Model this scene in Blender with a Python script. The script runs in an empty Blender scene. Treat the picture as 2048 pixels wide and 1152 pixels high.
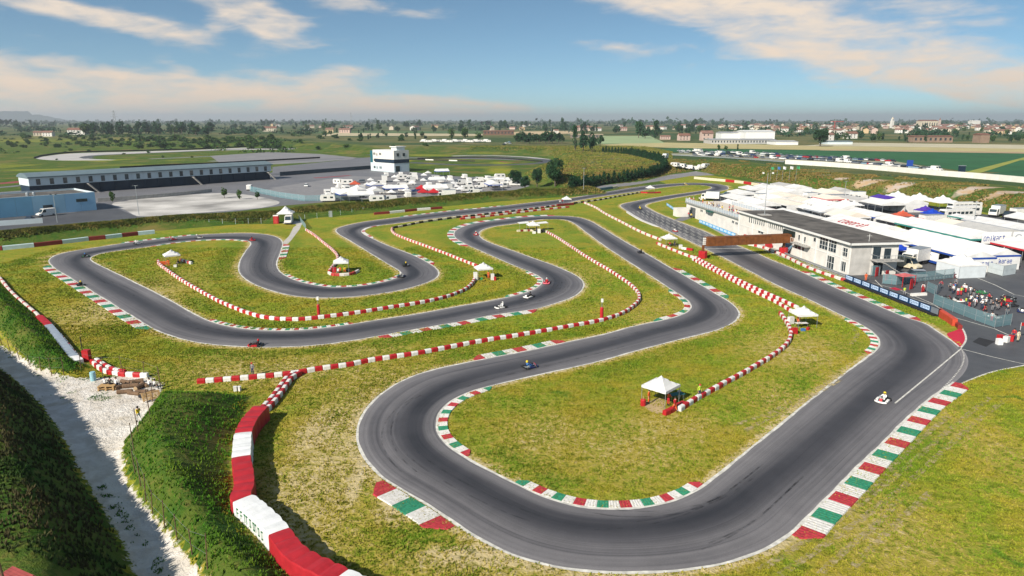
import bpy, bmesh, math, random
import numpy as np
from mathutils import Vector, Matrix, kdtree
random.seed(7); np.random.seed(7)
R = math.radians
scene = bpy.context.scene
COL = scene.collection
# ------------------------------------------------------------------ camera, world, sun, exposure
CAM_H, FPX = 30.0, 1384.0
PITCH = math.atan((576 - 240) / FPX)
cd = bpy.data.cameras.new('camera'); cam = bpy.data.objects.new('camera', cd); COL.objects.link(cam)
cam.location = (0, 0, CAM_H); cam.rotation_euler = (math.pi / 2 - PITCH, 0, 0)
cd.sensor_width = 36; cd.lens = FPX / 2048 * 36; cd.clip_start = 0.5; cd.clip_end = 60000
scene.camera = cam
SUN_EL, SUN_TRAVEL = R(35), R(50)          # sun travels towards +x+y, i.e. it stands behind the camera on the left
sl = bpy.data.lights.new('sun', 'SUN'); so = bpy.data.objects.new('sun', sl); COL.objects.link(so)
sl.energy = 4.6; sl.angle = R(0.5); sl.color = (1.0, 0.93, 0.82)
dv = Vector((math.cos(SUN_EL) * math.cos(SUN_TRAVEL), math.cos(SUN_EL) * math.sin(SUN_TRAVEL), -math.sin(SUN_EL)))
so.rotation_euler = dv.to_track_quat('-Z', 'Y').to_euler(); so.location = (-60, -60, 120)
scene.view_settings.view_transform = 'Standard'; scene.view_settings.look = 'None'
scene.view_settings.exposure = 0.6; scene.view_settings.gamma = 1; scene.view_settings.use_curve_mapping = False
scene.cycles.use_denoising = True
scene.cycles.max_bounces = 5; scene.cycles.diffuse_bounces = 2; scene.cycles.glossy_bounces = 2
scene.cycles.transparent_max_bounces = 12; scene.cycles.transmission_bounces = 2; scene.cycles.volume_bounces = 0
scene.cycles.caustics_reflective = False; scene.cycles.caustics_refractive = False

def azel(px, py):
    u = px - 1024; v = py - 576
    dn = v * math.cos(PITCH) + FPX * math.sin(PITCH); fw = FPX * math.cos(PITCH) - v * math.sin(PITCH)
    return math.atan2(u, fw), math.atan2(-dn, math.hypot(u, fw))

world = bpy.data.worlds.new('World'); scene.world = world; world.use_nodes = True
def build_world():
    nt = world.node_tree; nt.nodes.clear(); N = nt.nodes.new; L = nt.links.new
    def math_(op, a, b=None, c=None):
        n = N('ShaderNodeMath'); n.operation = op
        for i, x in enumerate((a, b, c)):
            if x is None: continue
            if isinstance(x, (int, float)): n.inputs[i].default_value = x
            else: L(x, n.inputs[i])
        return n.outputs[0]
    tc = N('ShaderNodeTexCoord'); sep = N('ShaderNodeSeparateXYZ'); L(tc.outputs['Generated'], sep.inputs[0])
    X, Y, Z = sep.outputs
    az = math_('ARCTAN2', X, Y); el = math_('ARCSINE', Z)
    # the whole dome is looked up a little higher than it stands: a deep blue down to a short pale band at the horizon
    zz = math_('ADD', math_('MULTIPLY', math_('MAXIMUM', Z, 0.0), 1.9), 0.045)
    cv = N('ShaderNodeCombineXYZ'); L(X, cv.inputs[0]); L(Y, cv.inputs[1]); L(zz, cv.inputs[2])
    nv = N('ShaderNodeVectorMath'); nv.operation = 'NORMALIZE'; L(cv.outputs[0], nv.inputs[0])
    sky = N('ShaderNodeTexSky'); sky.sky_type = 'NISHITA'; sky.sun_disc = False
    sky.sun_elevation = SUN_EL; sky.sun_rotation = math.pi + (math.pi / 2 - SUN_TRAVEL)
    sky.air_density = 1.0; sky.dust_density = 0.6; sky.ozone_density = 2.0; sky.altitude = 0
    L(nv.outputs[0], sky.inputs['Vector'])
    tint = N('ShaderNodeMixRGB'); tint.blend_type = 'MULTIPLY'; tint.inputs[0].default_value = 1
    L(sky.outputs[0], tint.inputs[1]); tint.inputs[2].default_value = (0.68, 0.84, 0.82, 1)
    # clouds
    ae = N('ShaderNodeCombineXYZ'); L(az, ae.inputs[0]); L(el, ae.inputs[1])
    def mapped(loc, rot, sc, t='TEXTURE'):
        m = N('ShaderNodeMapping'); m.vector_type = t
        m.inputs['Location'].default_value = loc; m.inputs['Rotation'].default_value = rot; m.inputs['Scale'].default_value = sc
        L(ae.outputs[0], m.inputs['Vector']); return m.outputs[0]
    n1 = N('ShaderNodeTexNoise'); n1.inputs['Scale'].default_value = 1; n1.inputs['Detail'].default_value = 9; n1.inputs['Roughness'].default_value = 0.62; n1.inputs['Distortion'].default_value = 0.35
    L(mapped((0, 0, 0), (0, 0, R(-11)), (7.5, 34, 1), 'POINT'), n1.inputs['Vector'])
    n2 = N('ShaderNodeTexNoise'); n2.inputs['Scale'].default_value = 1; n2.inputs['Detail'].default_value = 6; n2.inputs['Distortion'].default_value = 0.5
    L(mapped((3, 1, 0), (0, 0, R(-6)), (24, 75, 1), 'POINT'), n2.inputs['Vector'])
    fine = math_('MULTIPLY_ADD', n2.outputs[0], 0.35, math_('MULTIPLY', n1.outputs[0], 0.8))     # ~0.2 .. 0.9
    S = 1 / FPX
    blobs = [  # px, py, half width, half height, tilt (deg, + = rising to the left), weight
        (1560, 50, 420, 42, -12, 1.2), (1800, 115, 420, 40, -16, 1.25), (1950, 175, 260, 30, -15, 1.0), (1900, 15, 260, 25, -8, 0.8),
        (1260, 105, 90, 18, -10, 0.7), (1450, 105, 160, 16, -5, 0.45), (1560, 140, 150, 20, -8, 0.4),
        (480, 20, 150, 30, -20, 1.35), (530, 42, 45, 30, -35, 1.1), (60, 70, 120, 12, -6, .5), (1680, 95, 300, 26, -14, .8), (140, 15, 190, 16, -7, 1.0), (200, 42, 240, 18, -12, 0.95), (330, 55, 60, 16, -15, 0.6), (720, 5, 160, 20, -6, 1.1), (620, 42, 60, 14, 0, 0.6), (440, 50, 40, 22, 20, 0.5),
        (90, 172, 300, 40, -4, 1.5), (330, 192, 360, 40, -3, 1.5), (610, 178, 130, 24, 8, 1.3), (540, 150, 60, 10, -12, 0.7), (690, 140, 60, 14, 10, 0.5), (350, 130, 60, 18, -40, 0.4), (90, 118, 60, 8, 0, 0.5),
        (860, 208, 200, 22, -2, 1.3), (1000, 222, 260, 14, 0, 0.45), (250, 225, 420, 16, 0, 0.55), (910, 168, 60, 10, -10, 0.35), (1640, 165, 120, 14, -5, 0.35), (150, 205, 220, 22, 0, 0.7)]
    acc = None
    for px, py, hw, hh, tilt, w in blobs:
        a, e = azel(px, py)
        ln = N('ShaderNodeVectorMath'); ln.operation = 'LENGTH'; L(mapped((a, e, 0), (0, 0, R(tilt)), (hw * S * 1.1, hh * S * 1.0, 1)), ln.inputs[0])
        g = math_('EXPONENT', math_('MULTIPLY', math_('MULTIPLY', ln.outputs['Value'], ln.outputs['Value']), -1.1))
        acc = math_('MULTIPLY', g, w) if acc is None else math_('MULTIPLY_ADD', g, w, acc)
    # the rest of the dome: the same streaky cloud, thinly spread
    n3 = N('ShaderNodeTexNoise'); n3.inputs['Scale'].default_value = 2.2; n3.inputs['Detail'].default_value = 3
    L(mapped((7, 2, 0), (0, 0, 0), (1, 2.2, 1), 'POINT'), n3.inputs['Vector'])
    away = math_('SMOOTH_MIN', 1.0, math_('MULTIPLY', math_('MAXIMUM', math_('SUBTRACT', el, 0.15), math_('SUBTRACT', math_('ABSOLUTE', az), 0.66)), 9.0), 0.1)
    acc = math_('MULTIPLY_ADD', math_('MAXIMUM', away, 0.0), math_('MULTIPLY', n3.outputs[0], 1.1), acc)
    acc = math_('MINIMUM', acc, 1.35)
    dens = math_('ADD', math_('MULTIPLY', acc, 0.56), math_('MULTIPLY', fine, 1.7))
    mr = N('ShaderNodeMapRange'); mr.interpolation_type = 'SMOOTHSTEP'; L(dens, mr.inputs[0])
    mr.inputs[1].default_value = 1.2; mr.inputs[2].default_value = 2.0; mr.inputs[3].default_value = 0; mr.inputs[4].default_value = 0.96
    # cloud colour: cream, warmer near the horizon
    cr = N('ShaderNodeMapRange'); L(el, cr.inputs[0]); cr.inputs[1].default_value = 0.0; cr.inputs[2].default_value = 0.12
    cc = N('ShaderNodeMixRGB'); L(cr.outputs[0], cc.inputs[0]); cc.inputs[1].default_value = (6.6, 4.9, 3.5, 1); cc.inputs[2].default_value = (6.6, 5.5, 4.4, 1)
    mx = N('ShaderNodeMixRGB'); L(mr.outputs[0], mx.inputs[0]); L(tint.outputs[0], mx.inputs[1]); L(cc.outputs[0], mx.inputs[2])
    bg = N('ShaderNodeBackground'); bg.inputs[1].default_value = 0.097; L(mx.outputs[0], bg.inputs[0])
    out = N('ShaderNodeOutputWorld'); L(bg.outputs[0], out.inputs[0])
build_world()
# ------------------------------------------------------------------ helpers
CP, SP = math.cos(PITCH), math.sin(PITCH)
def gp(px, py, Z=0.0):
    """the place at height Z that the photograph shows at pixel (px, py) of its 2048 x 1152"""
    u = px - 1024; v = py - 576
    t = (CAM_H - Z) / (v * CP + FPX * SP)
    return (u * t, (FPX * CP - v * SP) * t)
def gps(pts, Z=0.0): return [gp(p[0], p[1], Z) for p in pts]

MATS = {}
def mat(name, col, rough=0.7, var=0.12, scale=2.0, bump=0.0, bscale=20.0, metal=0.0, spec=0.3, alpha=None, coord='Object', trans=0.0):
    """painted / fabric / metal surface: base colour with patchy wear, optional fine relief"""
    if name in MATS: return MATS[name]
    m = bpy.data.materials.new(name); m.use_nodes = True; nt = m.node_tree
    b = nt.nodes['Principled BSDF']; N = nt.nodes.new; L = nt.links.new
    b.inputs['Roughness'].default_value = rough; b.inputs['Metallic'].default_value = metal
    b.inputs['Specular IOR Level'].default_value = spec
    tc = N('ShaderNodeTexCoord')
    n = N('ShaderNodeTexNoise'); n.inputs['Scale'].default_value = scale; n.inputs['Detail'].default_value = 5; L(tc.outputs[coord], n.inputs['Vector'])
    r = N('ShaderNodeMapRange'); L(n.outputs[0], r.inputs[0]); r.inputs[1].default_value = .3; r.inputs[2].default_value = .7
    mx = N('ShaderNodeMixRGB'); L(r.outputs[0], mx.inputs[0])
    mx.inputs[1].default_value = tuple(c * (1 - var) for c in col) + (1,); mx.inputs[2].default_value = tuple(min(.9, c * (1 + var * .6)) for c in col) + (1,)
    L(mx.outputs[0], b.inputs['Base Color'])
    if bump:
        n2 = N('ShaderNodeTexNoise'); n2.inputs['Scale'].default_value = bscale; n2.inputs['Detail'].default_value = 4; L(tc.outputs[coord], n2.inputs['Vector'])
        bp = N('ShaderNodeBump'); bp.inputs['Strength'].default_value = bump; L(n2.outputs[0], bp.inputs['Height']); L(bp.outputs[0], b.inputs['Normal'])
    if alpha is not None: b.inputs['Alpha'].default_value = alpha
    if trans: b.inputs['Transmission Weight'].default_value = trans
    MATS[name] = m; return m

RED = mat('red_plastic', (.42, .018, .022), .45, .22, 3); WHITE = mat('white_plastic', (.72, .70, .66), .45, .16, 3)
KRED = mat('kerb_red_paint', (.40, .035, .045), .7, .35, 5, .3, 30, coord='Object'); KGREEN = mat('kerb_green_paint', (.03, .22, .12), .7, .35, 5, .3, 30); KWHITE = mat('kerb_white_paint', (.62, .60, .56), .7, .22, 5, .3, 30)
DARK = mat('dark_rubber', (.02, .02, .022), .7, .3, 4); STEEL = mat('galvanised_steel', (.42, .45, .46), .45, .15, 4, metal=.6); BLACKM = mat('black_metal', (.02, .02, .02), .5, .2, 4)
CANVAS = mat('white_canvas', (.68, .67, .65), .8, .16, .45, .1, 4); WALLW = mat('white_render', (.66, .63, .58), .8, .12, .5, .1, 8); GLASS = mat('window_glass', (.03, .045, .055), .08, .3, 1, spec=.6)
ORANGE = mat('orange_cloth', (.75, .13, .03), .8, .15, 4); BLUE = mat('blue_tarp', (.01, .05, .42), .6, .2, 1.2, .2, 5); PURPLE = mat('purple_canvas', (.07, .03, .3), .7, .15, 1)
CONC = mat('concrete', (.36, .345, .32), .85, .2, .8, .25, 12); RUST = mat('rusty_sheet', (.17, .058, .016), .75, .35, 1.2, .2, 14); WOOD = mat('pale_wood', (.42, .27, .12), .8, .25, 6, .2, 20)
SKIN = mat('skin', (.45, .26, .18), .6, .1, 8); HAIR = mat('dark_hair', (.03, .02, .015), .6, .2, 9); DENIM = mat('dark_denim', (.03, .045, .09), .85, .2, 9)
FABW = mat('white_fabric', (.75, .74, .72), .85, .08, 6); FABB = mat('black_fabric', (.02, .02, .024), .85, .2, 6); FABR = mat('red_fabric', (.5, .02, .03), .85, .15, 6); FABY = mat('yellow_fabric', (.7, .5, .03), .85, .12, 6); FABG = mat('lime_fabric', (.45, .6, .05), .85, .12, 6); FABU = mat('blue_fabric', (.05, .16, .4), .85, .12, 6); FABGR = mat('grey_fabric', (.22, .22, .23), .85, .12, 6)

class MB:
    """collects shapes; build() links them as ONE mesh object"""
    def __init__(s): s.v = []; s.f = []; s.m = []
    def add(s, vs, fs, mi=0):
        o = len(s.v); s.v += [tuple(v) for v in vs]; s.f += [tuple(i + o for i in f) for f in fs]; s.m += [mi] * len(fs); return s
    def box(s, x0, x1, y0, y1, z0, z1, mi=0):
        return s.add([(x0, y0, z0), (x1, y0, z0), (x1, y1, z0), (x0, y1, z0), (x0, y0, z1), (x1, y0, z1), (x1, y1, z1), (x0, y1, z1)],
                     [(0, 3, 2, 1), (4, 5, 6, 7), (0, 1, 5, 4), (1, 2, 6, 5), (2, 3, 7, 6), (3, 0, 4, 7)], mi)
    def tube(s, p0, p1, r, n=6, r1=None, mi=0):
        p0 = Vector(p0); p1 = Vector(p1); d = (p1 - p0).normalized(); a = d.orthogonal().normalized(); b = d.cross(a); r1 = r if r1 is None else r1
        vs = [p0 + (a * math.cos(2 * math.pi * i / n) + b * math.sin(2 * math.pi * i / n)) * r for i in range(n)] + [p1 + (a * math.cos(2 * math.pi * i / n) + b * math.sin(2 * math.pi * i / n)) * r1 for i in range(n)]
        return s.add(vs, [(i, (i + 1) % n, n + (i + 1) % n, n + i) for i in range(n)] + [tuple(range(n - 1, -1, -1)), tuple(range(n, 2 * n))], mi)
    def path(s, pts, r, n=5, mi=0):
        for a, b in zip(pts[:-1], pts[1:]): s.tube(a, b, r, n, None, mi)
        return s
    def lathe(s, prof, n=10, c=(0, 0, 0), mi=0, axis='z'):
        vs = []
        for r, z in prof:
            for i in range(n):
                a = 2 * math.pi * i / n; p = (r * math.cos(a), r * math.sin(a), z)
                if axis == 'x': p = (p[2], p[0], p[1])
                vs.append((p[0] + c[0], p[1] + c[1], p[2] + c[2]))
        k = len(prof); fs = [(j * n + i, j * n + (i + 1) % n, (j + 1) * n + (i + 1) % n, (j + 1) * n + i) for j in range(k - 1) for i in range(n)]
        return s.add(vs, fs + [tuple(range(n - 1, -1, -1)), tuple(range((k - 1) * n, k * n))], mi)
    def prism(s, poly, z0, z1, mi=0):
        n = len(poly)
        return s.add([(x, y, z0) for x, y in poly] + [(x, y, z1) for x, y in poly], [tuple(range(n - 1, -1, -1)), tuple(range(n, 2 * n))] + [(i, (i + 1) % n, n + (i + 1) % n, n + i) for i in range(n)], mi)
    def side(s, prof, x0, x1, mi=0):
        """a yz outline pushed along x"""
        n = len(prof)
        return s.add([(x0, y, z) for y, z in prof] + [(x1, y, z) for y, z in prof], [tuple(range(n)), tuple(range(2 * n - 1, n - 1, -1))] + [(i, n + i, n + (i + 1) % n, (i + 1) % n) for i in range(n)], mi)
    def quad(s, a, b, c, d, mi=0): return s.add([a, b, c, d], [(0, 1, 2, 3)], mi)
    def mesh(s, name, mats, smooth=False):
        me = bpy.data.meshes.new(name); me.from_pydata(s.v, [], s.f)
        for m in (mats if isinstance(mats, (list, tuple)) else [mats]): me.materials.append(m)
        if s.m: me.polygons.foreach_set('material_index', s.m)
        if smooth: me.polygons.foreach_set('use_smooth', [True] * len(me.polygons))
        me.update(); return me
    def build(s, name, mats, parent=None, smooth=False, loc=None, rz=0): return O(name, s.mesh(name, mats, smooth), parent, loc, rz)
SEEN = {}
def tag(o, label=None, cat=None, group=None, kind=None):
    if label:
        SEEN.setdefault(label, []).append(o.name); o['label'] = label
    if cat: o['category'] = cat
    if group: o['group'] = group
    if kind: o['kind'] = kind
    return o
def O(name, me, parent=None, loc=None, rz=0, scale=None):
    o = bpy.data.objects.new(name, me); COL.objects.link(o)
    if parent is not None: o.parent = parent
    if loc is not None: o.location = loc
    if rz: o.rotation_euler[2] = rz
    if scale is not None: o.scale = scale if isinstance(scale, (tuple, list)) else (scale,) * 3
    return o
def thing(name, label, cat, loc=(0, 0, 0), rz=0, group=None):
    return tag(O(name, None, None, loc, rz), label, cat, group)
KIDS = {}
def kids(o):
    return [c for c in COL.objects if c.parent == o]
def recolour(o, slot, m):
    o.material_slots[slot].link = 'OBJECT'; o.material_slots[slot].material = m
ORD = 'first second third fourth fifth sixth seventh eighth ninth tenth eleventh twelfth thirteenth fourteenth fifteenth sixteenth seventeenth eighteenth nineteenth twentieth'.split()
def ordn(i):
    if i < 20: return ORD[i]
    n = i + 1; return '%d%s' % (n, 'th' if 10 < n % 100 < 14 else {1: 'st', 2: 'nd', 3: 'rd'}.get(n % 10, 'th'))
def sheet(name, pts, z, m, kind='structure', label=None):
    """flat ground patch: a fan-free ngon of ground points"""
    me = bpy.data.meshes.new(name); bm = bmesh.new()
    f = bm.faces.new([bm.verts.new((x, y, z)) for x, y in pts]); bm.normal_update()
    if f.normal.z < 0: f.normal_flip()
    bmesh.ops.triangulate(bm, faces=[f]); bm.to_mesh(me); bm.free(); me.materials.append(m)
    return tag(O(name, me), label, None, None, kind)
def spline(pts, step, closed=False):
    """Catmull-Rom through the points, resampled evenly"""
    P = [np.array(p, float) for p in pts]; n = len(P); out = []
    segs = n if closed else n - 1
    for i in range(segs):
        p1, p2 = P[i], P[(i + 1) % n]
        p0 = P[(i - 1) % n] if closed or i > 0 else 2 * p1 - p2
        p3 = P[(i + 2) % n] if closed or i + 2 < n else 2 * p2 - p1
        # centripetal
        t01 = max(np.linalg.norm(p1 - p0), 1e-6) ** .5; t12 = max(np.linalg.norm(p2 - p1), 1e-6) ** .5; t23 = max(np.linalg.norm(p3 - p2), 1e-6) ** .5
        m1 = (p2 - p1 + t12 * ((p1 - p0) / t01 - (p2 - p0) / (t01 + t12))); m2 = (p2 - p1 + t12 * ((p3 - p2) / t23 - (p3 - p1) / (t12 + t23)))
        k = max(2, int(np.linalg.norm(p2 - p1) / step * 3))
        for j in range(k):
            t = j / k; a = 2 * (p1 - p2) + m1 + m2; b = -3 * (p1 - p2) - 2 * m1 - m2
            out.append(((a * t + b) * t + m1) * t + p1)
    out.append(P[0] if closed else P[-1]); out = np.array(out)
    d = np.concatenate([[0], np.cumsum(np.linalg.norm(np.diff(out, axis=0), axis=1))])
    k = max(2, int(round(d[-1] / step))); s = np.linspace(0, d[-1], k + 1)
    r = np.stack([np.interp(s, d, out[:, i]) for i in range(out.shape[1])], 1)
    return r[:-1] if closed else r
def smooth_closed(a, it):
    for _ in range(it): a = .25 * np.roll(a, 1, 0) + .5 * a + .25 * np.roll(a, -1, 0)
    return a
def seg_dist(P, pts):
    """distance of many points to a polyline, and the side (+ left of its direction)"""
    best = np.full(len(P), 1e18); side = np.zeros(len(P))
    for a, b in zip(pts[:-1], pts[1:]):
        a = np.array(a); b = np.array(b); ab = b - a; L2 = (ab ** 2).sum() + 1e-9
        t = np.clip(((P - a) @ ab) / L2, 0, 1); q = a + t[:, None] * ab; d = ((P - q) ** 2).sum(1)
        k = d < best; best[k] = d[k]; c = ab[0] * (P[:, 1] - a[1]) - ab[1] * (P[:, 0] - a[0]); side[k] = np.sign(c)[k]
    return np.sqrt(best), side
def inside(P, poly):
    x, y = P[:, 0], P[:, 1]; r = np.zeros(len(P), bool); n = len(poly)
    for i in range(n):
        x0, y0 = poly[i]; x1, y1 = poly[(i + 1) % n]
        k = (y0 > y) != (y1 > y)
        if abs(y1 - y0) > 1e-12: r ^= k & (x < (x1 - x0) * (y - y0) / (y1 - y0) + x0)
    return r
def ext(pts, d0, d1):
    a, b = np.array(pts[0]), np.array(pts[1]); e, f = np.array(pts[-1]), np.array(pts[-2])
    return [tuple(a + (a - b) / np.linalg.norm(a - b) * d0)] + [tuple(p) for p in pts] + [tuple(e + (e - f) / np.linalg.norm(e - f) * d1)]
def vnoise(x, y, s, seed=0):
    """cheap smooth value noise, about -1 .. 1"""
    xs = x / s + seed * 17.3; ys = y / s + seed * 7.7; xi = np.floor(xs); yi = np.floor(ys); u = xs - xi; v = ys - yi; u = u * u * (3 - 2 * u); v = v * v * (3 - 2 * v)
    def h(a, b):
        q = np.sin(a * 127.1 + b * 311.7 + seed * 74.7) * 43758.5453; return (q - np.floor(q)) * 2 - 1
    return (h(xi, yi) * (1 - u) + h(xi + 1, yi) * u) * (1 - v) + (h(xi, yi + 1) * (1 - u) + h(xi + 1, yi + 1) * u) * v
# ------------------------------------------------------------------ terrain
ROAD_L = ext(gps([(0, 739), (51, 778), (95, 825), (129, 876), (157, 935), (204, 1014), (251, 1092), (271, 1152)]), 140, 60)      # foot of the high bank, left of the gravel road
B1_L = ext(gps([(322, 792), (305, 812), (275, 857), (247, 888), (243, 924), (255, 967), (298, 1030), (353, 1092), (392, 1147)]), 0.01, 40)
B1_R = ext(gps([(505, 792), (478, 860), (466, 900), (462, 960), (470, 1010), (500, 1060), (540, 1105), (590, 1152)]), 0.01, 40)
B2_L = ext(gps([(0, 672), (29, 704), (53, 734), (90, 750), (160, 752)]), 120, 0.01)
B2_R = ext(gps([(0, 566), (38, 601), (76, 634), (111, 668), (153, 720), (182, 737)]), 120, 0.01)
BANK_TOP = [(-500, 500), (0, 464), (240, 441), (480, 424), (540, 424), (600, 415), (740, 405), (880, 393), (1020, 382), (1120, 377), (1180, 373)]
BANK = gps(BANK_TOP, 2.6)
TOE = gps([(3400, 700), (2600, 540), (2048, 437), (1900, 405), (1700, 385), (1560, 372), (1480, 357), (1425, 349), (1395, 342), (1340, 350), (1290, 362), (1200, 371), (1140, 376), (1085, 372), (1030, 352), (1060, 337), (1110, 324), (1088, 311), (1000, 306), (850, 306), (720, 308), (600, 297), (450, 289), (250, 285), (0, 283)])
TOE = [(1500, 80)] + TOE + [(-1800, 1000), (-2600, 900), (-2600, -300), (1500, -300)]
RAMP = gps([(1395, 342), (1400, 333), (1398, 322)], 2)
def H(P):
    P = np.asarray(P, float); x, y = P[:, 0], P[:, 1]; z = np.zeros(len(P))
    # the plain stands five metres above the old pit that holds the circuits
    d, _ = seg_dist(P, TOE + [TOE[0]]); out = ~inside(P, TOE); d = np.where(out, d, 0)
    w = 13 + 6 * vnoise(x, y, 60, 3)
    t = np.clip(d / w, 0, 1); z += 5.0 * t * t * (3 - 2 * t) + np.where(out & (d < 40), .35 * vnoise(x, y, 7, 5) * t, 0)
    # long grassed bank between the two circuits
    d, _ = seg_dist(P, BANK); t = np.clip(1 - d / 7.5, 0, 1); z = np.maximum(z, (2.6 + .3 * vnoise(x, y, 9, 1)) * t * t * (3 - 2 * t))
    near = (y < 190) & (x < 0)
    if near.any():
        Q = P[near]; zz = z[near]
        d, s = seg_dist(Q, ROAD_L); h = np.where(s < 0, np.clip(d * 1.05, 0, 5.2), 0)
        zz = np.maximum(zz, h + np.where((s < 0) & (d > 1), .25 * vnoise(Q[:, 0], Q[:, 1], 3, 2), 0))
        for Lf, Rf, hm, sr in ((B1_L, B1_R, 3.0, .62), (B2_L, B2_R, 3.2, .66)):
            poly = list(Lf) + list(Rf)[::-1]; ins = inside(Q, poly)
            dl, _ = seg_dist(Q, Lf); dr, _ = seg_dist(Q, Rf); de, _ = seg_dist(Q, [Lf[0], Rf[0]] if Lf is B1_L else [Lf[-1], Rf[-1]])
            h = np.minimum(np.minimum(dl * 1.2, dr * sr), de * .5); h = np.clip(h, 0, hm * 1.15); h = h - np.clip(h - hm * .8, 0, 9) * .35
            zz = np.maximum(zz, np.where(ins, h + .12 * vnoise(Q[:, 0], Q[:, 1], 2.2, 4) * np.clip(h, 0, 1), 0))
        z[near] = zz
    return z
def hz(x, y): return float(H([(x, y)])[0])
def hit(px, py):
    """where the sight line through a pixel meets the terrain"""
    u = px - 1024; v = py - 576; dn = v * CP + FPX * SP; fw = FPX * CP - v * SP
    t = np.linspace(0.4, 1.0, 240) * (CAM_H / max(dn, 2.0)); P = np.stack([u * t, fw * t], 1); z = CAM_H - dn * t - H(P)
    k = int(np.argmax(z <= 0)) if (z <= 0).any() else len(t) - 1
    if k > 0: a = z[k - 1] / (z[k - 1] - z[k] + 1e-9); tt = t[k - 1] + a * (t[k] - t[k - 1])
    else: tt = t[0]
    x, y = u * tt, fw * tt
    return (x, y, hz(x, y))
def grow(a, b, n, p): return list(a + (b - a) * (np.linspace(0, 1, n) ** p))
ys = list(np.arange(14, 135, .9)) + list(np.arange(135, 330, 2.0)) + list(np.arange(330, 560, 4.0)) + grow(565, 26000, 60, 3.2)
xa = list(np.arange(-96, 90, .9)) + list(np.arange(90, 260, 2.6)) + grow(264, 16000, 45, 3)
xs = [-v for v in grow(264, 16000, 45, 3)][::-1] + list(np.arange(-260, -96, 2.6)) + xa
ys = [-400, -40, 0] + ys
XS, YS = np.meshgrid(xs, ys); GP = np.stack([XS.ravel(), YS.ravel()], 1)
GZ = np.zeros(len(GP))
for i in range(0, len(GP), 40000): GZ[i:i + 40000] = H(GP[i:i + 40000])
# ------------------------------------------------------------------ the circuit: one closed lane, traced edge by edge in driving order
EA = [(1291,412),(1300,418),(1319,427.5),(1337,435),(1355,442),(1384,453),(1413,464),(1440,477),(1465,487),(1510.5,505),(1544,520),(1589,538),(1602,543),(1676,577),(1759,612),(1825,639),(1846,644),(1883,667),(1904,681),(1921,695),(1932,708),(1937,725),(1930,744),(1912,763),(1886,782),(1853,805),(1818,837),(1783.5,872),(1735.6,918),(1683,972),(1635,1018),(1587.5,1068),(1544,1096.5),(1496,1116),(1444,1131),(1378,1142),(1300,1148.5),(1238.5,1149),(1172,1146),(1113,1137),(1042,1119),(987,1096),(925,1061),(870,1022),(815,988),(768,961),(740,935),(720.6,908),(712,880),(713,857),(722.6,829.5),(744,802),(779.5,774.5),(826.5,751),(877.5,736),(948,721.6),(1051,701.5),(1128,685),(1207.6,668),(1262,653),(1320,641),(1357,631),(1376,622),(1381,614),(1378,606),(1365.6,595),(1341,579),(1283,541),(1241,514),(1207.6,491.5),(1173,466),(1141.7,444),(1124,439),(1086,439),(1034,447),(989,453),(968,459),(959,467),(964.6,476.7),(985,487),(1016.7,498),(1068.7,516.7),(1114,533),(1148.6,548.5),(1166,561),(1169.4,572),(1160.8,585),(1141.7,597),(1107,608.7),(1068.7,619),(982,632),(912.5,645.5),(843,657.5),(752.8,673.5),(704,682),(642,690.5),(555.6,695),(468.8,693.5),(399,686.5),(347,674.5),(312.5,662),(271,638),(222,607.5),(173.6,577.5),(139,556),(108,537),(97,525),(99,517),(114.6,509),(146,502),(194,494.5),(243,487),(298.6,480),(347,474.5),(399,469.4),(468.8,466.4),(514,467),(541.7,470.5),(559,476.4),(566,484),(565.3,495),(557.3,518),(554.5,530),(559,540.6),(573,551.5),(597,562),(635.4,570.5),(669,574.5),(721.5,571.5),(767,563.5),(794,555),(801.5,548.5),(798,542.7),(787.5,536),(766.7,523.6),(739,506.5),(704,484.5),(676,468),(670.5,462),(675,456.5),(693.75,450.5),(732,443),(780.5,436.8),(843,429),(912.5,421),(982,414.5),(1051,406.5),(1125,398.5),(1200,386),(1250,377.5),(1300,370.75),(1350,367),(1387.5,365.75),(1425,367),(1450,371),(1457.5,375.5),(1452.5,380),(1425,384.5),(1387.5,390),(1350,396),(1312.5,403.75),(1297,407.5)]
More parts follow.
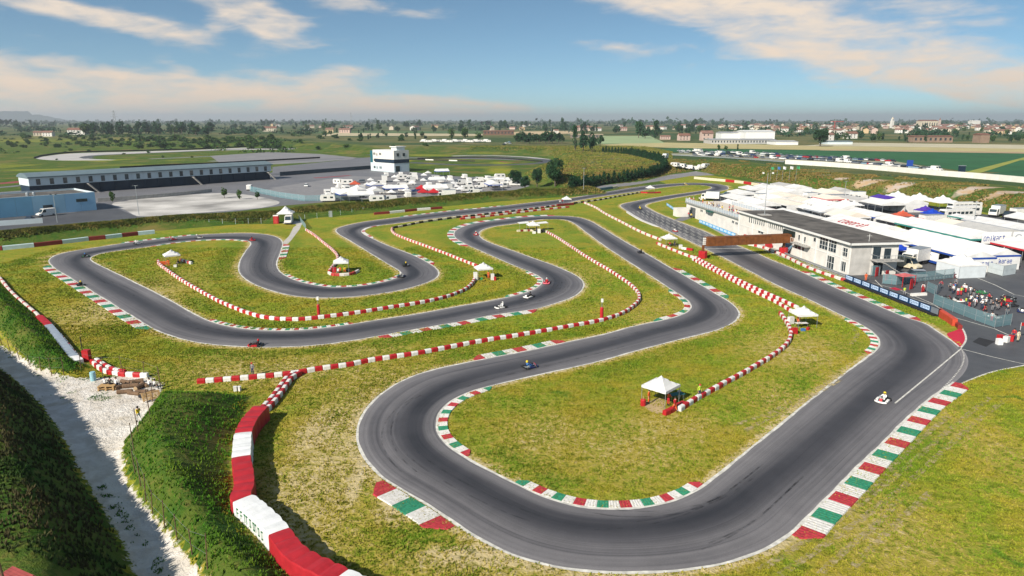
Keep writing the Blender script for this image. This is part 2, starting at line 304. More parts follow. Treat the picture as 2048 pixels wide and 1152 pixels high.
EB = [(1240,412),(1248,418.5),(1258.7,425),(1285.6,440.5),(1313.75,452),(1337,463),(1366.5,477),(1393.4,489.6),(1413.4,500),(1448,516.5),(1498,542.5),(1564,576),(1614,598),(1655.5,618.5),(1697,638),(1716,647),(1734,658),(1750,671),(1757.5,685),(1752,699),(1738,709),(1718,724),(1648.5,776),(1561,846),(1474,916),(1407,968),(1383,985.5),(1343.6,1001),(1317,1009),(1258,1016),(1199,1016),(1140,1008),(1089,992),(1042,971.5),(1003,951),(964,931.5),(921,906),(893,886),(879.5,869),(875,853),(877.5,835),(889,816),(913,798),(944,783.5),(987,771.5),(1081.5,750),(1199,723.5),(1283,700),(1366,678.5),(1428,663),(1461,650),(1477,638),(1481,628),(1475,617),(1457,601.5),(1432,587),(1386,560),(1343,536),(1303.5,513),(1241,477.5),(1204,455),(1176,440),(1148.6,433.5),(1103.5,431.6),(1051,433.8),(999,439.6),(947,447),(919,456),(908,464),(907,471),(915,480),(940,493),(982,511.5),(1016.7,527),(1058,544),(1079,554.5),(1084.5,561),(1081,568),(1068.7,577.4),(1034,589.6),(982,600.7),(912.5,613),(843,626),(773.6,636.5),(704,648),(652,655),(600,660),(555.6,661),(496.5,658),(451,650.5),(416.7,640.5),(382,623),(329.9,594),(277.8,568),(225.7,542.5),(191,525.5),(182,518),(187.5,512),(208,506),(243,500.7),(295,493.75),(347,485.8),(399,480.6),(451,479),(482.6,480.4),(497,483),(500,489),(490,502.4),(479,521.5),(475.7,538),(482.6,552.8),(503.5,567),(541.7,582),(590,592.7),(642,596.3),(700,594.5),(773.6,586),(822,576),(860,563.5),(876,554.5),(879.5,546),(874,537.5),(857,525),(822,508),(780.5,492.5),(749,478.5),(730,469),(724,463),(732,456.5),(756,451),(780.5,448.5),(843,440.5),(912.5,432),(1000,423.5),(1051,417.5),(1125,408.75),(1160,400.5),(1225,390),(1287.5,381),(1312.5,377),(1362.5,371.3),(1395,370),(1415,372),(1422.5,375.5),(1415,379),(1387.5,383.75),(1350,389),(1300,397),(1262.5,404),(1246,407.5)]
LA = smooth_closed(spline(gps(EA), .8, True), 3); LB = smooth_closed(spline(gps(EB), .8, True), 3)
def zipper(A, B):
    n, m = len(A), len(B); i = j = 0; steps = [(0, 0)]
    while i < n or j < m:
        da = np.linalg.norm(A[(i + 1) % n] - B[j % m]) if i < n else 1e9
        db = np.linalg.norm(A[i % n] - B[(j + 1) % m]) if j < m else 1e9
        if da < db: i += 1
        else: j += 1
        steps.append((i, j))
    return steps
ZIP = zipper(LA, LB)
PAIR_A = {}; PAIR_B = {}
for i, j in ZIP: PAIR_A.setdefault(i % len(LA), []).append(j % len(LB)); PAIR_B.setdefault(j % len(LB), []).append(i % len(LA))
PAIR_A = {k: v[len(v) // 2] for k, v in PAIR_A.items()}; PAIR_B = {k: v[len(v) // 2] for k, v in PAIR_B.items()}
mid = np.array([(LA[i % len(LA)] + LB[j % len(LB)]) / 2 for i, j in ZIP])
ds = np.linalg.norm(np.diff(mid, axis=0), axis=1); SS = np.concatenate([[0], np.cumsum(ds)])
# how hard the lane turns decides where the rubber lies
CS = np.linspace(0, SS[-1], 700, endpoint=False); CM = smooth_closed(np.stack([np.interp(CS, SS, mid[:, k]) for k in (0, 1)], 1), 12)
tg = np.roll(CM, -2, 0) - np.roll(CM, 2, 0); hd = np.unwrap(np.arctan2(tg[:, 1], tg[:, 0])); cur = np.gradient(hd, CS)
cur = np.convolve(np.concatenate([cur[-12:], cur, cur[:12]]), np.ones(13) / 13, 'same')[12:-12]
LINE = .5 - np.clip(cur * 3.2, -.26, .26)
LINE = np.convolve(np.concatenate([LINE[-10:], LINE, LINE[:10]]), np.hanning(15) / np.hanning(15).sum(), 'same')[10:-10]
CDIR = tg / np.linalg.norm(tg, axis=1)[:, None]
def lane_dir(x, y):
    k = int(np.argmin(((CM - (x, y)) ** 2).sum(1))); return math.atan2(CDIR[k][1], CDIR[k][0])

def asphalt(name, base, dusty, dark, lane=False):
    m = bpy.data.materials.new(name); m.use_nodes = True; nt = m.node_tree; b = nt.nodes['Principled BSDF']; N = nt.nodes.new; L = nt.links.new
    def M(op, a, b_=None, c=None):
        n = N('ShaderNodeMath'); n.operation = op
        for i, x in enumerate((a, b_, c)):
            if x is None: continue
            if isinstance(x, (int, float)): n.inputs[i].default_value = x
            else: L(x, n.inputs[i])
        return n.outputs[0]
    def noise(vec, sc, det=4, dist=0.0, rough=.55):
        n = N('ShaderNodeTexNoise'); n.inputs['Scale'].default_value = sc; n.inputs['Detail'].default_value = det; n.inputs['Distortion'].default_value = dist; n.inputs['Roughness'].default_value = rough; L(vec, n.inputs['Vector']); return n.outputs[0]
    geo = N('ShaderNodeNewGeometry'); pos = geo.outputs['Position']
    big = noise(pos, .07, 4, .4); med = noise(pos, .55, 5); grain = noise(pos, 9, 3)
    mx = N('ShaderNodeMixRGB'); mx.inputs[1].default_value = tuple(base) + (1,); mx.inputs[2].default_value = tuple(dusty) + (1,)
    if lane:
        at = N('ShaderNodeAttribute'); at.attribute_name = 'lane'; sp = N('ShaderNodeSeparateXYZ'); L(at.outputs['Vector'], sp.inputs[0]); lat, s, line = sp.outputs
        cv = N('ShaderNodeCombineXYZ'); L(M('MULTIPLY', s, .035), cv.inputs[0]); L(M('MULTIPLY', lat, 26), cv.inputs[1]); st = noise(cv.outputs[0], 1, 6, .6)
        cw = N('ShaderNodeCombineXYZ'); L(M('MULTIPLY', s, .012), cw.inputs[0]); L(M('MULTIPLY', lat, 7), cw.inputs[1]); st2 = noise(cw.outputs[0], 1, 3, .8)
        dl = M('DIVIDE', M('SUBTRACT', M('ADD', lat, M('MULTIPLY_ADD', st2, .16, -.08)), line), .17); rub = M('EXPONENT', M('MULTIPLY', M('MULTIPLY', dl, dl), -1.0))
        rub = M('MULTIPLY', rub, M('MULTIPLY_ADD', st, 1.5, .15)); rub = M('MULTIPLY', rub, M('MULTIPLY_ADD', big, 1.2, .25)); rub = M('MULTIPLY', rub, M('MULTIPLY_ADD', M('ABSOLUTE', M('SUBTRACT', line, .5)), 1.9, .62))
        edge = M('MULTIPLY', M('ABSOLUTE', M('SUBTRACT', lat, .5)), 2.0); edge = M('POWER', edge, 3.0)
        du = M('MULTIPLY_ADD', edge, .55, M('MULTIPLY_ADD', st2, .8, M('MULTIPLY_ADD', st, .5, M('MULTIPLY_ADD', big, .7, -.72))))
        du = M('SUBTRACT', du, M('MULTIPLY', rub, .6)); L(du, mx.inputs[0]); mx.use_clamp = True
        mk = N('ShaderNodeMixRGB'); mk.use_clamp = True; L(M('MINIMUM', rub, 1.0), mk.inputs[0]); L(mx.outputs[0], mk.inputs[1]); mk.inputs[2].default_value = tuple(dark) + (1,)
        col = mk.outputs[0]
        # single dark skid marks
        cz = N('ShaderNodeCombineXYZ'); L(M('MULTIPLY', s, .02), cz.inputs[0]); L(M('MULTIPLY', lat, 60), cz.inputs[1]); sk = noise(cz.outputs[0], 1, 2, 1.2)
        k = N('ShaderNodeMapRange'); L(sk, k.inputs[0]); k.inputs[1].default_value = .60; k.inputs[2].default_value = .70; k.inputs[4].default_value = .45
        m4 = N('ShaderNodeMixRGB'); L(k.outputs[0], m4.inputs[0]); L(col, m4.inputs[1]); m4.inputs[2].default_value = (.022, .022, .025, 1); col = m4.outputs[0]
    else:
        L(M('MULTIPLY_ADD', big, 1.6, M('MULTIPLY_ADD', med, .5, -.65)), mx.inputs[0]); mx.use_clamp = True; col = mx.outputs[0]
    m3 = N('ShaderNodeMixRGB'); m3.blend_type = 'MULTIPLY'; m3.inputs[0].default_value = 1; L(col, m3.inputs[1])
    g = N('ShaderNodeMapRange'); L((M('MULTIPLY_ADD', st, .45, M('MULTIPLY_ADD', med, .25, M('MULTIPLY', grain, .3))) if lane else M('MULTIPLY_ADD', med, .5, M('MULTIPLY', grain, .5))), g.inputs[0]); g.inputs[1].default_value = .3; g.inputs[2].default_value = .7; g.inputs[3].default_value = .72 if lane else .82; g.inputs[4].default_value = 1.3 if lane else 1.15
    L(g.outputs[0], m3.inputs[2]); L(m3.outputs[0], b.inputs['Base Color'])
    b.inputs['Roughness'].default_value = .62; b.inputs['Specular IOR Level'].default_value = .35
    bp = N('ShaderNodeBump'); bp.inputs['Strength'].default_value = .25; bp.inputs['Distance'].default_value = .02; L(grain, bp.inputs['Height']); L(bp.outputs[0], b.inputs['Normal'])
    return m
TRACK = asphalt('track_asphalt', (.074, .071, .077), (.215, .203, .203), (.018, .019, .023), True)
LOT = asphalt('old_asphalt', (.062, .064, .070), (.105, .106, .110), (.02, .02, .02)); LOTL = asphalt('pale_asphalt', (.19, .185, .19), (.28, .265, .255), (.02, .02, .02)); LOTM = asphalt('worn_asphalt', (.13, .13, .14), (.19, .185, .19), (.02, .02, .02))
def build_track():
    vs = []; fs = []; at = []
    va = {}; vb = {}
    def vert(d, k, P, s, lat):
        if k not in d:
            ln = float(np.interp(s % SS[-1], CS, LINE)); d[k] = len(vs); p = P[k % len(P)]; vs.append((p[0], p[1], .02)); at.append((lat, s, ln))
        return d[k]
    for q in range(len(ZIP) - 1):
        (i, j), (i2, j2) = ZIP[q], ZIP[q + 1]
        a = vert(va, i, LA, SS[q], 0.); b = vert(vb, j, LB, SS[q], 1.)
        if i2 != i: c = vert(va, i2, LA, SS[q + 1], 0.); fs.append((a, b, c))
        else: c = vert(vb, j2, LB, SS[q + 1], 1.); fs.append((a, b, c))
    me = bpy.data.meshes.new('race_track'); me.from_pydata(vs, [], fs)
    A = me.attributes.new('lane', 'FLOAT_VECTOR', 'POINT'); A.data.foreach_set('vector', np.array(at, np.float32).ravel())
    me.materials.append(TRACK); me.update()
    if me.polygons[0].normal.z < 0: me.flip_normals()
    tag(O('race_track', me), 'grey asphalt kart circuit winding across the grass infield', None, None, 'structure')
build_track()
LINEW = mat('worn_white_line', (.60, .58, .52), .75, .35, 1.5, .1, 20, coord='Object')
def edge_line(name, E, F, pair, w, z, ks=None, off=.0):
    n = len(E); vs = []; fs = []
    ks = list(range(n)) + [0] if ks is None else ks
    for q, k in enumerate(ks):
        k %= n; t = E[(k + 2) % n] - E[(k - 2) % n]; t = t / np.linalg.norm(t); nn = np.array([-t[1], t[0]])
        f = F[pair.get(k, 0)] - E[k]
        if nn @ f < 0: nn = -nn
        ww = w * (1 + .16 * math.sin(k * .37) + .1 * math.sin(k * 1.3))
        p = E[k] + nn * off; r = E[k] + nn * (off + ww); vs += [(p[0], p[1], z), (r[0], r[1], z)]
        if q: a = 2 * q; fs.append((a - 2, a - 1, a + 1, a))
    me = bpy.data.meshes.new(name); me.from_pydata(vs, [], fs); me.materials.append(LINEW); me.update()
    if me.polygons[0].normal.z < 0: me.flip_normals()
    return tag(O(name, me), None, None, None, 'structure')
def near_i(E, p): return int(np.argmin(((E - np.array(gp(*p))) ** 2).sum(1)))
ka, kb = near_i(LA, (1921, 695)), near_i(LA, (1908, 766))
edge_line('track_edge_marking', LA, LB, PAIR_A, .27, .028, [k % len(LA) for k in range(kb, ka + len(LA) + 1)]); edge_line('track_edge_marking', LB, LA, PAIR_B, .27, .028)
def kerb(side, p0, p1, n, w, seq='RWGW', where='', ridges=4, inset=0.0, loc=''):
    """a painted kerb beside one edge of the lane; every painted block is a piece of its own"""
    E, F, pair = (LA, LB, PAIR_A) if side == 'A' else (LB, LA, PAIR_B); N_ = len(E)
    i0, i1 = near_i(E, p0), near_i(E, p1)
    rev = (i1 - i0) % N_ > N_ / 2
    if rev: i0, i1 = i1, i0
    idx = [(i0 + k) % N_ for k in range((i1 - i0) % N_ + 1)]
    P = E[idx]; d = np.concatenate([[0], np.cumsum(np.linalg.norm(np.diff(P, axis=0), axis=1))]); root = O('kerb', None); tag(root, where, None, None, 'structure')
    def at(s):
        q = np.array([np.interp(s, d, P[:, 0]), np.interp(s, d, P[:, 1])]); k = idx[min(int(np.searchsorted(d, s)), len(idx) - 1)]
        t = E[(k + 2) % N_] - E[(k - 2) % N_]; t = t / np.linalg.norm(t); nn = np.array([-t[1], t[0]])
        if nn @ (F[pair.get(k, 0)] - E[k]) > 0: nn = -nn
        return q, nn
    M_ = {'R': KRED, 'W': KWHITE, 'G': KGREEN}
    for b in range(n):
        s0, s1 = d[-1] * b / n, d[-1] * (b + 1) / n - .015; mb = MB(); rows = []
        for r in range(ridges * 2 + 1):
            q, nn = at(s0 + (s1 - s0) * r / (ridges * 2)); h = .035 + (.03 if r % 2 else 0.0)
            tp = min(1, (.35 + (b + r / (ridges * 2)) * .9), (.35 + (n - b - r / (ridges * 2)) * .9))
            a = q + nn * inset; c = q + nn * (inset + w * tp); rows.append([(a[0], a[1], .022), (a[0], a[1], h), (c[0], c[1], h + .05), (c[0] + nn[0] * .05, c[1] + nn[1] * .05, .0)])
        vs = [p for r in rows for p in r]; fs = []
        for r in range(len(rows) - 1):
            for k in range(3): o = r * 4 + k; fs.append((o, o + 1, o + 5, o + 4))
        fs += [(0, 3, 2, 1), tuple(len(vs) - 4 + k for k in range(4))]
        mb.add(vs, fs); me = mb.mesh('kerb_block', M_[seq[(n - 1 - b if rev else b) % len(seq)]]); O('kerb_block', me, root)
kerb('A', (1912, 765), (1587, 1068), 25, 1.75, 'RWGW', 'red, white and green kerb along the outside of the right-hand straight', 5)
kerb('A', (768, 961), (913, 1054), 5, 1.9, 'RWGW', 'short wide ridged kerb below the outside of the bottom corner', 9, .1)
kerb('B', (979, 773), (940, 911), 19, .95, 'GWRW', 'tricolour kerb round the inside of the bottom left bend')
kerb('B', (1036, 967), (1407, 968), 19, .95, 'GWRW', 'tricolour kerb round the inside of the bottom sweep')
kerb('A', (948, 721.6), (1128, 685), 9, 1.5, 'RWGW', 'nine block kerb above the track past the dark red kart')
kerb('A', (752, 673), (1071, 618), 17, 1.5, 'RWGW', 'long kerb below the middle straight')
kerb('A', (1310, 643), (1341, 579), 13, .9, 'GWRW', 'kerb round the inside of the middle right hairpin')
kerb('B', (1343, 536), (1452, 598), 11, 1.4, 'RWGW', 'kerb outside the right-hand hairpin, beside the double block barrier')
kerb('B', (1110, 431.5), (939, 492), 33, 1.6, 'RWGW', 'wide pale kerb round the outside of the top hairpin')
kerb('B', (1010, 595), (1055, 543), 21, .8, 'GWRW', 'kerb round the tip of the infield with the cluttered tent')
kerb('A', (100, 531), (300, 657), 29, 1.6, 'GWRW', 'striped kerb along the outside of the far left straight', 3)
kerb('B', (417, 640), (704, 648), 37, .75, 'RWGW', 'narrow kerb round the inside of the lower left bend', 2)
kerb('A', (568, 549), (801, 549), 33, .75, 'GWRW', 'narrow kerb round the inside of the small left loop', 2)
kerb('A', (566, 489), (557.5, 518), 9, 1.5, 'RWGW', 'stubby striped kerb where the paved path meets the track', 2)
kerb('B', (822, 508), (864, 529), 7, 1.0, 'GWRW', 'short kerb on the outside of the left hairpin exit', 2)
kerb('A', (243, 487), (395, 470), 17, .9, 'GWRW', 'kerb on the far edge of the top left straight', 2)
kerb('B', (300, 493), (497, 483), 21, .7, 'RWGW', 'kerb on the near edge of the top left straight', 2)
kerb('B', (762, 450), (745, 476), 11, .7, 'WRWW', 'pale kerb round the inside of the upper left turn', 2)
kerb('A', (800, 434), (1010, 411.5), 25, .85, 'GWRW', 'kerb along the far edge of the top straight', 2)
kerb('A', (1602, 543), (1838, 642), 21, 1.4, 'RWGW', 'kerb in front of the pit wall banners', 3)
kerb('B', (1697, 638), (1740, 708), 19, .95, 'GWRW', 'kerb round the inside of the right end turn')
kerb('B', (1256, 423), (1318, 454), 9, 1.0, 'WWWW', 'dirty white kerb beside the starting grid', 2)

# grid slots, timing lines on the starting straight, pit exit lines
def strip(name, pts, w, z, m, label=None):
    P = np.array(pts, float); t = np.gradient(P, axis=0); t /= np.linalg.norm(t, axis=1)[:, None]; nn = np.stack([-t[:, 1], t[:, 0]], 1)
    vs = []; fs = []
    for k in range(len(P)):
        a = P[k] + nn[k] * w / 2; b = P[k] - nn[k] * w / 2; vs += [(a[0], a[1], z), (b[0], b[1], z)]
        if k: q = 2 * k; fs.append((q - 2, q - 1, q + 1, q))
    me = bpy.data.meshes.new(name); me.from_pydata(vs, [], fs); me.materials.append(m); me.update()
    if me.polygons[0].normal.z < 0: me.flip_normals()
    return tag(O(name, me), label, None, None, 'structure')
def lane_at(px0, px1, f):
    a, b = np.array(gp(*px0)), np.array(gp(*px1)); return a + (b - a) * f
mb = MB()
aL0, aR0, aL1, aR1 = np.array(gp(1262, 424)), np.array(gp(1303, 420)), np.array(gp(1396, 490)), np.array(gp(1465, 488))
nrow = 26
for r in range(nrow):
    f = r / (nrow - 1)
    for c in range(4):
        g = .12 + .23 * c + (.0 if r % 2 else .05); p = (aL0 + (aR0 - aL0) * g) * (1 - f) + (aL1 + (aR1 - aL1) * g) * f
        t = (aL1 - aL0); t = t / np.linalg.norm(t); nn = np.array([t[1], -t[0]])
        for u0, u1, v0, v1 in ((-.85, .85, -.06, .06), (-.85, -.73, .0, 2.2), (.73, .85, .0, 2.2)):
            q = [p + nn * u + t * v for u, v in ((u0, v0), (u1, v0), (u1, v1), (u0, v1))]
            mb.quad(*[(a[0], a[1], .029) for a in q])
o = mb.build('grid_markings', LINEW); tag(o, 'white starting grid boxes painted on the straight', None, None, 'structure')
strip('start_line_marking', [lane_at((1409, 497.5), (1490, 497), .06), lane_at((1409, 497.5), (1490, 497), .96)], .35, .031, LINEW)
strip('pit_exit_marking', gps([(1923, 697), (1868, 743), (1790, 807)]), .17, .032, LINEW)
strip('pit_road_marking', gps([(1926, 699), (1985, 714), (2060, 731)]), .16, .024, LINEW)
strip('pit_road_edge_marking', spline(gps([(2200, 705), (2048, 731), (1985, 744), (1950, 756), (1910, 773)]), 1), .22, .024, LINEW)
dash = spline(gps([(1924, 700), (1928, 713), (1923, 733), (1905, 757), (1880, 782)]), .32)
mb = MB()
for k in range(0, len(dash) - 1, 2):
    a, b = dash[k], dash[k + 1]; t = (b - a) / np.linalg.norm(b - a); nn = np.array([-t[1], t[0]]) * .08
    mb.quad(*[(p[0], p[1], .033) for p in (a + nn, b + nn, b - nn, a - nn)])
tag(mb.build('dashed_lane_marking', LINEW), 'dotted white line curving across the pit exit', None, None, 'structure')
REDP = mat('red_ground_paint', (.50, .022, .05), .7, .12, .6)
sheet('painted_run_off', spline(gps([(1894, 668), (1908, 662), (1922, 657), (1926, 663), (1930, 675), (1929, 685), (1921, 694), (1906, 682)]), .5, True), .016, REDP, 'structure', 'red painted run-off wedge at the pit exit')
strip('run_off_marking', spline(gps([(1922, 653), (1929, 665), (1932, 678), (1928, 688), (1920, 697)]), .6), .24, .020, LINEW)
# single skid marks that cross the lane
SKID = bpy.data.materials.new('skid_rubber'); SKID.use_nodes = True
def skid_mat():
    nt = SKID.node_tree; b = nt.nodes['Principled BSDF']; N = nt.nodes.new; L = nt.links.new; b.inputs['Base Color'].default_value = (.016, .016, .018, 1); b.inputs['Roughness'].default_value = .6
    g = N('ShaderNodeNewGeometry'); n = N('ShaderNodeTexNoise'); n.inputs['Scale'].default_value = .8; n.inputs['Detail'].default_value = 5; L(g.outputs['Position'], n.inputs['Vector']); r = N('ShaderNodeMapRange'); L(n.outputs[0], r.inputs[0]); r.inputs[1].default_value = .42; r.inputs[2].default_value = .75; r.inputs[4].default_value = .42; L(r.outputs[0], b.inputs['Alpha'])
skid_mat()
rs = random.Random(31); HALF = 4.0
for k in range(46):
    i0 = rs.randrange(len(CM)); n_ = rs.randrange(9, 22); o0 = rs.uniform(-2.6, 2.6); o1 = o0 + rs.uniform(-1.8, 1.8); pts = []
    for q in range(n_):
        i = (i0 + q) % len(CM); f = q / (n_ - 1); o = o0 + (o1 - o0) * f * f; pts.append(CM[i] + np.array([-CDIR[i][1], CDIR[i][0]]) * o)
    P_ = spline(pts, .8)
    for d_ in (0, 1.1): strip('skid_mark', [p + np.array([.7, .7]) * d_ for p in P_], .16, .0245 + .0004 * k + .0002 * d_, SKID)
# paved areas
sheet('paddock_pavement', gps([(1921, 694), (1932, 676), (1922, 657), (1908, 648), (1871, 627), (1694, 558), (1600, 520), (1560, 500), (1496, 478), (1415, 452), (1395, 437), (1430, 400), (1470, 386), (1515, 374), (1545, 371), (1700, 387), (2048, 441), (2700, 560), (2900, 800), (2300, 690), (2048, 731), (1985, 744), (1950, 756), (1910, 772), (1880, 790), (1850, 800), (1880, 760)]), .012, LOT)
sheet('pit_lane_pavement', gps([(1468, 481), (1491, 486), (1545, 508), (1600, 528), (1690, 560), (1697, 552), (1600, 513), (1493, 476), (1420, 448), (1402, 446)]), .016, CONC)
sheet('grid_path', gps([(1348, 440), (1364, 443), (1392, 432), (1381, 426), (1372, 430)]), .014, LOTM)
sheet('paddock_patch', gps([(1945, 684), (1958, 675), (1990, 683), (1972, 694)]), .016, mat('dark_asphalt_patch', (.028, .028, .03), .8, .2, .5))
strip('paddock_marking', gps([(1955, 556), (1990, 570), (2028, 589), (2048, 593), (2100, 600)]), .18, .017, LINEW)
strip('paddock_lane_marking', gps([(1745, 566), (1800, 580), (1862, 606), (1912, 636), (1990, 658), (2030, 676)]), .16, .017, LINEW)
strip('paddock_edge_marking', gps([(1750, 560), (1775, 585), (1810, 592), (1866, 610)]), .14, .017, LINEW)
sheet('red_paint_patch', gps([(1778, 576), (1790, 575), (1806, 580), (1792, 581)]), .017, REDP)
sheet('paved_path', spline(gps([(566, 486), (578, 472), (587, 455), (592, 449), (566, 447), (558, 443), (600, 442), (602, 452), (592, 468), (572, 489)]), .8, True), .014, mat('pale_paving', (.46, .43, .38), .85, .15, .6, .2, 8))
sheet('bare_earth', spline(gps([(1286, 808), (1300, 800), (1332, 795), (1330, 812), (1322, 828), (1308, 826)]), .6, True), .012, mat('bare_earth', (.42, .31, .17), .9, .2, .8))
# ------------------------------------------------------------------ ground sheet
GRAVEL_L = ROAD_L; GRAVEL_R = ext(gps([(0, 690), (40, 716), (80, 746), (160, 756), (250, 752), (300, 752), (328, 768), (310, 806), (275, 857), (247, 888), (243, 924), (255, 967), (298, 1030), (353, 1092), (392, 1147)]), 140, 60)
SCARS = ((1690, 356, 30, 5, 1), (1740, 362, 36, 5, 1), (1800, 371, 40, 5, 1), (1650, 350, 30, 4, .8), (1950, 376, 50, 5, 1), (2020, 384, 50, 6, 1), (1560, 347, 30, 6, .5))
def build_ground():
    n = len(GP); me = bpy.data.meshes.new('ground'); nx, ny = len(xs), len(ys)
    idx = np.arange(n).reshape(ny, nx); q = np.stack([idx[:-1, :-1].ravel(), idx[:-1, 1:].ravel(), idx[1:, 1:].ravel(), idx[1:, :-1].ravel()], 1)
    me.vertices.add(n); me.vertices.foreach_set('co', np.column_stack([GP, GZ]).astype(np.float32).ravel())
    me.loops.add(q.size); me.loops.foreach_set('vertex_index', q.ravel().astype(np.int32))
    me.polygons.add(len(q)); me.polygons.foreach_set('loop_start', np.arange(0, q.size, 4, dtype=np.int32)); me.polygons.foreach_set('loop_total', np.full(len(q), 4, np.int32))
    me.polygons.foreach_set('use_smooth', np.ones(len(q), bool)); me.update(calc_edges=True); me.validate()
    x, y = GP[:, 0], GP[:, 1]
    kd = kdtree.KDTree(len(LA) + len(LB))
    for i, p in enumerate(np.concatenate([LA, LB])): kd.insert((p[0], p[1], 0), i)
    kd.balance()
    verge = np.full(n, 9.0); near = np.where((y < 330) & (y > 30) & (np.abs(x) < 150))[0]
    for i in near: verge[i] = kd.find((x[i], y[i], 0))[2]
    gravel = np.zeros(n)
    k = np.where((y < 150) & (x < 0))[0]; Q = GP[k]; d1, _ = seg_dist(Q, GRAVEL_L); d2, _ = seg_dist(Q, GRAVEL_R); ins = inside(Q, list(GRAVEL_L) + list(GRAVEL_R)[::-1])
    gravel[k] = np.clip(.5 + np.where(ins, 1, -1) * np.minimum(d1, d2) / 1.6, 0, 1)
    wild = np.zeros(n)
    d, _ = seg_dist(GP, BANK); wild = np.maximum(wild, np.clip((9 - d) / 1.6, 0, 1))
    for Lf, Rf in ((B1_L, B1_R), (B2_L, B2_R)):
        wild[k] = np.maximum(wild[k], np.where(inside(Q, list(Lf) + list(Rf)[::-1]), 1, 0) * np.clip(GZ[k] / .8, 0, 1))
    wild[k] = np.maximum(wild[k], np.where((gravel[k] < .5) & (GZ[k] > .3), 1, 0))
    d, _ = seg_dist(GP, TOE + [TOE[0]]); out = ~inside(GP, TOE); slope = np.where(out, np.clip((32 - d) / 6, 0, 1), np.clip((6 - d) / 4, 0, 1)); wild = np.maximum(wild, slope)
    plain = np.where(out, np.clip((d - 20) / 15, 0, 1), 0)
    bare = np.zeros(n)       # dry, thin turf
    for px, py, hw, hh, w in ((640, 960, 150, 260, .6), (760, 760, 260, 60, .45), (560, 740, 260, 40, .5), (1260, 900, 250, 70, .42), (1100, 870, 140, 60, .45), (1750, 1060, 190, 110, .42), (1990, 900, 110, 140, .35), (240, 610, 120, 60, .55), (1600, 700, 140, 50, .5), (1560, 800, 90, 50, .4), (1300, 620, 120, 30, .4), (1240, 700, 100, 14, .5), (720, 700, 100, 20, .4), (1150, 545, 90, 20, .35), (1000, 1120, 260, 40, .7), (728, 935, 22, 70, 1.25), (800, 1010, 60, 40, .9), (950, 1108, 120, 16, 1.25), (640, 860, 60, 60, .8), (1540, 870, 60, 30, .5), (1340, 850, 140, 40, .5), (900, 800, 60, 16, .4)):
        c = np.array(gp(px, py)); a = np.linalg.norm(np.array(gp(px + hw, py)) - c); e = np.linalg.norm(np.array(gp(px, py - hh)) - c)
        bare = np.maximum(bare, w * np.exp(-(((x - c[0]) / a) ** 2 + ((y - c[1]) / e) ** 2)))
    bare = np.maximum(bare, 1.0 * np.exp(-(verge / .8) ** 2))
    dB, sB = seg_dist(GP, BANK); wild = np.maximum(wild, np.where((sB > 0) & (dB > 7) & (x < 75) & (y > 150) & ~out, .72 + .35 * vnoise(x, y, 25, 61), 0))
    lush = np.clip(np.exp(-((verge - 3) / 2.2) ** 2) * .5 * (vnoise(x, y, 9, 8) > -.1), 0, 1)
    scar = np.zeros(n); far_ = np.where((y > 200) & (y < 480) & (x > 60))[0]
    for px, py, hw, hh, w in SCARS:
        c = np.array(hit(px, py)[:2]); a = hw * .24; e = hh; scar[far_] = np.maximum(scar[far_], w * np.exp(-(((x[far_] - c[0]) / a) ** 2 + ((y[far_] - c[1]) / e) ** 2)))
    for nm, v in (('scar', scar), ('gravel', gravel), ('wild', wild), ('plain', plain), ('bare', bare), ('lush', lush)):
        A = me.attributes.new(nm, 'FLOAT', 'POINT'); A.data.foreach_set('value', v.astype(np.float32))
    return me
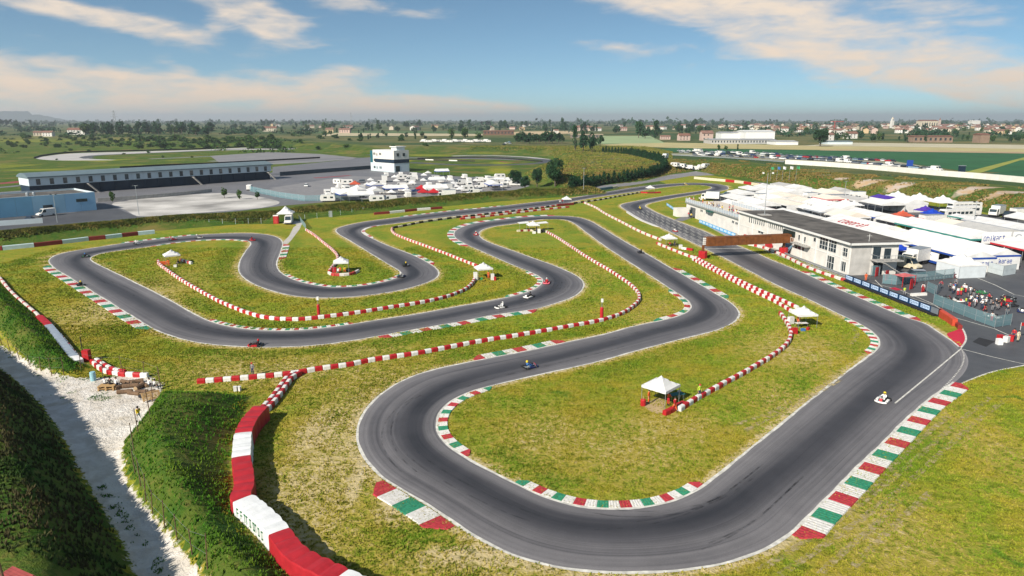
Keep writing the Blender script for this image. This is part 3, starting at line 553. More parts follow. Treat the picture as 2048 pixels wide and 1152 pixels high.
def grass_material(name='turf', tuft=False):
    m = bpy.data.materials.new(name); m.use_nodes = True; nt = m.node_tree; b = nt.nodes['Principled BSDF']; N = nt.nodes.new; L = nt.links.new
    def M(op, a, b_=None, c=None):
        n = N('ShaderNodeMath'); n.operation = op
        for i, x in enumerate((a, b_, c)):
            if x is None: continue
            if isinstance(x, (int, float)): n.inputs[i].default_value = x
            else: L(x, n.inputs[i])
        return n.outputs[0]
    geo = N('ShaderNodeNewGeometry'); pos = geo.outputs['Position']
    fl = N('ShaderNodeVectorMath'); fl.operation = 'MULTIPLY'; L(pos, fl.inputs[0]); fl.inputs[1].default_value = (1, 1, 0 if tuft else 1); P = fl.outputs[0]
    def noise(sc, det=4, dist=0., rough=.55, vec=None):
        n = N('ShaderNodeTexNoise'); n.inputs['Scale'].default_value = sc; n.inputs['Detail'].default_value = det; n.inputs['Distortion'].default_value = dist; n.inputs['Roughness'].default_value = rough; L(vec or P, n.inputs['Vector']); return n.outputs[0]
    def ramp(f, a, c, lo=0., hi=1.):
        n = N('ShaderNodeMapRange'); n.interpolation_type = 'SMOOTHSTEP'; L(f, n.inputs[0]); n.inputs[1].default_value = a; n.inputs[2].default_value = c; n.inputs[3].default_value = lo; n.inputs[4].default_value = hi; return n.outputs[0]
    def mix(f, a, c):
        n = N('ShaderNodeMixRGB'); n.use_clamp = True
        for i, x in ((0, f), (1, a), (2, c)):
            if isinstance(x, (int, float)): n.inputs[i].default_value = x
            elif isinstance(x, tuple): n.inputs[i].default_value = x + (1,)
            else: L(x, n.inputs[i])
        return n.outputs[0]
    def attr(nm): n = N('ShaderNodeAttribute'); n.attribute_name = nm; return n.outputs['Fac']
    n_big, n_mid, n_sm, n_fine = noise(.045, 4, .5), noise(.22, 5, .4), noise(1.5, 5, .6, .62), noise(4.2, 4, .3, .65)
    # mown turf: olive to bright green, tan where it is thin
    col = mix(ramp(M('MULTIPLY_ADD', n_mid, .65, M('MULTIPLY', n_big, .5)), .42, .72), ((.300, .250, .026) if not tuft else (.285, .245, .020)), ((.165, .240, .016) if not tuft else (.140, .230, .012)))
    stv = N('ShaderNodeMapping'); stv.inputs['Rotation'].default_value = (0, 0, .5); stv.inputs['Scale'].default_value = (.25, 2.2, 1); L(P, stv.inputs['Vector']); n_st = noise(1, 4, .3, .6, stv.outputs[0])
    col = mix(ramp(n_st, .52, .66, 0, .35), col, (.39, .33, .07)); col = mix(ramp(n_st, .48, .34, 0, .4), col, (.10, .14, .01))
    col = mix(attr('lush'), col, (.080, .175, .010))
    lushspot = ramp(noise(.16, 3, .8, vec=None), .64, .72, 0, .75); col = mix(lushspot, col, (.055, .15, .012))
    dry = M('ADD', M('MULTIPLY', attr('bare'), .34 if tuft else .66), M('ADD', M('MULTIPLY', n_sm, .95), M('MULTIPLY', n_fine, .45)))
    dry = M('MULTIPLY_ADD', n_big, .25, dry)
    col = mix(ramp(dry, .84, 1.12, 0, .85), col, (.36, .28, .055)); col = mix(ramp(dry, 1.06, 1.34, 0, .95), col, (.52, .42, .22)); col = mix(ramp(dry, 1.5, 1.9, 0, .8), col, (.58, .52, .42))
    col = mix(ramp(n_sm, .32, .47, .65, 0), col, (.075, .092, .008))
    # long grass on the banks
    wc = mix(ramp(n_mid, .35, .65), (.036, .095, .010), (.085, .125, .018)); wc = mix(ramp(n_sm, .48, .72, 0, .7), wc, (.16, .14, .035)); wc = mix(ramp(n_big, .5, .68, 0, .55), wc, (.26, .17, .06))
    wf = ramp(M('ADD', attr('wild'), M('MULTIPLY_ADD', n_sm, .5, -.25)), .4, .6); col = mix(wf, col, wc)
    sf = ramp(M('ADD', attr('scar'), M('MULTIPLY_ADD', n_mid, 1.2, -.75)), .3, .6); col = mix(sf, col, mix(ramp(n_mid, .4, .6), (.44, .37, .31), (.42, .29, .17)))
    # farm land
    pc = mix(ramp(noise(.006, 3, .4), .45, .55), (.05, .085, .028), (.15, .14, .055)); pc = mix(ramp(noise(.02, 3), .5, .6, 0, .6), pc, (.045, .085, .03)); col = mix(attr('plain'), col, pc)
    # crushed stone
    gc = mix(ramp(noise(.5, 5, .6), .35, .68), (.56, .51, .44), (.72, .68, .62)); gc = mix(ramp(n_fine, .62, .75, 0, .6), gc, (.22, .20, .15)); gc = mix(ramp(n_mid, .58, .7, 0, .5), gc, (.42, .34, .2))
    gf = ramp(M('ADD', attr('gravel'), M('MULTIPLY_ADD', n_sm, .9, M('MULTIPLY_ADD', n_fine, .5, -.7))), .42, .56); col = mix(gf, col, gc)
    L(col, b.inputs['Base Color']); b.inputs['Roughness'].default_value = .95; b.inputs['Specular IOR Level'].default_value = .12
    if not tuft:
        bp = N('ShaderNodeBump'); bp.inputs['Strength'].default_value = .9; bp.inputs['Distance'].default_value = .28
        L(M('MULTIPLY_ADD', n_sm, 1.0, M('MULTIPLY', n_fine, .55)), bp.inputs['Height']); L(bp.outputs[0], b.inputs['Normal'])
    return m
TURF = grass_material()
gme = build_ground(); gme.materials.append(TURF)
GROUND = tag(O('ground', gme), None, None, None, 'structure')
# ------------------------------------------------------------------ block barriers
def block_mesh(m, L_=.92, W=.5, Hh=.56, nm='barrier_block'):
    mb = MB(); l, w, h = L_ / 2, W / 2, Hh
    prof = [(-w, 0), (-w, h * .72), (-w * .8, h * .93), (-w * .55, h), (w * .55, h), (w * .8, h * .93), (w, h * .72), (w, 0)]
    n = len(prof); vs = []
    for x, s in ((-l, .86), (-l + .06, 1), (l - .06, 1), (l, .86)):
        vs += [(x, y * s, z * (1 if s == 1 else .96)) for y, z in prof]
    fs = [(j * n + i, (j + 1) * n + i, (j + 1) * n + i + 1, j * n + i + 1) for j in range(3) for i in range(n - 1)] + [tuple(range(n)), tuple(range(4 * n - 1, 3 * n - 1, -1))]
    mb.add(vs, fs); return mb.mesh(nm, m)
PINKW = mat('weathered_white_plastic', (.66, .60, .55), .55, .2, 2); PINKR = mat('faded_red_plastic', (.45, .045, .04), .55, .3, 2); TYREB = mat('black_tyre_block', (.028, .024, .024), .7, .3, 3); CREAM = mat('cream_plastic', (.62, .55, .40), .6, .2, 2)
BM = {'R': block_mesh(RED), 'W': block_mesh(WHITE), 'r': block_mesh(PINKR), 'w': block_mesh(PINKW), 'D': block_mesh(TYREB), 'c': block_mesh(CREAM)}
NB = [0]
def barrier(label, px, pat='RW', L_=.92, off=0.0, Z=.28, group=None):
    pts = spline(gps(px, Z), L_ * 1.04); root = thing('block_barrier', label, 'barrier', (pts[0][0], pts[0][1], 0), 0, group); o0 = pts[0]
    for i in range(len(pts) - 1):
        a, b = pts[i], pts[i + 1]; t = (b - a) / np.linalg.norm(b - a); nn = np.array([-t[1], t[0]]); c = (a + b) / 2 + nn * (off + random.uniform(-.03, .03)) - o0
        if NB[0] > 100000: break
        ob = O('barrier_block', BM[pat[i % len(pat)]], root, (c[0], c[1], random.uniform(-.015, .015)), math.atan2(t[1], t[0]) + random.uniform(-.045, .045))
    return root
barrier('long red and white block barrier between the two hairpins and the middle straight', [(394, 762), (460, 757), (521, 752), (590, 745), (635, 737), (700, 728), (739, 720), (843, 704), (947, 684), (1051, 667), (1138, 652), (1201, 640), (1242, 627), (1270, 609), (1279, 596), (1275, 583), (1260, 568), (1225, 544), (1173, 513), (1138, 490), (1110, 472), (1093, 463)])
barrier('left row of the red and white branch barrier leading to the covered wall', [(597, 745), (583, 752), (572, 764), (558, 784), (541, 805), (527, 820)], off=.3)
barrier('right row of the red and white branch barrier leading to the covered wall', [(597, 745), (583, 752), (572, 764), (558, 784), (541, 805), (527, 820)], 'WR', off=-.3)
barrier('red and white block barrier looping through the left infield past the red mast', [(316, 521), (318, 527), (333, 539), (364, 560), (399, 580.5), (434, 599.7), (469, 615), (503, 627.4), (538, 635), (590, 638), (639, 634), (704, 626), (774, 615), (843, 604), (895, 592), (930, 578), (946, 564), (949, 556)])
barrier('short block barrier behind the left infield tent', [(361, 519.5), (372, 522.5), (383, 526)])
barrier('pale block barrier running down to the tent in the small loop', [(612, 459), (625, 467), (649, 486), (668, 502), (675, 512), (673, 522), (664, 534), (658, 543)], 'wr')
barrier('curved block barrier in front of the tent in the small loop', [(657, 545), (667, 549), (690, 549), (704, 547), (717, 541)], 'wwrr')
barrier('pale block barrier running down to the tent with the white boxes', [(784, 456), (784, 461), (791, 468), (817, 479), (850, 491), (895, 508), (930, 522), (954, 531)], 'rw')
barrier('dark and cream block barrier along the upper straight', [(786, 455), (808, 451), (843, 444), (885, 438), (930, 432)], 'DDcc')
barrier('back row of the double red and white barrier on the upper straight', [(926, 433), (970, 428), (1017, 423), (1086, 414.5), (1116, 410.5)], 'rrcDDw')
barrier('front row of the double red and white barrier on the upper straight', [(920, 437.5), (970, 432.5), (1017, 427), (1086, 419), (1138, 413.5)], 'rrww')
barrier('black and cream block barrier between the two far tents', [(1148, 406), (1175, 402.5), (1200, 399), (1250, 390), (1284, 384)], 'DDcc')
barrier('thin pale block barrier crossing the grass to the grid tent', [(1168, 405), (1190, 414), (1211, 427), (1242, 443), (1277, 461), (1300, 471), (1322, 479)], 'rwww')
barrier('pale block barrier below the grid tent', [(1314, 486), (1340, 497), (1366, 507), (1390, 516)], 'rww')
barrier('upper row of the double barrier between the hairpin and the main straight', [(1388, 513), (1420, 530), (1448, 545), (1510, 575.5), (1556, 596), (1596, 615)], 'RW')
barrier('lower row of the double barrier between the hairpin and the main straight', [(1386, 518), (1418, 535), (1448, 551), (1510, 583), (1552, 603), (1586, 623)], 'WR')
barrier('snaking red and white barrier ending at the nearest white tent', [(1560, 625), (1569, 637), (1578, 652), (1582, 667), (1577, 683), (1557, 702), (1523, 724), (1487, 745), (1444, 768), (1400, 792), (1358, 818)], 'RW')
barrier('white pit wall blocks with red triangles in front of the main building', [(1497, 488), (1525, 494), (1564, 509), (1598, 526), (1635, 542), (1690, 560)], 'wwr')
barrier('front row of faded blocks at the foot of the left bank', [(0, 552), (12, 566), (28, 585), (52, 606), (76, 626), (100, 647), (122, 667), (140, 688), (160, 712)], 'wrww', off=-.3)
barrier('red and white blocks curving past the people on the logs', [(183, 722), (198, 734), (215, 743), (243, 747.5), (271, 748.5), (296, 750)], 'RW')
barrier('back row of blocks curving past the people on the logs', [(186, 721), (204, 732), (222, 741), (246, 745.5)], 'WR', off=.35)
# big covered wall of bales, bottom left: each tarpaulin is a length of its own
TARPR = mat('red_tarpaulin', (.40, .020, .028), .5, .2, 1.3, .35, 5); TARPW = mat('white_tarpaulin', (.72, .73, .72), .5, .1, 1.3, .35, 5); GREENP = mat('green_print', (.03, .2, .09), .6, .2, 3); TARPW_SHADE = mat('shaded_white_tarpaulin', (.27, .32, .38), .55, .15, 1.3, .3, 5)  # the grey-blue one is white tarpaulin with the bank's shade in its colour
def covered_wall(label, px, segs, W, Hh, step=1.25, Z=.6):
    pts = spline(gps(px, Z), step / 4); n = (len(pts) - 1) // 4 * 4; root = thing('covered_bale_wall', label, 'barrier', (pts[0][0], pts[0][1], 0))
    def frame(i):
        t = pts[min(i + 1, len(pts) - 1)] - pts[max(i - 1, 0)]; t = t / np.linalg.norm(t); return pts[i] - pts[0], np.array([-t[1], t[0]])
    near = lambda q: int(round(np.argmin(((pts - np.array(gp(q[0], q[1], Z))) ** 2).sum(1)) / 4)) * 4
    a = 0
    for col, k in segs:
        i0 = a; i1 = min(near(k), n); a = i1
        if i1 <= i0: continue
        mb = MB(); rows = []
        for i in range(i0, i1 + 1):
            c, nn = frame(i); ph = (i % 4) / 4; sag = .075 * math.sin(ph * math.pi) ** .35 - .04 + random.uniform(-.03, .03); h = Hh - .09 + sag; w = W / 2 * (.97 + .05 * math.sin(ph * math.pi) + random.uniform(-.012, .012))
            if i == i0 or i == i1: w *= .985
            prof = [(-w * 1.03, 0), (-w * 1.01, h * .5), (-w, h * .9), (-w * .95, h), (-w * .3, h + .02), (w * .3, h + .02), (w * .95, h), (w, h * .93), (w * 1.01, h * .5), (w * 1.04, 0)]
            sh = .01 if i == i0 else (-.01 if i == i1 else 0)
            rows.append([(c[0] + nn[0] * p, c[1] + nn[1] * p, z) for p, z in prof])
        q = len(rows[0]); vs = [p for r in rows for p in r]
        fs = [(r * q + k2, r * q + k2 + 1, (r + 1) * q + k2 + 1, (r + 1) * q + k2) for r in range(len(rows) - 1) for k2 in range(q - 1)] + [tuple(range(q))[::-1], tuple(len(vs) - q + k2 for k2 in range(q))]
        mb.add(vs, fs); ob = mb.build('tarpaulin_cover', {'R': TARPR, 'W': TARPW, 'G': TARPW_SHADE, 'L': TARPW}[col], root)
        if col == 'L':       # the white cover carries green lettering on its left flank
            mt = MB(); c0, n0 = frame(i0 + 2); c1, n1 = frame(i1 - 3); d = c1 - c0; ln = np.linalg.norm(d); d = d / ln
            for k2 in range(9):
                f0, f1 = (k2 + .12) / 9, (k2 + .82) / 9
                ii = i0 + 2 + (i1 - i0 - 5) * (f0 + f1) / 2; c, nn = frame(int(ii)); t = np.array([nn[1], -nn[0]]); side = W / 2 * 1.05 + .02
                s_ = -1 if True else 1
                for u0, u1, z0, z1 in random.choice((((-.13, -.08, .3, .75), (-.13, .12, .67, .75), (-.13, .1, .47, .54)), ((-.13, -.07, .3, .75), (.07, .13, .3, .75), (-.13, .13, .67, .75), (-.13, .13, .3, .38)), ((-.04, .03, .3, .75), (-.13, .13, .67, .75)))):
                    P4 = [c + t * u + nn * s_ * side for u in (u0, u1)]
                    mt.add([(P4[0][0], P4[0][1], z0 * Hh), (P4[1][0], P4[1][1], z0 * Hh), (P4[1][0], P4[1][1], z1 * Hh), (P4[0][0], P4[0][1], z1 * Hh)], [(0, 1, 2, 3)])
            mt.build('lettering', GREENP, ob)
    return root
covered_wall('tall red and white tarpaulin covered wall snaking below the grassy mound', [(524, 822), (503, 845), (488, 876), (485, 905), (484, 930), (489, 960), (489, 985), (483, 1006), (497, 1016), (520, 1035), (545, 1060), (565, 1085), (583, 1110), (605, 1128), (640, 1146), (700, 1175), (760, 1205)], [('R', (488, 873)), ('W', (485, 928)), ('R', (484, 1004)), ('L', (556, 1074)), ('R', (690, 1170)), ('W', (760, 1205))], 1.6, 1.6, Z=.9)
covered_wall('low wall of red, white and shade-greyed covers at the foot of the left bank', [(78, 634), (97, 652), (112, 670), (130, 694), (148, 715), (160, 724)], [('R', (97, 652)), ('G', (148, 714)), ('W', (160, 724))], 1.0, .75, 1.1, .4)
def long_barrier(label, pts, segs, W, Hh, mats_, Z):
    """plain straight-sided barrier units, butted in a row"""
    P = spline(gps(pts, Z), .5); d = np.linspace(0, 1, len(P)); root = thing('unit_barrier', label, 'barrier', (P[0][0], P[0][1], 0)); tot = sum(k for _, k in segs); a = 0
    for c, k in segs:
        f0, f1 = a / tot, (a + k) / tot; a += k; p = [np.array([np.interp(f, d, P[:, 0]), np.interp(f, d, P[:, 1])]) - P[0] for f in (f0, f1)]; v = p[1] - p[0]; ln = np.linalg.norm(v)
        mb = MB(); mb.side([(-W / 2, 0), (-W / 2, Hh * .9), (-W / 2 + .06, Hh), (W / 2 - .06, Hh), (W / 2, Hh * .9), (W / 2, 0)], .015, ln - .015)
        mb.build('barrier_unit', mats_[c], root, loc=(p[0][0], p[0][1], 0), rz=math.atan2(v[1], v[0]))
    return root
DRED = mat('dark_red_panel', (.20, .025, .02), .6, .2, 1); PALEB = mat('pale_blue_panel', (.52, .64, .66), .6, .12, 1)
LM = {'R': DRED, 'W': PALEB, 'r': RED, 'w': WHITE, 'B': mat('grey_blue_panel', (.10, .17, .20), .6, .2, 1), 'C': CREAM, 'O': mat('orange_red_plastic', (.52, .07, .035), .5, .2, 2)}
long_barrier('long dark red and pale blue barrier at the top left below the grass bank', [(-60, 500), (20, 495), (76, 489), (130, 483), (180, 477), (212, 474), (246, 470), (278, 466.5), (309, 463.5)], [('R', 2.2), ('W', 2.2), ('R', 2.1), ('W', 2.1), ('R', 1.35), ('W', 1.4), ('R', 1.4), ('W', 1.45)], .7, 1.0, LM, .5)
long_barrier('short dark red and white barrier above the upper straight', [(748, 427), (775, 425), (805, 422), (832, 419), (859, 417), (884, 415)], [('R', 1.05), ('w', 1.15), ('R', 1.0), ('w', 1.0), ('R', .9)], .7, .75, LM, .4)
long_barrier('cream and red barrier round the far end of the circuit', [(1389, 355.5), (1415, 358), (1445, 360.5), (1480, 364), (1515, 369), (1530, 371.5)], [('C', 2.8), ('C', 2.8), ('r', 1.6), ('C', 1.8), ('r', 1.7), ('C', 1.8), ('r', 1.2)], .8, 1.2, LM, .6)
long_barrier('grey blue wall of padded panels beside the far straight', [(1130, 385), (1165, 382), (1200, 378.5), (1234, 374)], [('B', 1)] * 11 + [('C', 1.4)], .7, 1.1, LM, .5)
long_barrier('orange red water barrier at the end of the blue banners', [(1876, 629), (1893, 640), (1909, 651)], [('O', 1), ('O', 1)], .7, 1.15, LM, .1)
long_barrier('low dark red barrier at the pit exit corner', [(1908, 645), (1920, 657)], [('R', 1)], .6, .6, LM, .1)
# blue banner wall: tyre wall below, a white board with a logo on every panel
NAVY = mat('navy_banner', (.012, .045, .115), .5, .15, 1); PALE = mat('pale_blue_print', (.50, .64, .86), .5, .08, 2)
def logo_board(mb, x0, x1, z0, z1, y):
    """round emblem and a word in navy, too small to read in the photograph"""
    h = z1 - z0; cx, cz, r = x0 + h * .55, (z0 + z1) / 2, h * .40
    n = 14
    for i in range(n):
        if i in (1, 8): continue
        a0, a1 = 2 * math.pi * i / n, 2 * math.pi * (i + 1) / n
        mb.add([(cx + k * math.cos(a), y, cz + k * math.sin(a)) for k, a in ((r, a0), (r, a1), (r * .62, a1), (r * .62, a0))], [(0, 1, 2, 3)])
    mb.add([(cx - r * .3, y, cz - r * .12), (cx + r * .35, y, cz - r * .12), (cx + r * .35, y, cz + r * .12), (cx - r * .3, y, cz + r * .12)], [(0, 1, 2, 3)])
    xa = cx + r * 1.5; w = (x1 - xa - h * .1) / 5
    for k, st in enumerate(([(0, .25, 0, 1), (.75, 1, 0, 1), (.25, .75, .75, 1)], [(0, .25, 0, 1), (.25, 1, .75, 1), (.25, 1, 0, .22), (.75, 1, .2, .8)], [(.38, .62, 0, 1), (0, 1, .75, 1)], [(0, .25, 0, 1), (.25, 1, .75, 1), (.25, .9, .4, .6), (.25, 1, 0, .22)], [(0, .25, 0, 1), (.75, 1, 0, 1), (.25, .75, .4, .6)])):
        for u0, u1, v0, v1 in st:
            X0, X1, Z0, Z1 = xa + w * (k + u0 * .75), xa + w * (k + u1 * .75), cz - h * .24 + h * .48 * v0, cz - h * .24 + h * .48 * v1
            mb.add([(X0, y, Z0), (X1, y, Z0), (X1, y, Z1), (X0, y, Z1)], [(0, 1, 2, 3)])
def banner_wall():
    a, b = np.array(gp(1690, 562)), np.array(gp(1875, 634)); v = b - a; ln = np.linalg.norm(v); root = thing('banner_barrier', 'navy banner wall with nine pale logo panels beside the pit exit', 'barrier', (a[0], a[1], 0), math.atan2(v[1], v[0]))
    mb = MB(); mb.box(0, ln, .02, .5, 0, 1.25); mb.build('backing_wall', DARK, root)
    mb = MB()
    for k in range(int(ln / .55)):
        mb.lathe([(.18, .03), (.27, .06), (.27, .16), (.18, .19)], 8, (k * .55 + .28, -.28, 0)); mb.lathe([(.18, .20), (.27, .23), (.27, .33), (.18, .36)], 8, (k * .55 + .28, -.28, 0))
    mb.build('tyre_row', DARK, root)
    n = 9; w = (ln - 1.6) / n
    for k in range(n):
        x0, x1 = k * w, (k + 1) * w; p = O('banner_panel', None, root)
        mb = MB(); mb.box(x0 + .01, x1 - .01, -.05, .018, .38, 1.3); mb.build('backing', NAVY, p)
        mb = MB(); mb.box(x0 + w * .1, x1 - w * .12, -.07, -.052, .58, 1.22); mb.build('print', PALE, p)
        mb = MB(); logo_board(mb, x0 + w * .1, x1 - w * .12, .58, 1.22, -.073); mb.build('logo', NAVY, p)
    mb = MB(); mb.box(n * w + .01, ln, -.05, .018, .38, 1.3); mb.build('grey_panel', mat('grey_panel', (.16, .18, .21), .6, .15, 1), root)
banner_wall()
def flat_banner(label, p0, p1, Hh, n, z=.1):
    a, b = np.array(gp(*p0)), np.array(gp(*p1)); v = b - a; ln = np.linalg.norm(v); root = thing('advert_banner', label, 'banner', (a[0], a[1], 0), math.atan2(v[1], v[0])); w = ln / n
    SKYB = mat('sky_blue_banner', (.05, .33, .62), .5, .15, 1)
    for k in range(n):
        p = O('banner_panel', None, root); x0, x1 = k * w, (k + 1) * w
        mb = MB(); mb.box(x0 + .02, x1 - .02, -.03, .03, z, z + Hh); mb.build('backing', SKYB, p)
        mb = MB(); mb.box(x0 + w * .12, x1 - w * .1, -.045, -.032, z + Hh * .25, z + Hh * .85); mb.build('print', PALE, p)
    return root
flat_banner('row of ten blue and white boards along the foot of the viewing terrace', (1398, 446), (1470, 475), 1.0, 10)
flat_banner('row of blue and white boards round the grid entrance', (1333, 411), (1362, 431), .9, 5)
# low guard rail along the pit lane
def guard_rail():
    a, b = np.array(gp(1569, 511)), np.array(gp(1690, 556)); v = b - a; ln = np.linalg.norm(v); root = thing('guard_rail', 'steel guard rail along the concrete lane before the main building', 'guard rail', (a[0], a[1], 0), math.atan2(v[1], v[0]))
    mb = MB(); mb.side([(-.04, .45), (-.08, .5), (-.04, .56), (-.08, .62), (-.08, .7), (-.04, .75), (0, .75), (0, .45)], 0, ln); mb.build('rail', STEEL, root)
    for k in range(int(ln / 3) + 1): MB().box(k * 3, k * 3 + .1, 0, .12, 0, .72).build('post', STEEL, root)
guard_rail()
# ------------------------------------------------------------------ people
def skin_person(joints, edges, name):
    me = bpy.data.meshes.new('sketch'); me.from_pydata([j[0] for j in joints], edges, []); o = bpy.data.objects.new('sketch', me); COL.objects.link(o)
    sk = o.modifiers.new('skin', 'SKIN'); sk.use_smooth_shade = True; sk.branch_smoothing = .4
    for i, v in enumerate(me.skin_vertices[0].data): v.radius = joints[i][1] if isinstance(joints[i][1], tuple) else (joints[i][1],) * 2; v.use_root = i == 0
    o.modifiers.new('sub', 'SUBSURF').levels = 1
    dg = bpy.context.evaluated_depsgraph_get(); r = bpy.data.meshes.new_from_object(o.evaluated_get(dg)); r.name = name
    bpy.data.objects.remove(o); bpy.data.meshes.remove(me); return r
def body(pose):
    P = {'pelvis': (0, 0, .95), 'waist': (0, 0, 1.1), 'chest': (0, .01, 1.32), 'neck': (0, 0, 1.5), 'head': (0, .02, 1.6), 'crown': (0, .01, 1.70),
         'hipL': (-.1, 0, .9), 'kneeL': (-.11, .02, .5), 'ankL': (-.11, -.02, .09), 'toeL': (-.12, .14, .04), 'hipR': (.1, 0, .9), 'kneeR': (.11, .02, .5), 'ankR': (.11, -.02, .09), 'toeR': (.12, .14, .04),
         'shL': (-.19, 0, 1.42), 'elL': (-.25, -.02, 1.14), 'wrL': (-.26, .06, .90), 'hdL': (-.26, .08, .80), 'shR': (.19, 0, 1.42), 'elR': (.25, -.02, 1.14), 'wrR': (.26, .06, .90), 'hdR': (.26, .08, .80)}
    if pose == 'reach': P.update(elL=(-.26, .14, 1.2), wrL=(-.18, .38, 1.22), hdL=(-.15, .47, 1.24), elR=(.25, .1, 1.15), wrR=(.15, .3, 1.08), hdR=(.12, .38, 1.1))
    if pose == 'walk': P.update(kneeL=(-.11, .2, .52), ankL=(-.11, .14, .12), toeL=(-.11, .3, .06), kneeR=(.11, -.06, .5), ankR=(.11, -.3, .12), toeR=(.11, -.17, .04), elL=(-.24, -.14, 1.16), wrL=(-.25, -.16, .92), hdL=(-.25, -.14, .82), elR=(.24, .1, 1.16), wrR=(.23, .26, .98), hdR=(.22, .33, .92))
    if pose == 'sit':
        for k in ('pelvis', 'waist', 'chest', 'neck', 'head', 'crown', 'shL', 'shR'): P[k] = (P[k][0], P[k][1] + (.10 if k in ('chest', 'neck', 'head', 'crown', 'shL', 'shR') else 0), P[k][2] - .42)
        P.update(hipL=(-.1, .02, .5), kneeL=(-.14, .42, .50), ankL=(-.14, .40, .09), toeL=(-.14, .55, .04), hipR=(.1, .02, .5), kneeR=(.14, .42, .50), ankR=(.14, .40, .09), toeR=(.14, .55, .04), elL=(-.25, .14, .74), wrL=(-.17, .36, .64), hdL=(-.13, .43, .62), elR=(.25, .14, .74), wrR=(.17, .36, .64), hdR=(.13, .43, .62))
    if pose == 'drive':
        P.update(pelvis=(0, -.38, .2), waist=(0, -.44, .33), chest=(0, -.47, .55), neck=(0, -.46, .73), head=(0, -.44, .83), crown=(0, -.44, .92), hipL=(-.1, -.3, .18), kneeL=(-.2, .1, .38), ankL=(-.17, .46, .2), toeL=(-.17, .54, .28), hipR=(.1, -.3, .18), kneeR=(.2, .1, .38), ankR=(.17, .46, .2), toeR=(.17, .54, .28),
                 shL=(-.18, -.44, .64), elL=(-.27, -.2, .5), wrL=(-.16, .04, .52), hdL=(-.14, .1, .54), shR=(.18, -.44, .64), elR=(.27, -.2, .5), wrR=(.16, .04, .52), hdR=(.14, .1, .54))
    rad = dict(pelvis=(.15, .11), waist=(.14, .1), chest=(.17, .115), neck=.055, head=(.085, .10), crown=(.07, .08), hipL=.09, hipR=.09, kneeL=.062, kneeR=.062, ankL=.045, ankR=.045, toeL=.04, toeR=.04, shL=.065, shR=.065, elL=.048, elR=.048, wrL=.034, wrR=.034, hdL=.04, hdR=.04)
    names = list(P); ix = {n: i for i, n in enumerate(names)}
    ed = [('pelvis', 'waist'), ('waist', 'chest'), ('chest', 'neck'), ('neck', 'head'), ('head', 'crown'), ('pelvis', 'hipL'), ('hipL', 'kneeL'), ('kneeL', 'ankL'), ('ankL', 'toeL'), ('pelvis', 'hipR'), ('hipR', 'kneeR'), ('kneeR', 'ankR'), ('ankR', 'toeR'), ('chest', 'shL'), ('shL', 'elL'), ('elL', 'wrL'), ('wrL', 'hdL'), ('chest', 'shR'), ('shR', 'elR'), ('elR', 'wrR'), ('wrR', 'hdR')]
    me = skin_person([(P[n], rad[n]) for n in names], [(ix[a], ix[b]) for a, b in ed], 'person_' + pose)
    # 0 skin, 1 top, 2 trousers, 3 shoes : by the nearest bone
    zone = {'head': 0, 'neck': 0, 'crown': 0, 'wrL': 0, 'wrR': 0, 'hdL': 0, 'hdR': 0, 'chest': 1, 'waist': 1, 'shL': 1, 'shR': 1, 'elL': 1, 'elR': 1, 'pelvis': 2, 'hipL': 2, 'hipR': 2, 'kneeL': 2, 'kneeR': 2, 'ankL': 3, 'ankR': 3, 'toeL': 3, 'toeR': 3}
    if pose == 'drive': zone.update(wrL=1, wrR=1, hdL=3, hdR=3, pelvis=1, hipL=1, hipR=1, kneeL=1, kneeR=1)
    J = [(Vector(P[n]), zone[n]) for n in names]
    for m in (SKIN, FABW, DENIM, DARK): me.materials.append(m)
    for p in me.polygons: p.material_index = min(J, key=lambda q: (q[0] - p.center).length_squared)[1]
    return me, P
BODY = {p: body(p) for p in ('stand', 'reach', 'walk', 'sit', 'drive')}
def hair_mesh():
    mb = MB(); mb.lathe([(.03, .115), (.075, .095), (.105, .05), (.112, 0), (.10, -.05)], 10); return mb.mesh('hair', HAIR, True)
HAIRM = hair_mesh()
def cap_mesh():
    mb = MB(); mb.lathe([(.03, .12), (.08, .10), (.112, .05), (.115, .02)], 10); mb.prism([(-.08, .09), (.08, .09), (.06, .21), (-.06, .21)], .02, .035); return mb.mesh('cap', FABR)
CAPM = cap_mesh()
def helmet_mesh():
    mb = MB(); mb.lathe([(.06, .155), (.12, .12), (.155, .05), (.16, -.02), (.145, -.09), (.11, -.14)], 12); mb.add([(-.13, .10, -.03), (.13, .10, -.03), (.13, .10, .05), (-.13, .10, .05), (-.07, .165, -.03), (.07, .165, -.03), (.07, .165, .05), (-.07, .165, .05)], [(4, 5, 6, 7), (0, 4, 7, 3), (5, 1, 2, 6), (3, 7, 6, 2)], 1); return mb.mesh('helmet', [FABW, GLASS], True)
HELM = helmet_mesh()
def person(pose, loc, rz, label, top=FABW, legs=DENIM, head='hair', hm=None, group=None, sc=1.0, skin_legs=False):
    me, P = BODY[pose]; o = O('person', me, None, loc, rz, sc); tag(o, label, 'person', group)
    recolour(o, 1, top); recolour(o, 2, legs)
    h = P['head']
    if head == 'hair': O('hair', HAIRM, o, (h[0], h[1] - .012, h[2] + .02))
    elif head == 'cap': c = O('cap', CAPM, o, (h[0], h[1] - .01, h[2] + .02)); recolour(c, 0, hm or FABR)
    elif head == 'helmet': c = O('helmet', HELM, o, (h[0], h[1], h[2] + .02)); recolour(c, 0, hm or FABW)
    return o
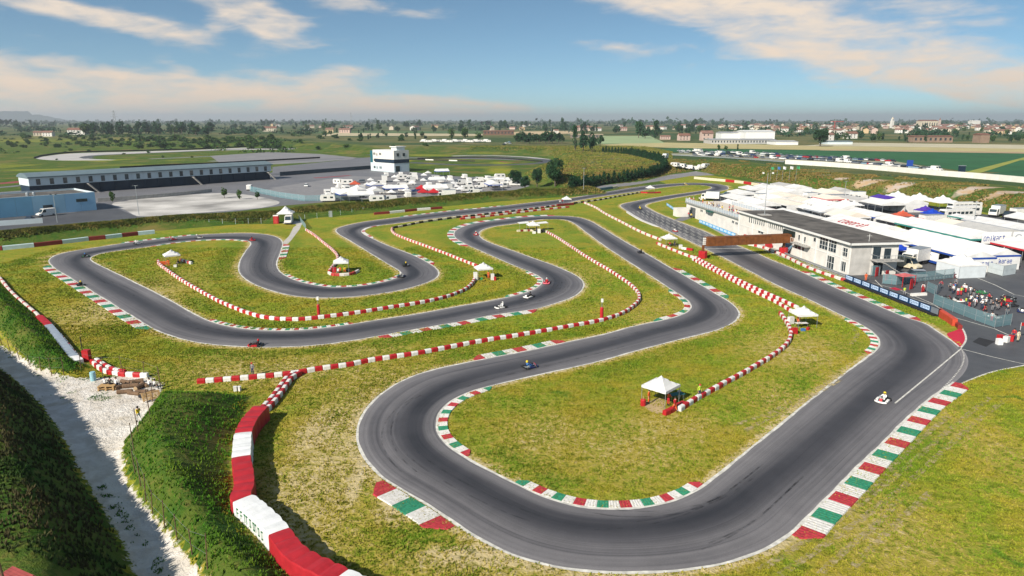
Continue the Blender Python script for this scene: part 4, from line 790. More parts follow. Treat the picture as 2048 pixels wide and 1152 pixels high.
# ------------------------------------------------------------------ karts
def kart_parts():
    D = {}
    mb = MB(); mb.prism([(-.30, -.45), (.30, -.45), (.34, .2), (.24, .72), (-.24, .72), (-.34, .2)], .05, .075); D['floor_tray'] = mb.mesh('floor_tray', BLACKM)
    mb = MB(); mb.path([(-.33, -.8, .11), (-.35, .1, .11), (-.22, .8, .11), (.22, .8, .11), (.35, .1, .11), (.33, -.8, .11), (-.33, -.8, .11)], .018, 6); mb.tube((-.6, -.62, .14), (.6, -.62, .14), .02, 6); mb.tube((-.5, .58, .13), (.5, .58, .13), .016, 6); D['chassis'] = mb.mesh('chassis', STEEL)
    mb = MB(); rows = []      # wide curved nose
    for k in range(9):
        a = (k - 4) / 4; x = a * .62; y = 1.02 - .26 * abs(a) ** 2.2
        rows.append([(x, y - .2, .08), (x, y - .02, .07), (x, y + .03, .14), (x, y - .02, .22), (x, y - .16, .25)])
    vs = [p for r in rows for p in r]; fs = [(r * 5 + c, r * 5 + c + 1, r * 5 + c + 6, r * 5 + c + 5) for r in range(8) for c in range(4)] + [tuple(range(4, -1, -1)), tuple(range(40, 45))]
    mb.add(vs, fs); D['nose'] = mb.mesh('nose', WHITE)
    mb = MB(); mb.add([(-.13, .62, .5), (.13, .62, .5), (.17, .82, .2), (-.17, .82, .2), (-.11, .58, .5), (.11, .58, .5), (.15, .78, .2), (-.15, .78, .2)], [(0, 3, 2, 1), (4, 5, 6, 7), (0, 1, 5, 4), (1, 2, 6, 5), (3, 0, 4, 7), (2, 3, 7, 6)]); D['front_panel'] = mb.mesh('front_panel', WHITE)
    for s, nm in ((-1, 'side_pod'), (1, 'side_pod')):
        mb = MB(); prof = [(-.42, .08), (-.40, .26), (-.2, .3), (.3, .26), (.46, .18), (.46, .08)]; x0, x1 = (.38, .62) if s > 0 else (-.62, -.38); mb.side(prof, x0, x1); D[nm + str(s)] = mb.mesh('side_pod', WHITE)
    mb = MB(); mb.add([(-.2, -.2, .1), (.2, -.2, .1), (.2, -.52, .1), (-.2, -.52, .1), (-.2, -.66, .5), (.2, -.66, .5), (-.25, -.2, .24), (.25, -.2, .24), (.25, -.56, .34), (-.25, -.56, .34)], [(0, 1, 2, 3), (3, 2, 5, 4), (0, 3, 9, 6), (1, 7, 8, 2), (3, 4, 9), (2, 8, 5)]); D['seat'] = mb.mesh('seat', DARK)
    mb = MB(); n = 10
    c = Vector((0, .14, .54)); ax = Vector((0, -.5, .87)); u = Vector((1, 0, 0)); v = ax.cross(u); pts = [c + u * .15 * math.cos(2 * math.pi * i / n) + v * .15 * math.sin(2 * math.pi * i / n) for i in range(n + 1)]
    mb.path(pts, .016, 5); mb.tube(c, (0, .55, .14), .014, 5); D['steering_wheel'] = mb.mesh('steering_wheel', BLACKM)
    mb = MB(); mb.box(.3, .54, -.62, -.32, .1, .36); mb.lathe([(.07, .36), (.07, .46), (.02, .48)], 8, (.42, -.47, 0)); mb.tube((.36, -.55, .3), (.2, -.86, .24), .05, 7); mb.tube((.2, -.86, .24), (-.1, -.9, .22), .03, 6); D['engine'] = mb.mesh('engine', STEEL)
    mb = MB(); mb.box(-.6, .6, -.98, -.86, .1, .26); D['rear_bumper'] = mb.mesh('rear_bumper', BLACKM)
    mb = MB(); mb.lathe([(.08, -.06), (.12, -.065), (.135, -.04), (.135, .04), (.12, .065), (.08, .06)], 14, axis='x'); D['tyre_front'] = mb.mesh('tyre', DARK)
    mb = MB(); mb.lathe([(.08, -.1), (.125, -.105), (.142, -.07), (.142, .07), (.125, .105), (.08, .1)], 14, axis='x'); D['tyre_rear'] = mb.mesh('tyre', DARK)
    mb = MB(); mb.lathe([(.02, -.07), (.078, -.055), (.078, .055), (.02, .07)], 10, axis='x'); D['rim'] = mb.mesh('rim', mat('magnesium_rim', (.5, .42, .28), .4, .1, 4, metal=.5))
    return D
KP = kart_parts()
def kart(px, py, colour, panel, suit, helm, label, who, z=.02, rz=None, driver=True, sc=1.0):
    x, y = gp(px, py); a = (lane_dir(x, y) if rz is None else rz) - math.pi / 2
    k = thing('racing_kart', label, 'kart', (x, y, z), a, 'karts lapping the circuit' if rz is None else 'karts waiting by the pit exit'); k.scale = (sc,) * 3
    for nm in ('floor_tray', 'chassis', 'seat', 'steering_wheel', 'engine', 'rear_bumper'): O(nm, KP[nm], k)
    for nm, key in (('nose', 'nose'), ('front_panel', 'front_panel'), ('side_pod', 'side_pod-1'), ('side_pod', 'side_pod1')): recolour(O(nm, KP[key], k), 0, panel if nm == 'front_panel' else colour)
    for sx in (-1, 1):
        w = O('wheel', KP['tyre_front'], k, (sx * .55, .58, .135)); O('rim', KP['rim'], w)
        w = O('wheel', KP['tyre_rear'], k, (sx * .6, -.62, .142)); O('rim', KP['rim'], w)
    if driver: person('drive', (x, y, z), a, who, suit, suit, 'helmet', helm, 'drivers seated in their karts', sc)
    return k
NAVYP = mat('navy_plastic', (.02, .03, .10), .4, .1, 3); GREENK = mat('green_plastic', (.03, .20, .06), .4, .1, 3); PINK = mat('pink_plastic', (.6, .12, .16), .4, .1, 3); YELP = mat('yellow_plastic', (.7, .5, .02), .35, .1, 3); BLKP = mat('black_plastic', (.025, .025, .03), .4, .1, 3)
for a in ((1060, 735, NAVYP, PINK, FABU, YELP, 'navy kart with pink panel on the bottom infield straight', 'driver in blue on the bottom infield straight'),
          (1765, 803, WHITE, RED, FABW, YELP, 'white kart with red front panel beside the pit exit line', 'driver in white with yellow helmet beside the pit exit line'),
          (511, 692, RED, BLKP, FABB, RED, 'red kart at the outside of the lower left bend', 'driver in black at the outside of the lower left bend'),
          (1001, 616, WHITE, BLKP, FABW, WHITE, 'white kart leading two others on the middle straight', 'driver in white leading on the middle straight'),
          (1057, 595, WHITE, WHITE, FABB, BLKP, 'white kart second of the three leaving the middle hairpin', 'driver in black second of the three leaving the middle hairpin'),
          (1093, 567, PINK, RED, FABR, WHITE, 'pink red kart at the apex of the middle hairpin', 'driver in red at the apex of the middle hairpin'),
          (811, 532, BLKP, GREENK, FABB, YELP, 'black kart leaving the left hairpin', 'driver in black leaving the left hairpin'),
          (803, 554, NAVYP, WHITE, FABGR, WHITE, 'navy kart hugging the inner kerb of the left hairpin', 'driver in grey hugging the inner kerb of the left hairpin'),
          (952, 470, RED, WHITE, FABR, WHITE, 'red kart at the inside of the top hairpin', 'driver in red at the inside of the top hairpin'),
          (1281, 506, BLKP, NAVYP, FABB, BLKP, 'black kart on the descent to the right-hand hairpin', 'driver in black on the descent to the right-hand hairpin'),
          (172, 514, GREENK, BLKP, FABB, FABU, 'green kart at the far left corner', 'driver in black at the far left corner'),
          (161, 571, BLKP, GREENK, FABB, YELP, 'black kart with green panel over the left kerb', 'driver with yellow helmet over the left kerb'),
          (276, 488, WHITE, NAVYP, FABW, WHITE, 'white kart last on the top left straight', 'driver in white last on the top left straight'),
          (346, 480, RED, WHITE, FABR, RED, 'red kart following on the top left straight', 'driver in red following on the top left straight'),
          (398, 476, WHITE, RED, FABGR, WHITE, 'white kart with red panel on the top left straight', 'driver in grey on the top left straight'),
          (505, 481, RED, NAVYP, FABR, BLKP, 'red kart turning in by the paved path', 'driver in red turning in by the paved path'),
          (1280, 418, BLKP, YELP, FABY, FABY, 'black and yellow kart at the head of the starting grid', 'driver in yellow at the head of the starting grid'),
          (1350, 463, RED, WHITE, FABW, BLKP, 'red kart half way down the starting grid', 'driver in white half way down the starting grid'),
          (1371, 370, YELP, WHITE, FABY, WHITE, 'yellow kart on the farthest straight', 'driver in yellow on the farthest straight')): kart(*a, sc=1.0)
# ------------------------------------------------------------------ marshal tents
def gazebo_meshes(s, h, rise, nm=''):
    mb = MB(); n = 6; c = s / 2; V = []
    for i in range(n + 1):
        for j in range(n + 1):
            u, v = i / n * 2 - 1, j / n * 2 - 1; r = max(abs(u), abs(v)); z = h + rise * (1 - r) ** 1.35 + .10 * rise * (1 - r) - .05 * (1 - max(0, min(1, abs(abs(u) - abs(v)))) * 0) * 0
            z -= .06 * (1 - abs(abs(u) - abs(v))) * 0 - .0
            V.append((u * c, v * c, z))
    mb.add(V, [(i * (n + 1) + j, (i + 1) * (n + 1) + j, (i + 1) * (n + 1) + j + 1, i * (n + 1) + j + 1) for i in range(n) for j in range(n)]); can = mb.mesh('canopy', CANVAS)
    mb = MB()
    for k in range(4):
        a = math.pi / 2 * k; ca, sa = math.cos(a), math.sin(a); pts = []
        for i in range(9): x = -c + s * i / 8; pts.append((x, -c, i))
        for (x0, y0, i0), (x1, y1, i1) in zip(pts[:-1], pts[1:]):
            d0 = .26 + .03 * (i0 % 2); d1 = .26 + .03 * (i1 % 2)
            q = [(x0, y0, h), (x0, y0 - .02, h - d0), (x1, y1 - .02, h - d1), (x1, y1, h)]; mb.add([(p[0] * ca - p[1] * sa, p[0] * sa + p[1] * ca, p[2]) for p in q], [(0, 1, 2, 3)])
    val = mb.mesh('valance', CANVAS)
    mb = MB(); mb.box(-.022, .022, -.022, .022, 0, h); mb.box(-.07, .07, -.07, .07, 0, .015); leg = mb.mesh('leg', STEEL)
    return can, val, leg
GZ3 = gazebo_meshes(3.0, 2.15, .95)
def gazebo(label, x, y, rz, G=GZ3, s=3.0, colour=None, group=None, z=0, name='gazebo', cat='tent'):
    t = thing(name, label, cat, (x, y, z), rz, group); c = O('canopy', G[0], t); v = O('valance', G[1], t)
    if colour: recolour(c, 0, colour); recolour(v, 0, colour)
    for sx in (-1, 1):
        for sy in (-1, 1): O('leg', G[2], t, (sx * (s / 2 - .05), sy * (s / 2 - .05), 0))
    return t
GT = 'white marshal tents round the circuit'
for px, py, rz, lab in ((1320, 806, 47, 'white pop-up tent over bare earth, nearest to the bottom of the track'), (1604, 652, 8, 'white pop-up tent at the end of the double barrier'), (967, 556, 20, 'white pop-up tent with white boxes in the middle infield'), (683, 543, 12, 'white pop-up tent in the small left loop'), (345, 528, 35, 'white pop-up tent in the far left infield'), (1337, 492, 15, 'white pop-up tent beside the starting grid'), (1133, 409, 10, 'white pop-up tent on the dark red barrier of the upper straight'), (1300, 385, 10, 'white pop-up tent farthest up the circuit'), (1066, 464, 14, 'white pop-up tent with two cloth wings below the top hairpin')):
    x, y = gp(px, py); gazebo(lab, x, y, R(rz), group=GT)
# things under and beside the tents
def crate(label, px, py, sx, sy, sz, m, rz=0, cat='box', name='storage_box', dz=0.0, dx=0, dy=0):
    x, y = gp(px, py); t = thing(name, label, cat, (x + dx, y + dy, dz), R(rz)); mb = MB(); mb.box(-sx / 2, sx / 2, -sy / 2, sy / 2, 0, sz - .04); mb.build('body', m, t); mb = MB(); mb.box(-sx / 2 - .02, sx / 2 + .02, -sy / 2 - .02, sy / 2 + .02, sz - .038, sz + .02); mb.build('lid', m, t); return t
def foldtable(label, px, py, rz, m):
    x, y = gp(px, py); t = thing('folding_table', label, 'table', (x, y, 0), R(rz)); MB().box(-.9, .9, -.38, .38, .70, .74).build('table_top', m, t)
    for sx in (-.8, .8):
        for sy in (-.3, .3): MB().tube((sx, sy, 0), (sx * .95, sy, .7), .018, 6).build('leg', STEEL, t)
def chair(label, px, py, rz, m):
    x, y = gp(px, py); t = thing('plastic_chair', label, 'chair', (x, y, 0), R(rz)); MB().box(-.22, .22, -.22, .22, .42, .45).build('seat', m, t); mb = MB(); mb.box(-.22, .22, -.25, -.222, .45, .86); mb.build('backrest', m, t)
    for sx in (-.19, .19):
        for sy in (-.19, .19): MB().tube((sx, sy, 0), (sx * .95, sy * .95, .42), .016, 5).build('leg', m, t)
def post_pad(label, px, py, h, r, m=RED):
    x, y = gp(px, py); t = thing('padded_post', label, 'post', (x, y, 0)); mb = MB(); mb.lathe([(r * .96, 0), (r, .05), (r, h - .08), (r * .8, h)], 12); mb.build('pad', m, t); MB().lathe([(.05, h), (.05, h + .35)], 6).build('stake', WOOD, t)
barrier('red block barrier in front of the nearest tent', [(1328, 826), (1345, 818), (1362, 808), (1368, 806)], 'R', off=0)
foldtable('green topped table under the nearest tent', 1352, 800, 20, mat('teal_cloth', (.03, .16, .16), .8, .1, 3))
post_pad('short red padded post standing left of the nearest tent', 1286, 811, .75, .3)
person('stand', (*gp(1297, 808), 0), R(-120), 'marshal in orange overalls standing at the left of the nearest tent', ORANGE, ORANGE, 'hair')
person('reach', (*gp(1336, 812), 0), R(-60), 'marshal in orange leaning on the red blocks of the nearest tent', ORANGE, FABR, 'hair')
person('walk', (*gp(1349, 824), 0), R(30), 'marshal in orange trousers beside the end of the snaking barrier', FABR, ORANGE, 'hair')
chair('white plastic chair on the right under the nearest tent', 1360, 796, 200, WHITE)
person('stand', (*gp(1398, 797), 0), R(-150), 'marshal in lime top leaning over the snaking barrier', FABG, DENIM, 'cap')
crate('white storage box at the left end of the tent by the double barrier', 1581, 648, .9, .5, 1.1, WHITE, 20); crate('red storage box behind the snaking barrier', 1588, 668, .8, .5, .9, RED, 10)
foldtable('white table under the tent by the double barrier', 1602, 655, 5, WHITE); crate('small red cooler beside the tent by the double barrier', 1616, 660, .5, .35, .4, RED, 40); crate('blue crate beside the tent by the double barrier', 1606, 662, .55, .4, .35, FABU, 10)
person('stand', (*gp(1596, 652), 0), R(170), 'marshal in orange under the tent by the double barrier', ORANGE, ORANGE, 'cap')
crate('white upright box left of the middle infield tent', 951, 560, .7, .6, 1.5, WHITE, 12); crate('white upright box right of the middle infield tent', 985, 560, .6, .5, 1.2, WHITE, 12); crate('red jerrycan box at the right of the middle infield tent', 990, 561, .4, .35, .7, RED, 5)
person('stand', (*gp(977, 559), 0), R(200), 'marshal in orange overalls at the middle infield tent', ORANGE, ORANGE, 'hair'); chair('green plastic chair below the middle infield tent', 962, 564, 150, GREENK); chair('black chair inside the middle infield tent', 957, 559, 250, BLKP)
crate('red storage box at the left of the tent in the small loop', 669, 545, .9, .7, 1.0, RED, 8); person('sit', (*gp(681, 545), 0), R(160), 'marshal in orange sitting under the tent in the small loop', ORANGE, ORANGE); person('sit', (*gp(690, 545), 0), R(190), 'marshal in yellow sitting under the tent in the small loop', FABY, ORANGE)
chair('white chair under the tent in the small loop', 676, 546, 180, WHITE); crate('dark crate at the right under the tent in the small loop', 697, 544, .7, .5, .5, BLKP, 0)
crate('orange sheeted box beside the far left infield tent', 327, 529, 1.3, .8, .6, ORANGE, 30); person('stand', (*gp(338, 534), 0), R(200), 'marshal in orange overalls in front of the far left infield tent', ORANGE, ORANGE, 'hair'); person('sit', (*gp(358, 530), 0), R(90), 'marshal in black sitting under the far left infield tent', FABB, DENIM); crate('white crate with dark lid under the far left infield tent', 351, 534, .6, .45, .45, WHITE, 10)
crate('white box at the right of the grid tent', 1361, 497, .7, .6, .9, WHITE, 10); person('stand', (*gp(1349, 494), 0), R(160), 'marshal in dark clothes under the grid tent', FABB, DENIM); person('sit', (*gp(1339, 493), 0), R(190), 'marshal in red sitting under the grid tent', FABR, DENIM)
long_barrier('short white and red barrier at the right of the grid tent', [(1364, 497), (1386, 500)], [('w', 1), ('r', 1.3)], .5, .55, LM, .2)
long_barrier('dark red padded wall under the tent on the upper straight', [(1114, 411), (1147, 408)], [('R', 1), ('R', 1)], .6, .8, LM, .3)
person('stand', (*gp(1120, 409), 0), R(180), 'marshal in white at the tent on the upper straight', FABW, DENIM); person('stand', (*gp(1125, 408), 0), R(180), 'marshal in red at the tent on the upper straight', FABR, DENIM)
long_barrier('red padded wall under the farthest tent of the circuit', [(1282, 385), (1300, 386), (1321, 385)], [('r', 1), ('R', 1), ('r', 1)], .6, .6, LM, .2)
long_barrier('dark tyre row at the left of the tent with cloth wings', [(1034, 462), (1052, 461), (1068, 461)], [('C', .6), ('R', .6), ('C', .8), ('R', .5), ('C', .7)], .6, .5, LM, .2)
crate('white box in front of the tent with cloth wings', 1078, 466, .8, .6, 1.1, WHITE, 0); crate('dark brown box in front of the tent with cloth wings', 1086, 465, .9, .6, .9, BLKP, 8); crate('low white box in front of the tent with cloth wings', 1068, 467, .9, .6, .6, WHITE, 4); person('stand', (*gp(1073, 465), 0), R(190), 'marshal in black at the tent with cloth wings', FABB, DENIM)
for px, s, lab in ((1047, -1, 'left'), (1084, 1, 'right')):
    x, y = gp(px, 460); t = thing('awning', 'flat white cloth wing on the %s of the tent below the top hairpin' % lab, 'awning', (x, y, 0), R(14)); MB().add([(-1.5, -1.2, 2.0), (1.5, -1.2, 2.1), (1.5, 1.2, 2.25), (-1.5, 1.2, 2.05), (-1.5, -1.2, 1.96), (1.5, -1.2, 2.06), (1.5, 1.2, 2.21), (-1.5, 1.2, 2.01)], [(0, 1, 2, 3), (7, 6, 5, 4), (0, 4, 5, 1), (1, 5, 6, 2), (2, 6, 7, 3), (3, 7, 4, 0)]).build('cloth', CANVAS, t)
    for sx in (-1.4, 1.4): MB().tube((sx, -1.1, 0), (sx, -1.1, 1.98), .025, 5).build('pole', STEEL, t)
# red masts with a white box on top
def mast(label, px, py, hp, ht, r):
    x, y = gp(px, py); t = thing('signal_mast', label, 'mast', (x, y, 0))
    MB().lathe([(r, 0), (r * 1.02, .1), (r, hp - .1), (r * .8, hp)], 12).build('pad', RED, t); MB().tube((0, 0, hp), (0, 0, ht), .05, 6).build('pole', mat('weathered_pole', (.25, .24, .22), .6, .2, 4), t)
    MB().box(-.17, .17, -.14, .14, ht - .1, ht + .42).build('signal_box', WHITE, t); MB().box(-.3, .3, -.3, .3, 0, .12).build('base', RED, t)
mast('tall red padded mast with white box in the left infield', 638, 636, 2.2, 3.0, .24); mast('tall red padded mast with white box on the long barrier', 1203, 642, 2.2, 3.1, .27)
x, y = gp(175, 722); t = thing('signal_post', 'thick red padded post with a thin dark pole at the left barrier', 'post', (x, y, 0)); MB().box(-.4, .4, -.35, .35, 0, 1.5).build('pad', RED, t); MB().tube((-.5, .1, 0), (-.55, .1, 3.2), .06, 6).build('pole', DARK, t)
# person walking in the infield, white boxes in the grass
person('stand', (*gp(506, 752), 0), R(160), 'person in a pale shirt standing behind the long barrier', FABGR, DENIM, 'cap')
crate('white plastic case standing in the grass left of the branch barrier', 471, 783, .35, .3, .6, WHITE, 10); crate('second white plastic case in the grass, half behind the first', 479, 782, .35, .3, .55, WHITE, -15)
# ------------------------------------------------------------------ main building, terrace, bridge
CX, CY = gp(1697, 551); RB = math.atan2(.1172, .9931); D1 = (-math.sin(RB), math.cos(RB)); D2 = (math.cos(RB), math.sin(RB))
def PQ(p, q): return (CX + D1[0] * p + D2[0] * q, CY + D1[1] * p + D2[1] * q)
def pq(px, py, Z=0):
    x, y = gp(px, py, Z); dx, dy = x - CX, y - CY; return dx * D1[0] + dy * D1[1], dx * D2[0] + dy * D2[1]
def wall_pz(px, py, q0=0.0):
    u = px - 1024; v = py - 576; dn = v * CP + FPX * SP; fw = FPX * CP - v * SP
    t = (q0 + CX * D2[0] + CY * D2[1]) / (u * D2[0] + fw * D2[1]); X, Y = u * t, fw * t
    return (X - CX) * D1[0] + (Y - CY) * D1[1], CAM_H - dn * t
ROOFD = mat('tarred_roof', (.115, .104, .092), .85, .5, .4, .3, 6); FRAMEW = mat('white_frame', (.70, .69, .66), .5, .08, 3); PANELD = mat('screen_black', (.012, .022, .022), .25, .2, 2); BLOCKW = mat('concrete_block_wall', (.47, .45, .42), .85, .18, .7, .3, 5)
def window(par, y0, y1, z0, z1, nv=2, nh=2, x=0.0, name='window'):
    """window in a wall that faces -x: frame proud of the wall, panes set behind it"""
    w = O(name, None, par)
    mb = MB(); t = .07
    mb.box(x - .05, x - .003, y0, y1, z0, z0 + t); mb.box(x - .05, x - .003, y0, y1, z1 - t, z1); mb.box(x - .05, x - .003, y0, y0 + t, z0 + t, z1 - t); mb.box(x - .05, x - .003, y1 - t, y1, z0 + t, z1 - t)
    for k in range(1, nv): yy = y0 + (y1 - y0) * k / nv; mb.box(x - .045, x - .004, yy - .04, yy + .04, z0 + t, z1 - t)
    for k in range(1, nh): zz = z0 + (z1 - z0) * k / nh; mb.box(x - .042, x - .005, y0 + t, y1 - t, zz - .035, zz + .035)
    mb.build('frame', FRAMEW, w)
    for k in range(nv):
        ya, yb = y0 + (y1 - y0) * k / nv, y0 + (y1 - y0) * (k + 1) / nv; O('pane', MB().quad((x - .012, ya + .03, z0 + .03), (x - .012, yb - .03, z0 + .03), (x - .012, yb - .03, z1 - .03), (x - .012, ya + .03, z1 - .03)).mesh('pane', GLASS), w)
    return w
def wwin(par, px0, py0, px1, py1, nv, nh, q0=0.0, name='window'):
    (pa, za), (pb, zb) = wall_pz(px0, (py0 + py1) / 2, q0), wall_pz(px1, (py0 + py1) / 2, q0); pm = (pa + pb) / 2; pxm = (px0 + px1) / 2
    zt, zl = wall_pz(pxm, py0, q0)[1], wall_pz(pxm, py1, q0)[1]
    return window(par, min(pa, pb), max(pa, pb), zl, zt, nv, nh, q0, name)
BLD = thing('pit_building', 'two-storey white pit building with a dark flat roof beside the straight', 'building', (CX, CY, 0), RB)
HB = 6.2; LB_ = 51.0
MB().box(0, 10, 0, LB_, 0, HB).build('wall', WALLW, BLD)
mb = MB(); mb.box(.002, 4.2, -.03, -.003, 0, HB); mb.build('end_wall', BLOCKW, BLD)
mb = MB(); mb.box(-.55, 12.2, -.5, LB_ - .2, HB + .002, HB + .3); mb.build('roof', ROOFD, BLD)
mb = MB(); mb.box(-.75, -.552, -.7, LB_ - .2, HB - .05, HB + .36); mb.box(-.75, 12.3, -.7, -.502, HB - .05, HB + .36); mb.build('roof_edge', FRAMEW, BLD)
mb = MB(); mb.box(4.2, 9.9, -2.2, -.003, 3.0, 3.2); mb.build('end_balcony', CONC, BLD)
mb = MB()
for k in range(7): mb.box(4.25 + k * .93, 4.29 + k * .93, -2.18, -2.14, 3.2, 4.2)
mb.box(4.2, 9.9, -2.19, -2.13, 4.2, 4.26); mb.box(4.2, 4.26, -2.1, -.1, 4.2, 4.26); mb.build('end_railing', STEEL, BLD)
mb = MB()
for k in range(12): mb.box(5.0 + k * .42, 5.42 + k * .42, -3.4, -2.3, 3.0 - k * .25 - .06, 3.0 - k * .25)
mb.build('stair', CONC, BLD)
mb = MB(); mb.box(4.6, 6.2, -.06, -.004, 3.25, 5.6); mb.box(7, 8.4, -.06, -.004, 3.25, 5.3); mb.box(5, 7, -.06, -.004, .1, 2.4); mb.build('end_window', GLASS, BLD)
mb = MB()
for p in (0.25, 3.0, 8.0, 12.6, 18.2, 27.0, 34.6, 42.6, LB_ - .3): mb.box(-.09, -.003, p - .18, p + .18, .02, HB - .06)
mb.box(-.06, -.004, .5, LB_ - .6, 2.9, 3.1); mb.build('pilasters', FRAMEW, BLD)
wwin(BLD, 1639, 475.5, 1674, 502, 6, 3); wwin(BLD, 1682, 494.5, 1696, 513, 3, 2); wwin(BLD, 1627, 475, 1633, 484, 1, 1); wwin(BLD, 1679.5, 522, 1692, 543, 3, 1); wwin(BLD, 1652, 511, 1668.5, 539, 3, 2, name='garage_door')
wwin(BLD, 1589, 491, 1609, 500, 3, 1); wwin(BLD, 1516, 460.5, 1527.5, 467.5, 2, 1)
for a in range(8): x0 = 1498 + a * 4.15; wwin(BLD, x0, 433.5 + a * 1.05, x0 + 2.6, 445.5 + a * 1.05, 1, 1)
for a in range(8): x0 = 1535.5 + a * 4.0; wwin(BLD, x0, 445 + a * 1.05, x0 + 2.5, 456 + a * 1.05, 1, 1)
for x0, y0 in ((1596.5, 469), (1608, 473)): wwin(BLD, x0, y0, x0 + 4, y0 + 13, 1, 1, name='balcony_door')
(pa, za), (pb, zb) = wall_pz(1570, 462), wall_pz(1591, 468); sc_ = O('score_screen', None, BLD); MB().box(-.5, -.08, pb, pa, zb - .7, za + .55).build('case', PANELD, sc_); MB().box(-.56, -.502, pb + .15, pa - .15, zb - .5, za + .4).build('screen', PANELD, sc_)
(pa, za), (pb, zb) = wall_pz(1592, 485), wall_pz(1622, 494); mb = MB(); mb.box(-1.4, -.1, pb, pa, zb - .1, zb + .1); mb.build('balcony', CONC, BLD)
mb = MB()
for k in range(10): mb.box(-1.4, -1.36, pb + (pa - pb) * k / 9 - .02, pb + (pa - pb) * k / 9 + .02, zb + .1, zb + 1.1)
mb.box(-1.42, -1.34, pb, pa, zb + 1.1, zb + 1.16); mb.build('balcony_railing', FRAMEW, BLD)
mb = MB(); mb.box(1.0, 3.6, 40, 42.6, HB + .302, HB + .5); mb.build('pole_plinth', CONC, BLD)
fl = thing('light_mast', 'tall thin steel light mast rising from the roof of the pit building', 'mast', (*PQ(41.2, 2.2), HB + .5)); MB().tube((0, 0, 0), (0, 0, 10.5), .09, 6, .05).build('pole', STEEL, fl); MB().box(-1.4, 1.4, -.05, .05, 7.4, 7.5).build('crossbar', STEEL, fl)
for s in (-1.2, 1.2): MB().box(s - .2, s + .2, -.2, .1, 10.2, 10.6).build('lamp', FRAMEW, fl)
an = thing('roof_aerial', 'small white aerial at the near corner of the dark roof', 'aerial', (*PQ(1.5, 4.5), HB + .3)); MB().tube((0, 0, 0), (0, 0, 1.5), .04, 5).build('pole', FRAMEW, an); MB().box(-.5, .5, -.03, .03, 1.1, 1.15).build('arm', FRAMEW, an)
TER = thing('viewing_terrace', 'long low white building whose flat roof is a viewing terrace with railings', 'building', PQ(LB_ + .05, 0) + (0,), RB)
TL, TH = 39.5, 4.35
mb = MB(); mb.box(.3, 11, 0, 31.5, 0, TH - .3); mb.box(.3, 11, 36, TL, 0, TH - .3); mb.box(.3, 11, 31.5, 36, 3.1, TH - .3); mb.build('wall', WALLW, TER)
mb = MB(); mb.box(-.1, 11.3, -.0, TL + .3, TH - .298, TH); mb.build('terrace_floor', mat('terrace_tiles', (.62, .55, .46), .8, .08, .5), TER)
mb = MB(); mb.box(-.13, -.102, 0, TL + .3, TH - .36, TH - .02); mb.build('floor_edge', STEEL, TER)
RAILG = mat('grey_blue_railing', (.42, .47, .52), .4, .1, 3)
for nm, X, y0, y1 in (('front', -.02, .1, TL), ('back', 11.2, 4, 30)):
    n = int((y1 - y0) / 1.6)
    for k in range(n + 1): MB().box(X - .04, X + .04, y0 + (y1 - y0) * k / n - .04, y0 + (y1 - y0) * k / n + .04, TH + .002, TH + 1.2).build('railing_post', FRAMEW, TER)
    for k in range(n):
        ya, yb = y0 + (y1 - y0) * k / n + .1, y0 + (y1 - y0) * (k + 1) / n - .1; MB().box(X - .015, X + .015, ya, yb, TH + .12, TH + 1.05).build('railing_panel', RAILG, TER)
    MB().box(X - .05, X + .05, y0, y1, TH + 1.202, TH + 1.26).build('handrail', FRAMEW, TER)
MB().box(.3, .36, 31.6, 35.9, .05, 3.0).build('passage_shade_pane', GLASS, TER)  # dark pane over the open passage mouth, standing in for its shade
for x0, y0, n in ((1401, 419.5, 1), (1412, 423.8, 1), (1464, 442, 1), (1471, 445, 1), (1477.5, 448.5, 1)):
    p0, z0 = wall_pz(x0, y0, .3); p1, z1 = wall_pz(x0 + 5, y0 + 5.5, .3); window(TER, p1 - LB_, p0 - LB_, min(z0, z1) + .0, max(z0, z1) + .25, 2, 1, .3)
mb = MB(); mb.box(-1.0, .28, 17.2, 20.4, TH - .7, TH - .32); mb.build('awning', mat('dark_green_awning', (.02, .09, .07), .6, .2, 3), TER)
mb = MB(); mb.box(-4.2, -.2, 35.4, 39, 0, 2.6); mb.build('annex', WALLW, TER)
rr = random.Random(3)
TOPS = [FABW, FABB, FABR, FABU, FABGR, FABW, FABY, FABR]; TN = {FABW.name: 'white', FABB.name: 'black', FABR.name: 'red', FABU.name: 'blue', FABGR.name: 'grey', FABY.name: 'yellow', FABG.name: 'lime', ORANGE.name: 'orange'}
def crowd(spots, z, where, grp, poses=('stand', 'walk', 'reach')):
    by = {}
    for x, y in spots:
        top = rr.choice(TOPS); by.setdefault(top.name, []).append((x, y, top))
    for nm, L_ in by.items():
        L_.sort(key=lambda s: s[0] / s[1])
        for i, (x, y, top) in enumerate(L_):
            lab = '%s %s-topped person from the left %s' % (ordn(i), TN[nm], where) if len(L_) > 1 else 'only person in a %s top %s' % (TN[nm], where)
            person(rr.choice(poses), (x, y, z), rr.uniform(0, 6.28), lab, top, rr.choice((DENIM, FABB, FABGR, FABR)), rr.choice(('hair', 'hair', 'cap')), rr.choice((FABW, FABR, FABB)), grp)
sp = [PQ(LB_ + rr.uniform(.5, 9), rr.uniform(.4, 2.2)) for _ in range(20)] + [PQ(LB_ + rr.uniform(9, 26), rr.uniform(.4, 2.6)) for _ in range(14)] + [PQ(LB_ + rr.uniform(33, 39), rr.uniform(.5, 4)) for _ in range(7)] + [PQ(LB_ + 17.5, 5.0), PQ(LB_ + 16, 5.4), PQ(LB_ + .8, 8.5)]
crowd(sp, TH + .002, 'on the terrace', 'spectators on the viewing terrace')
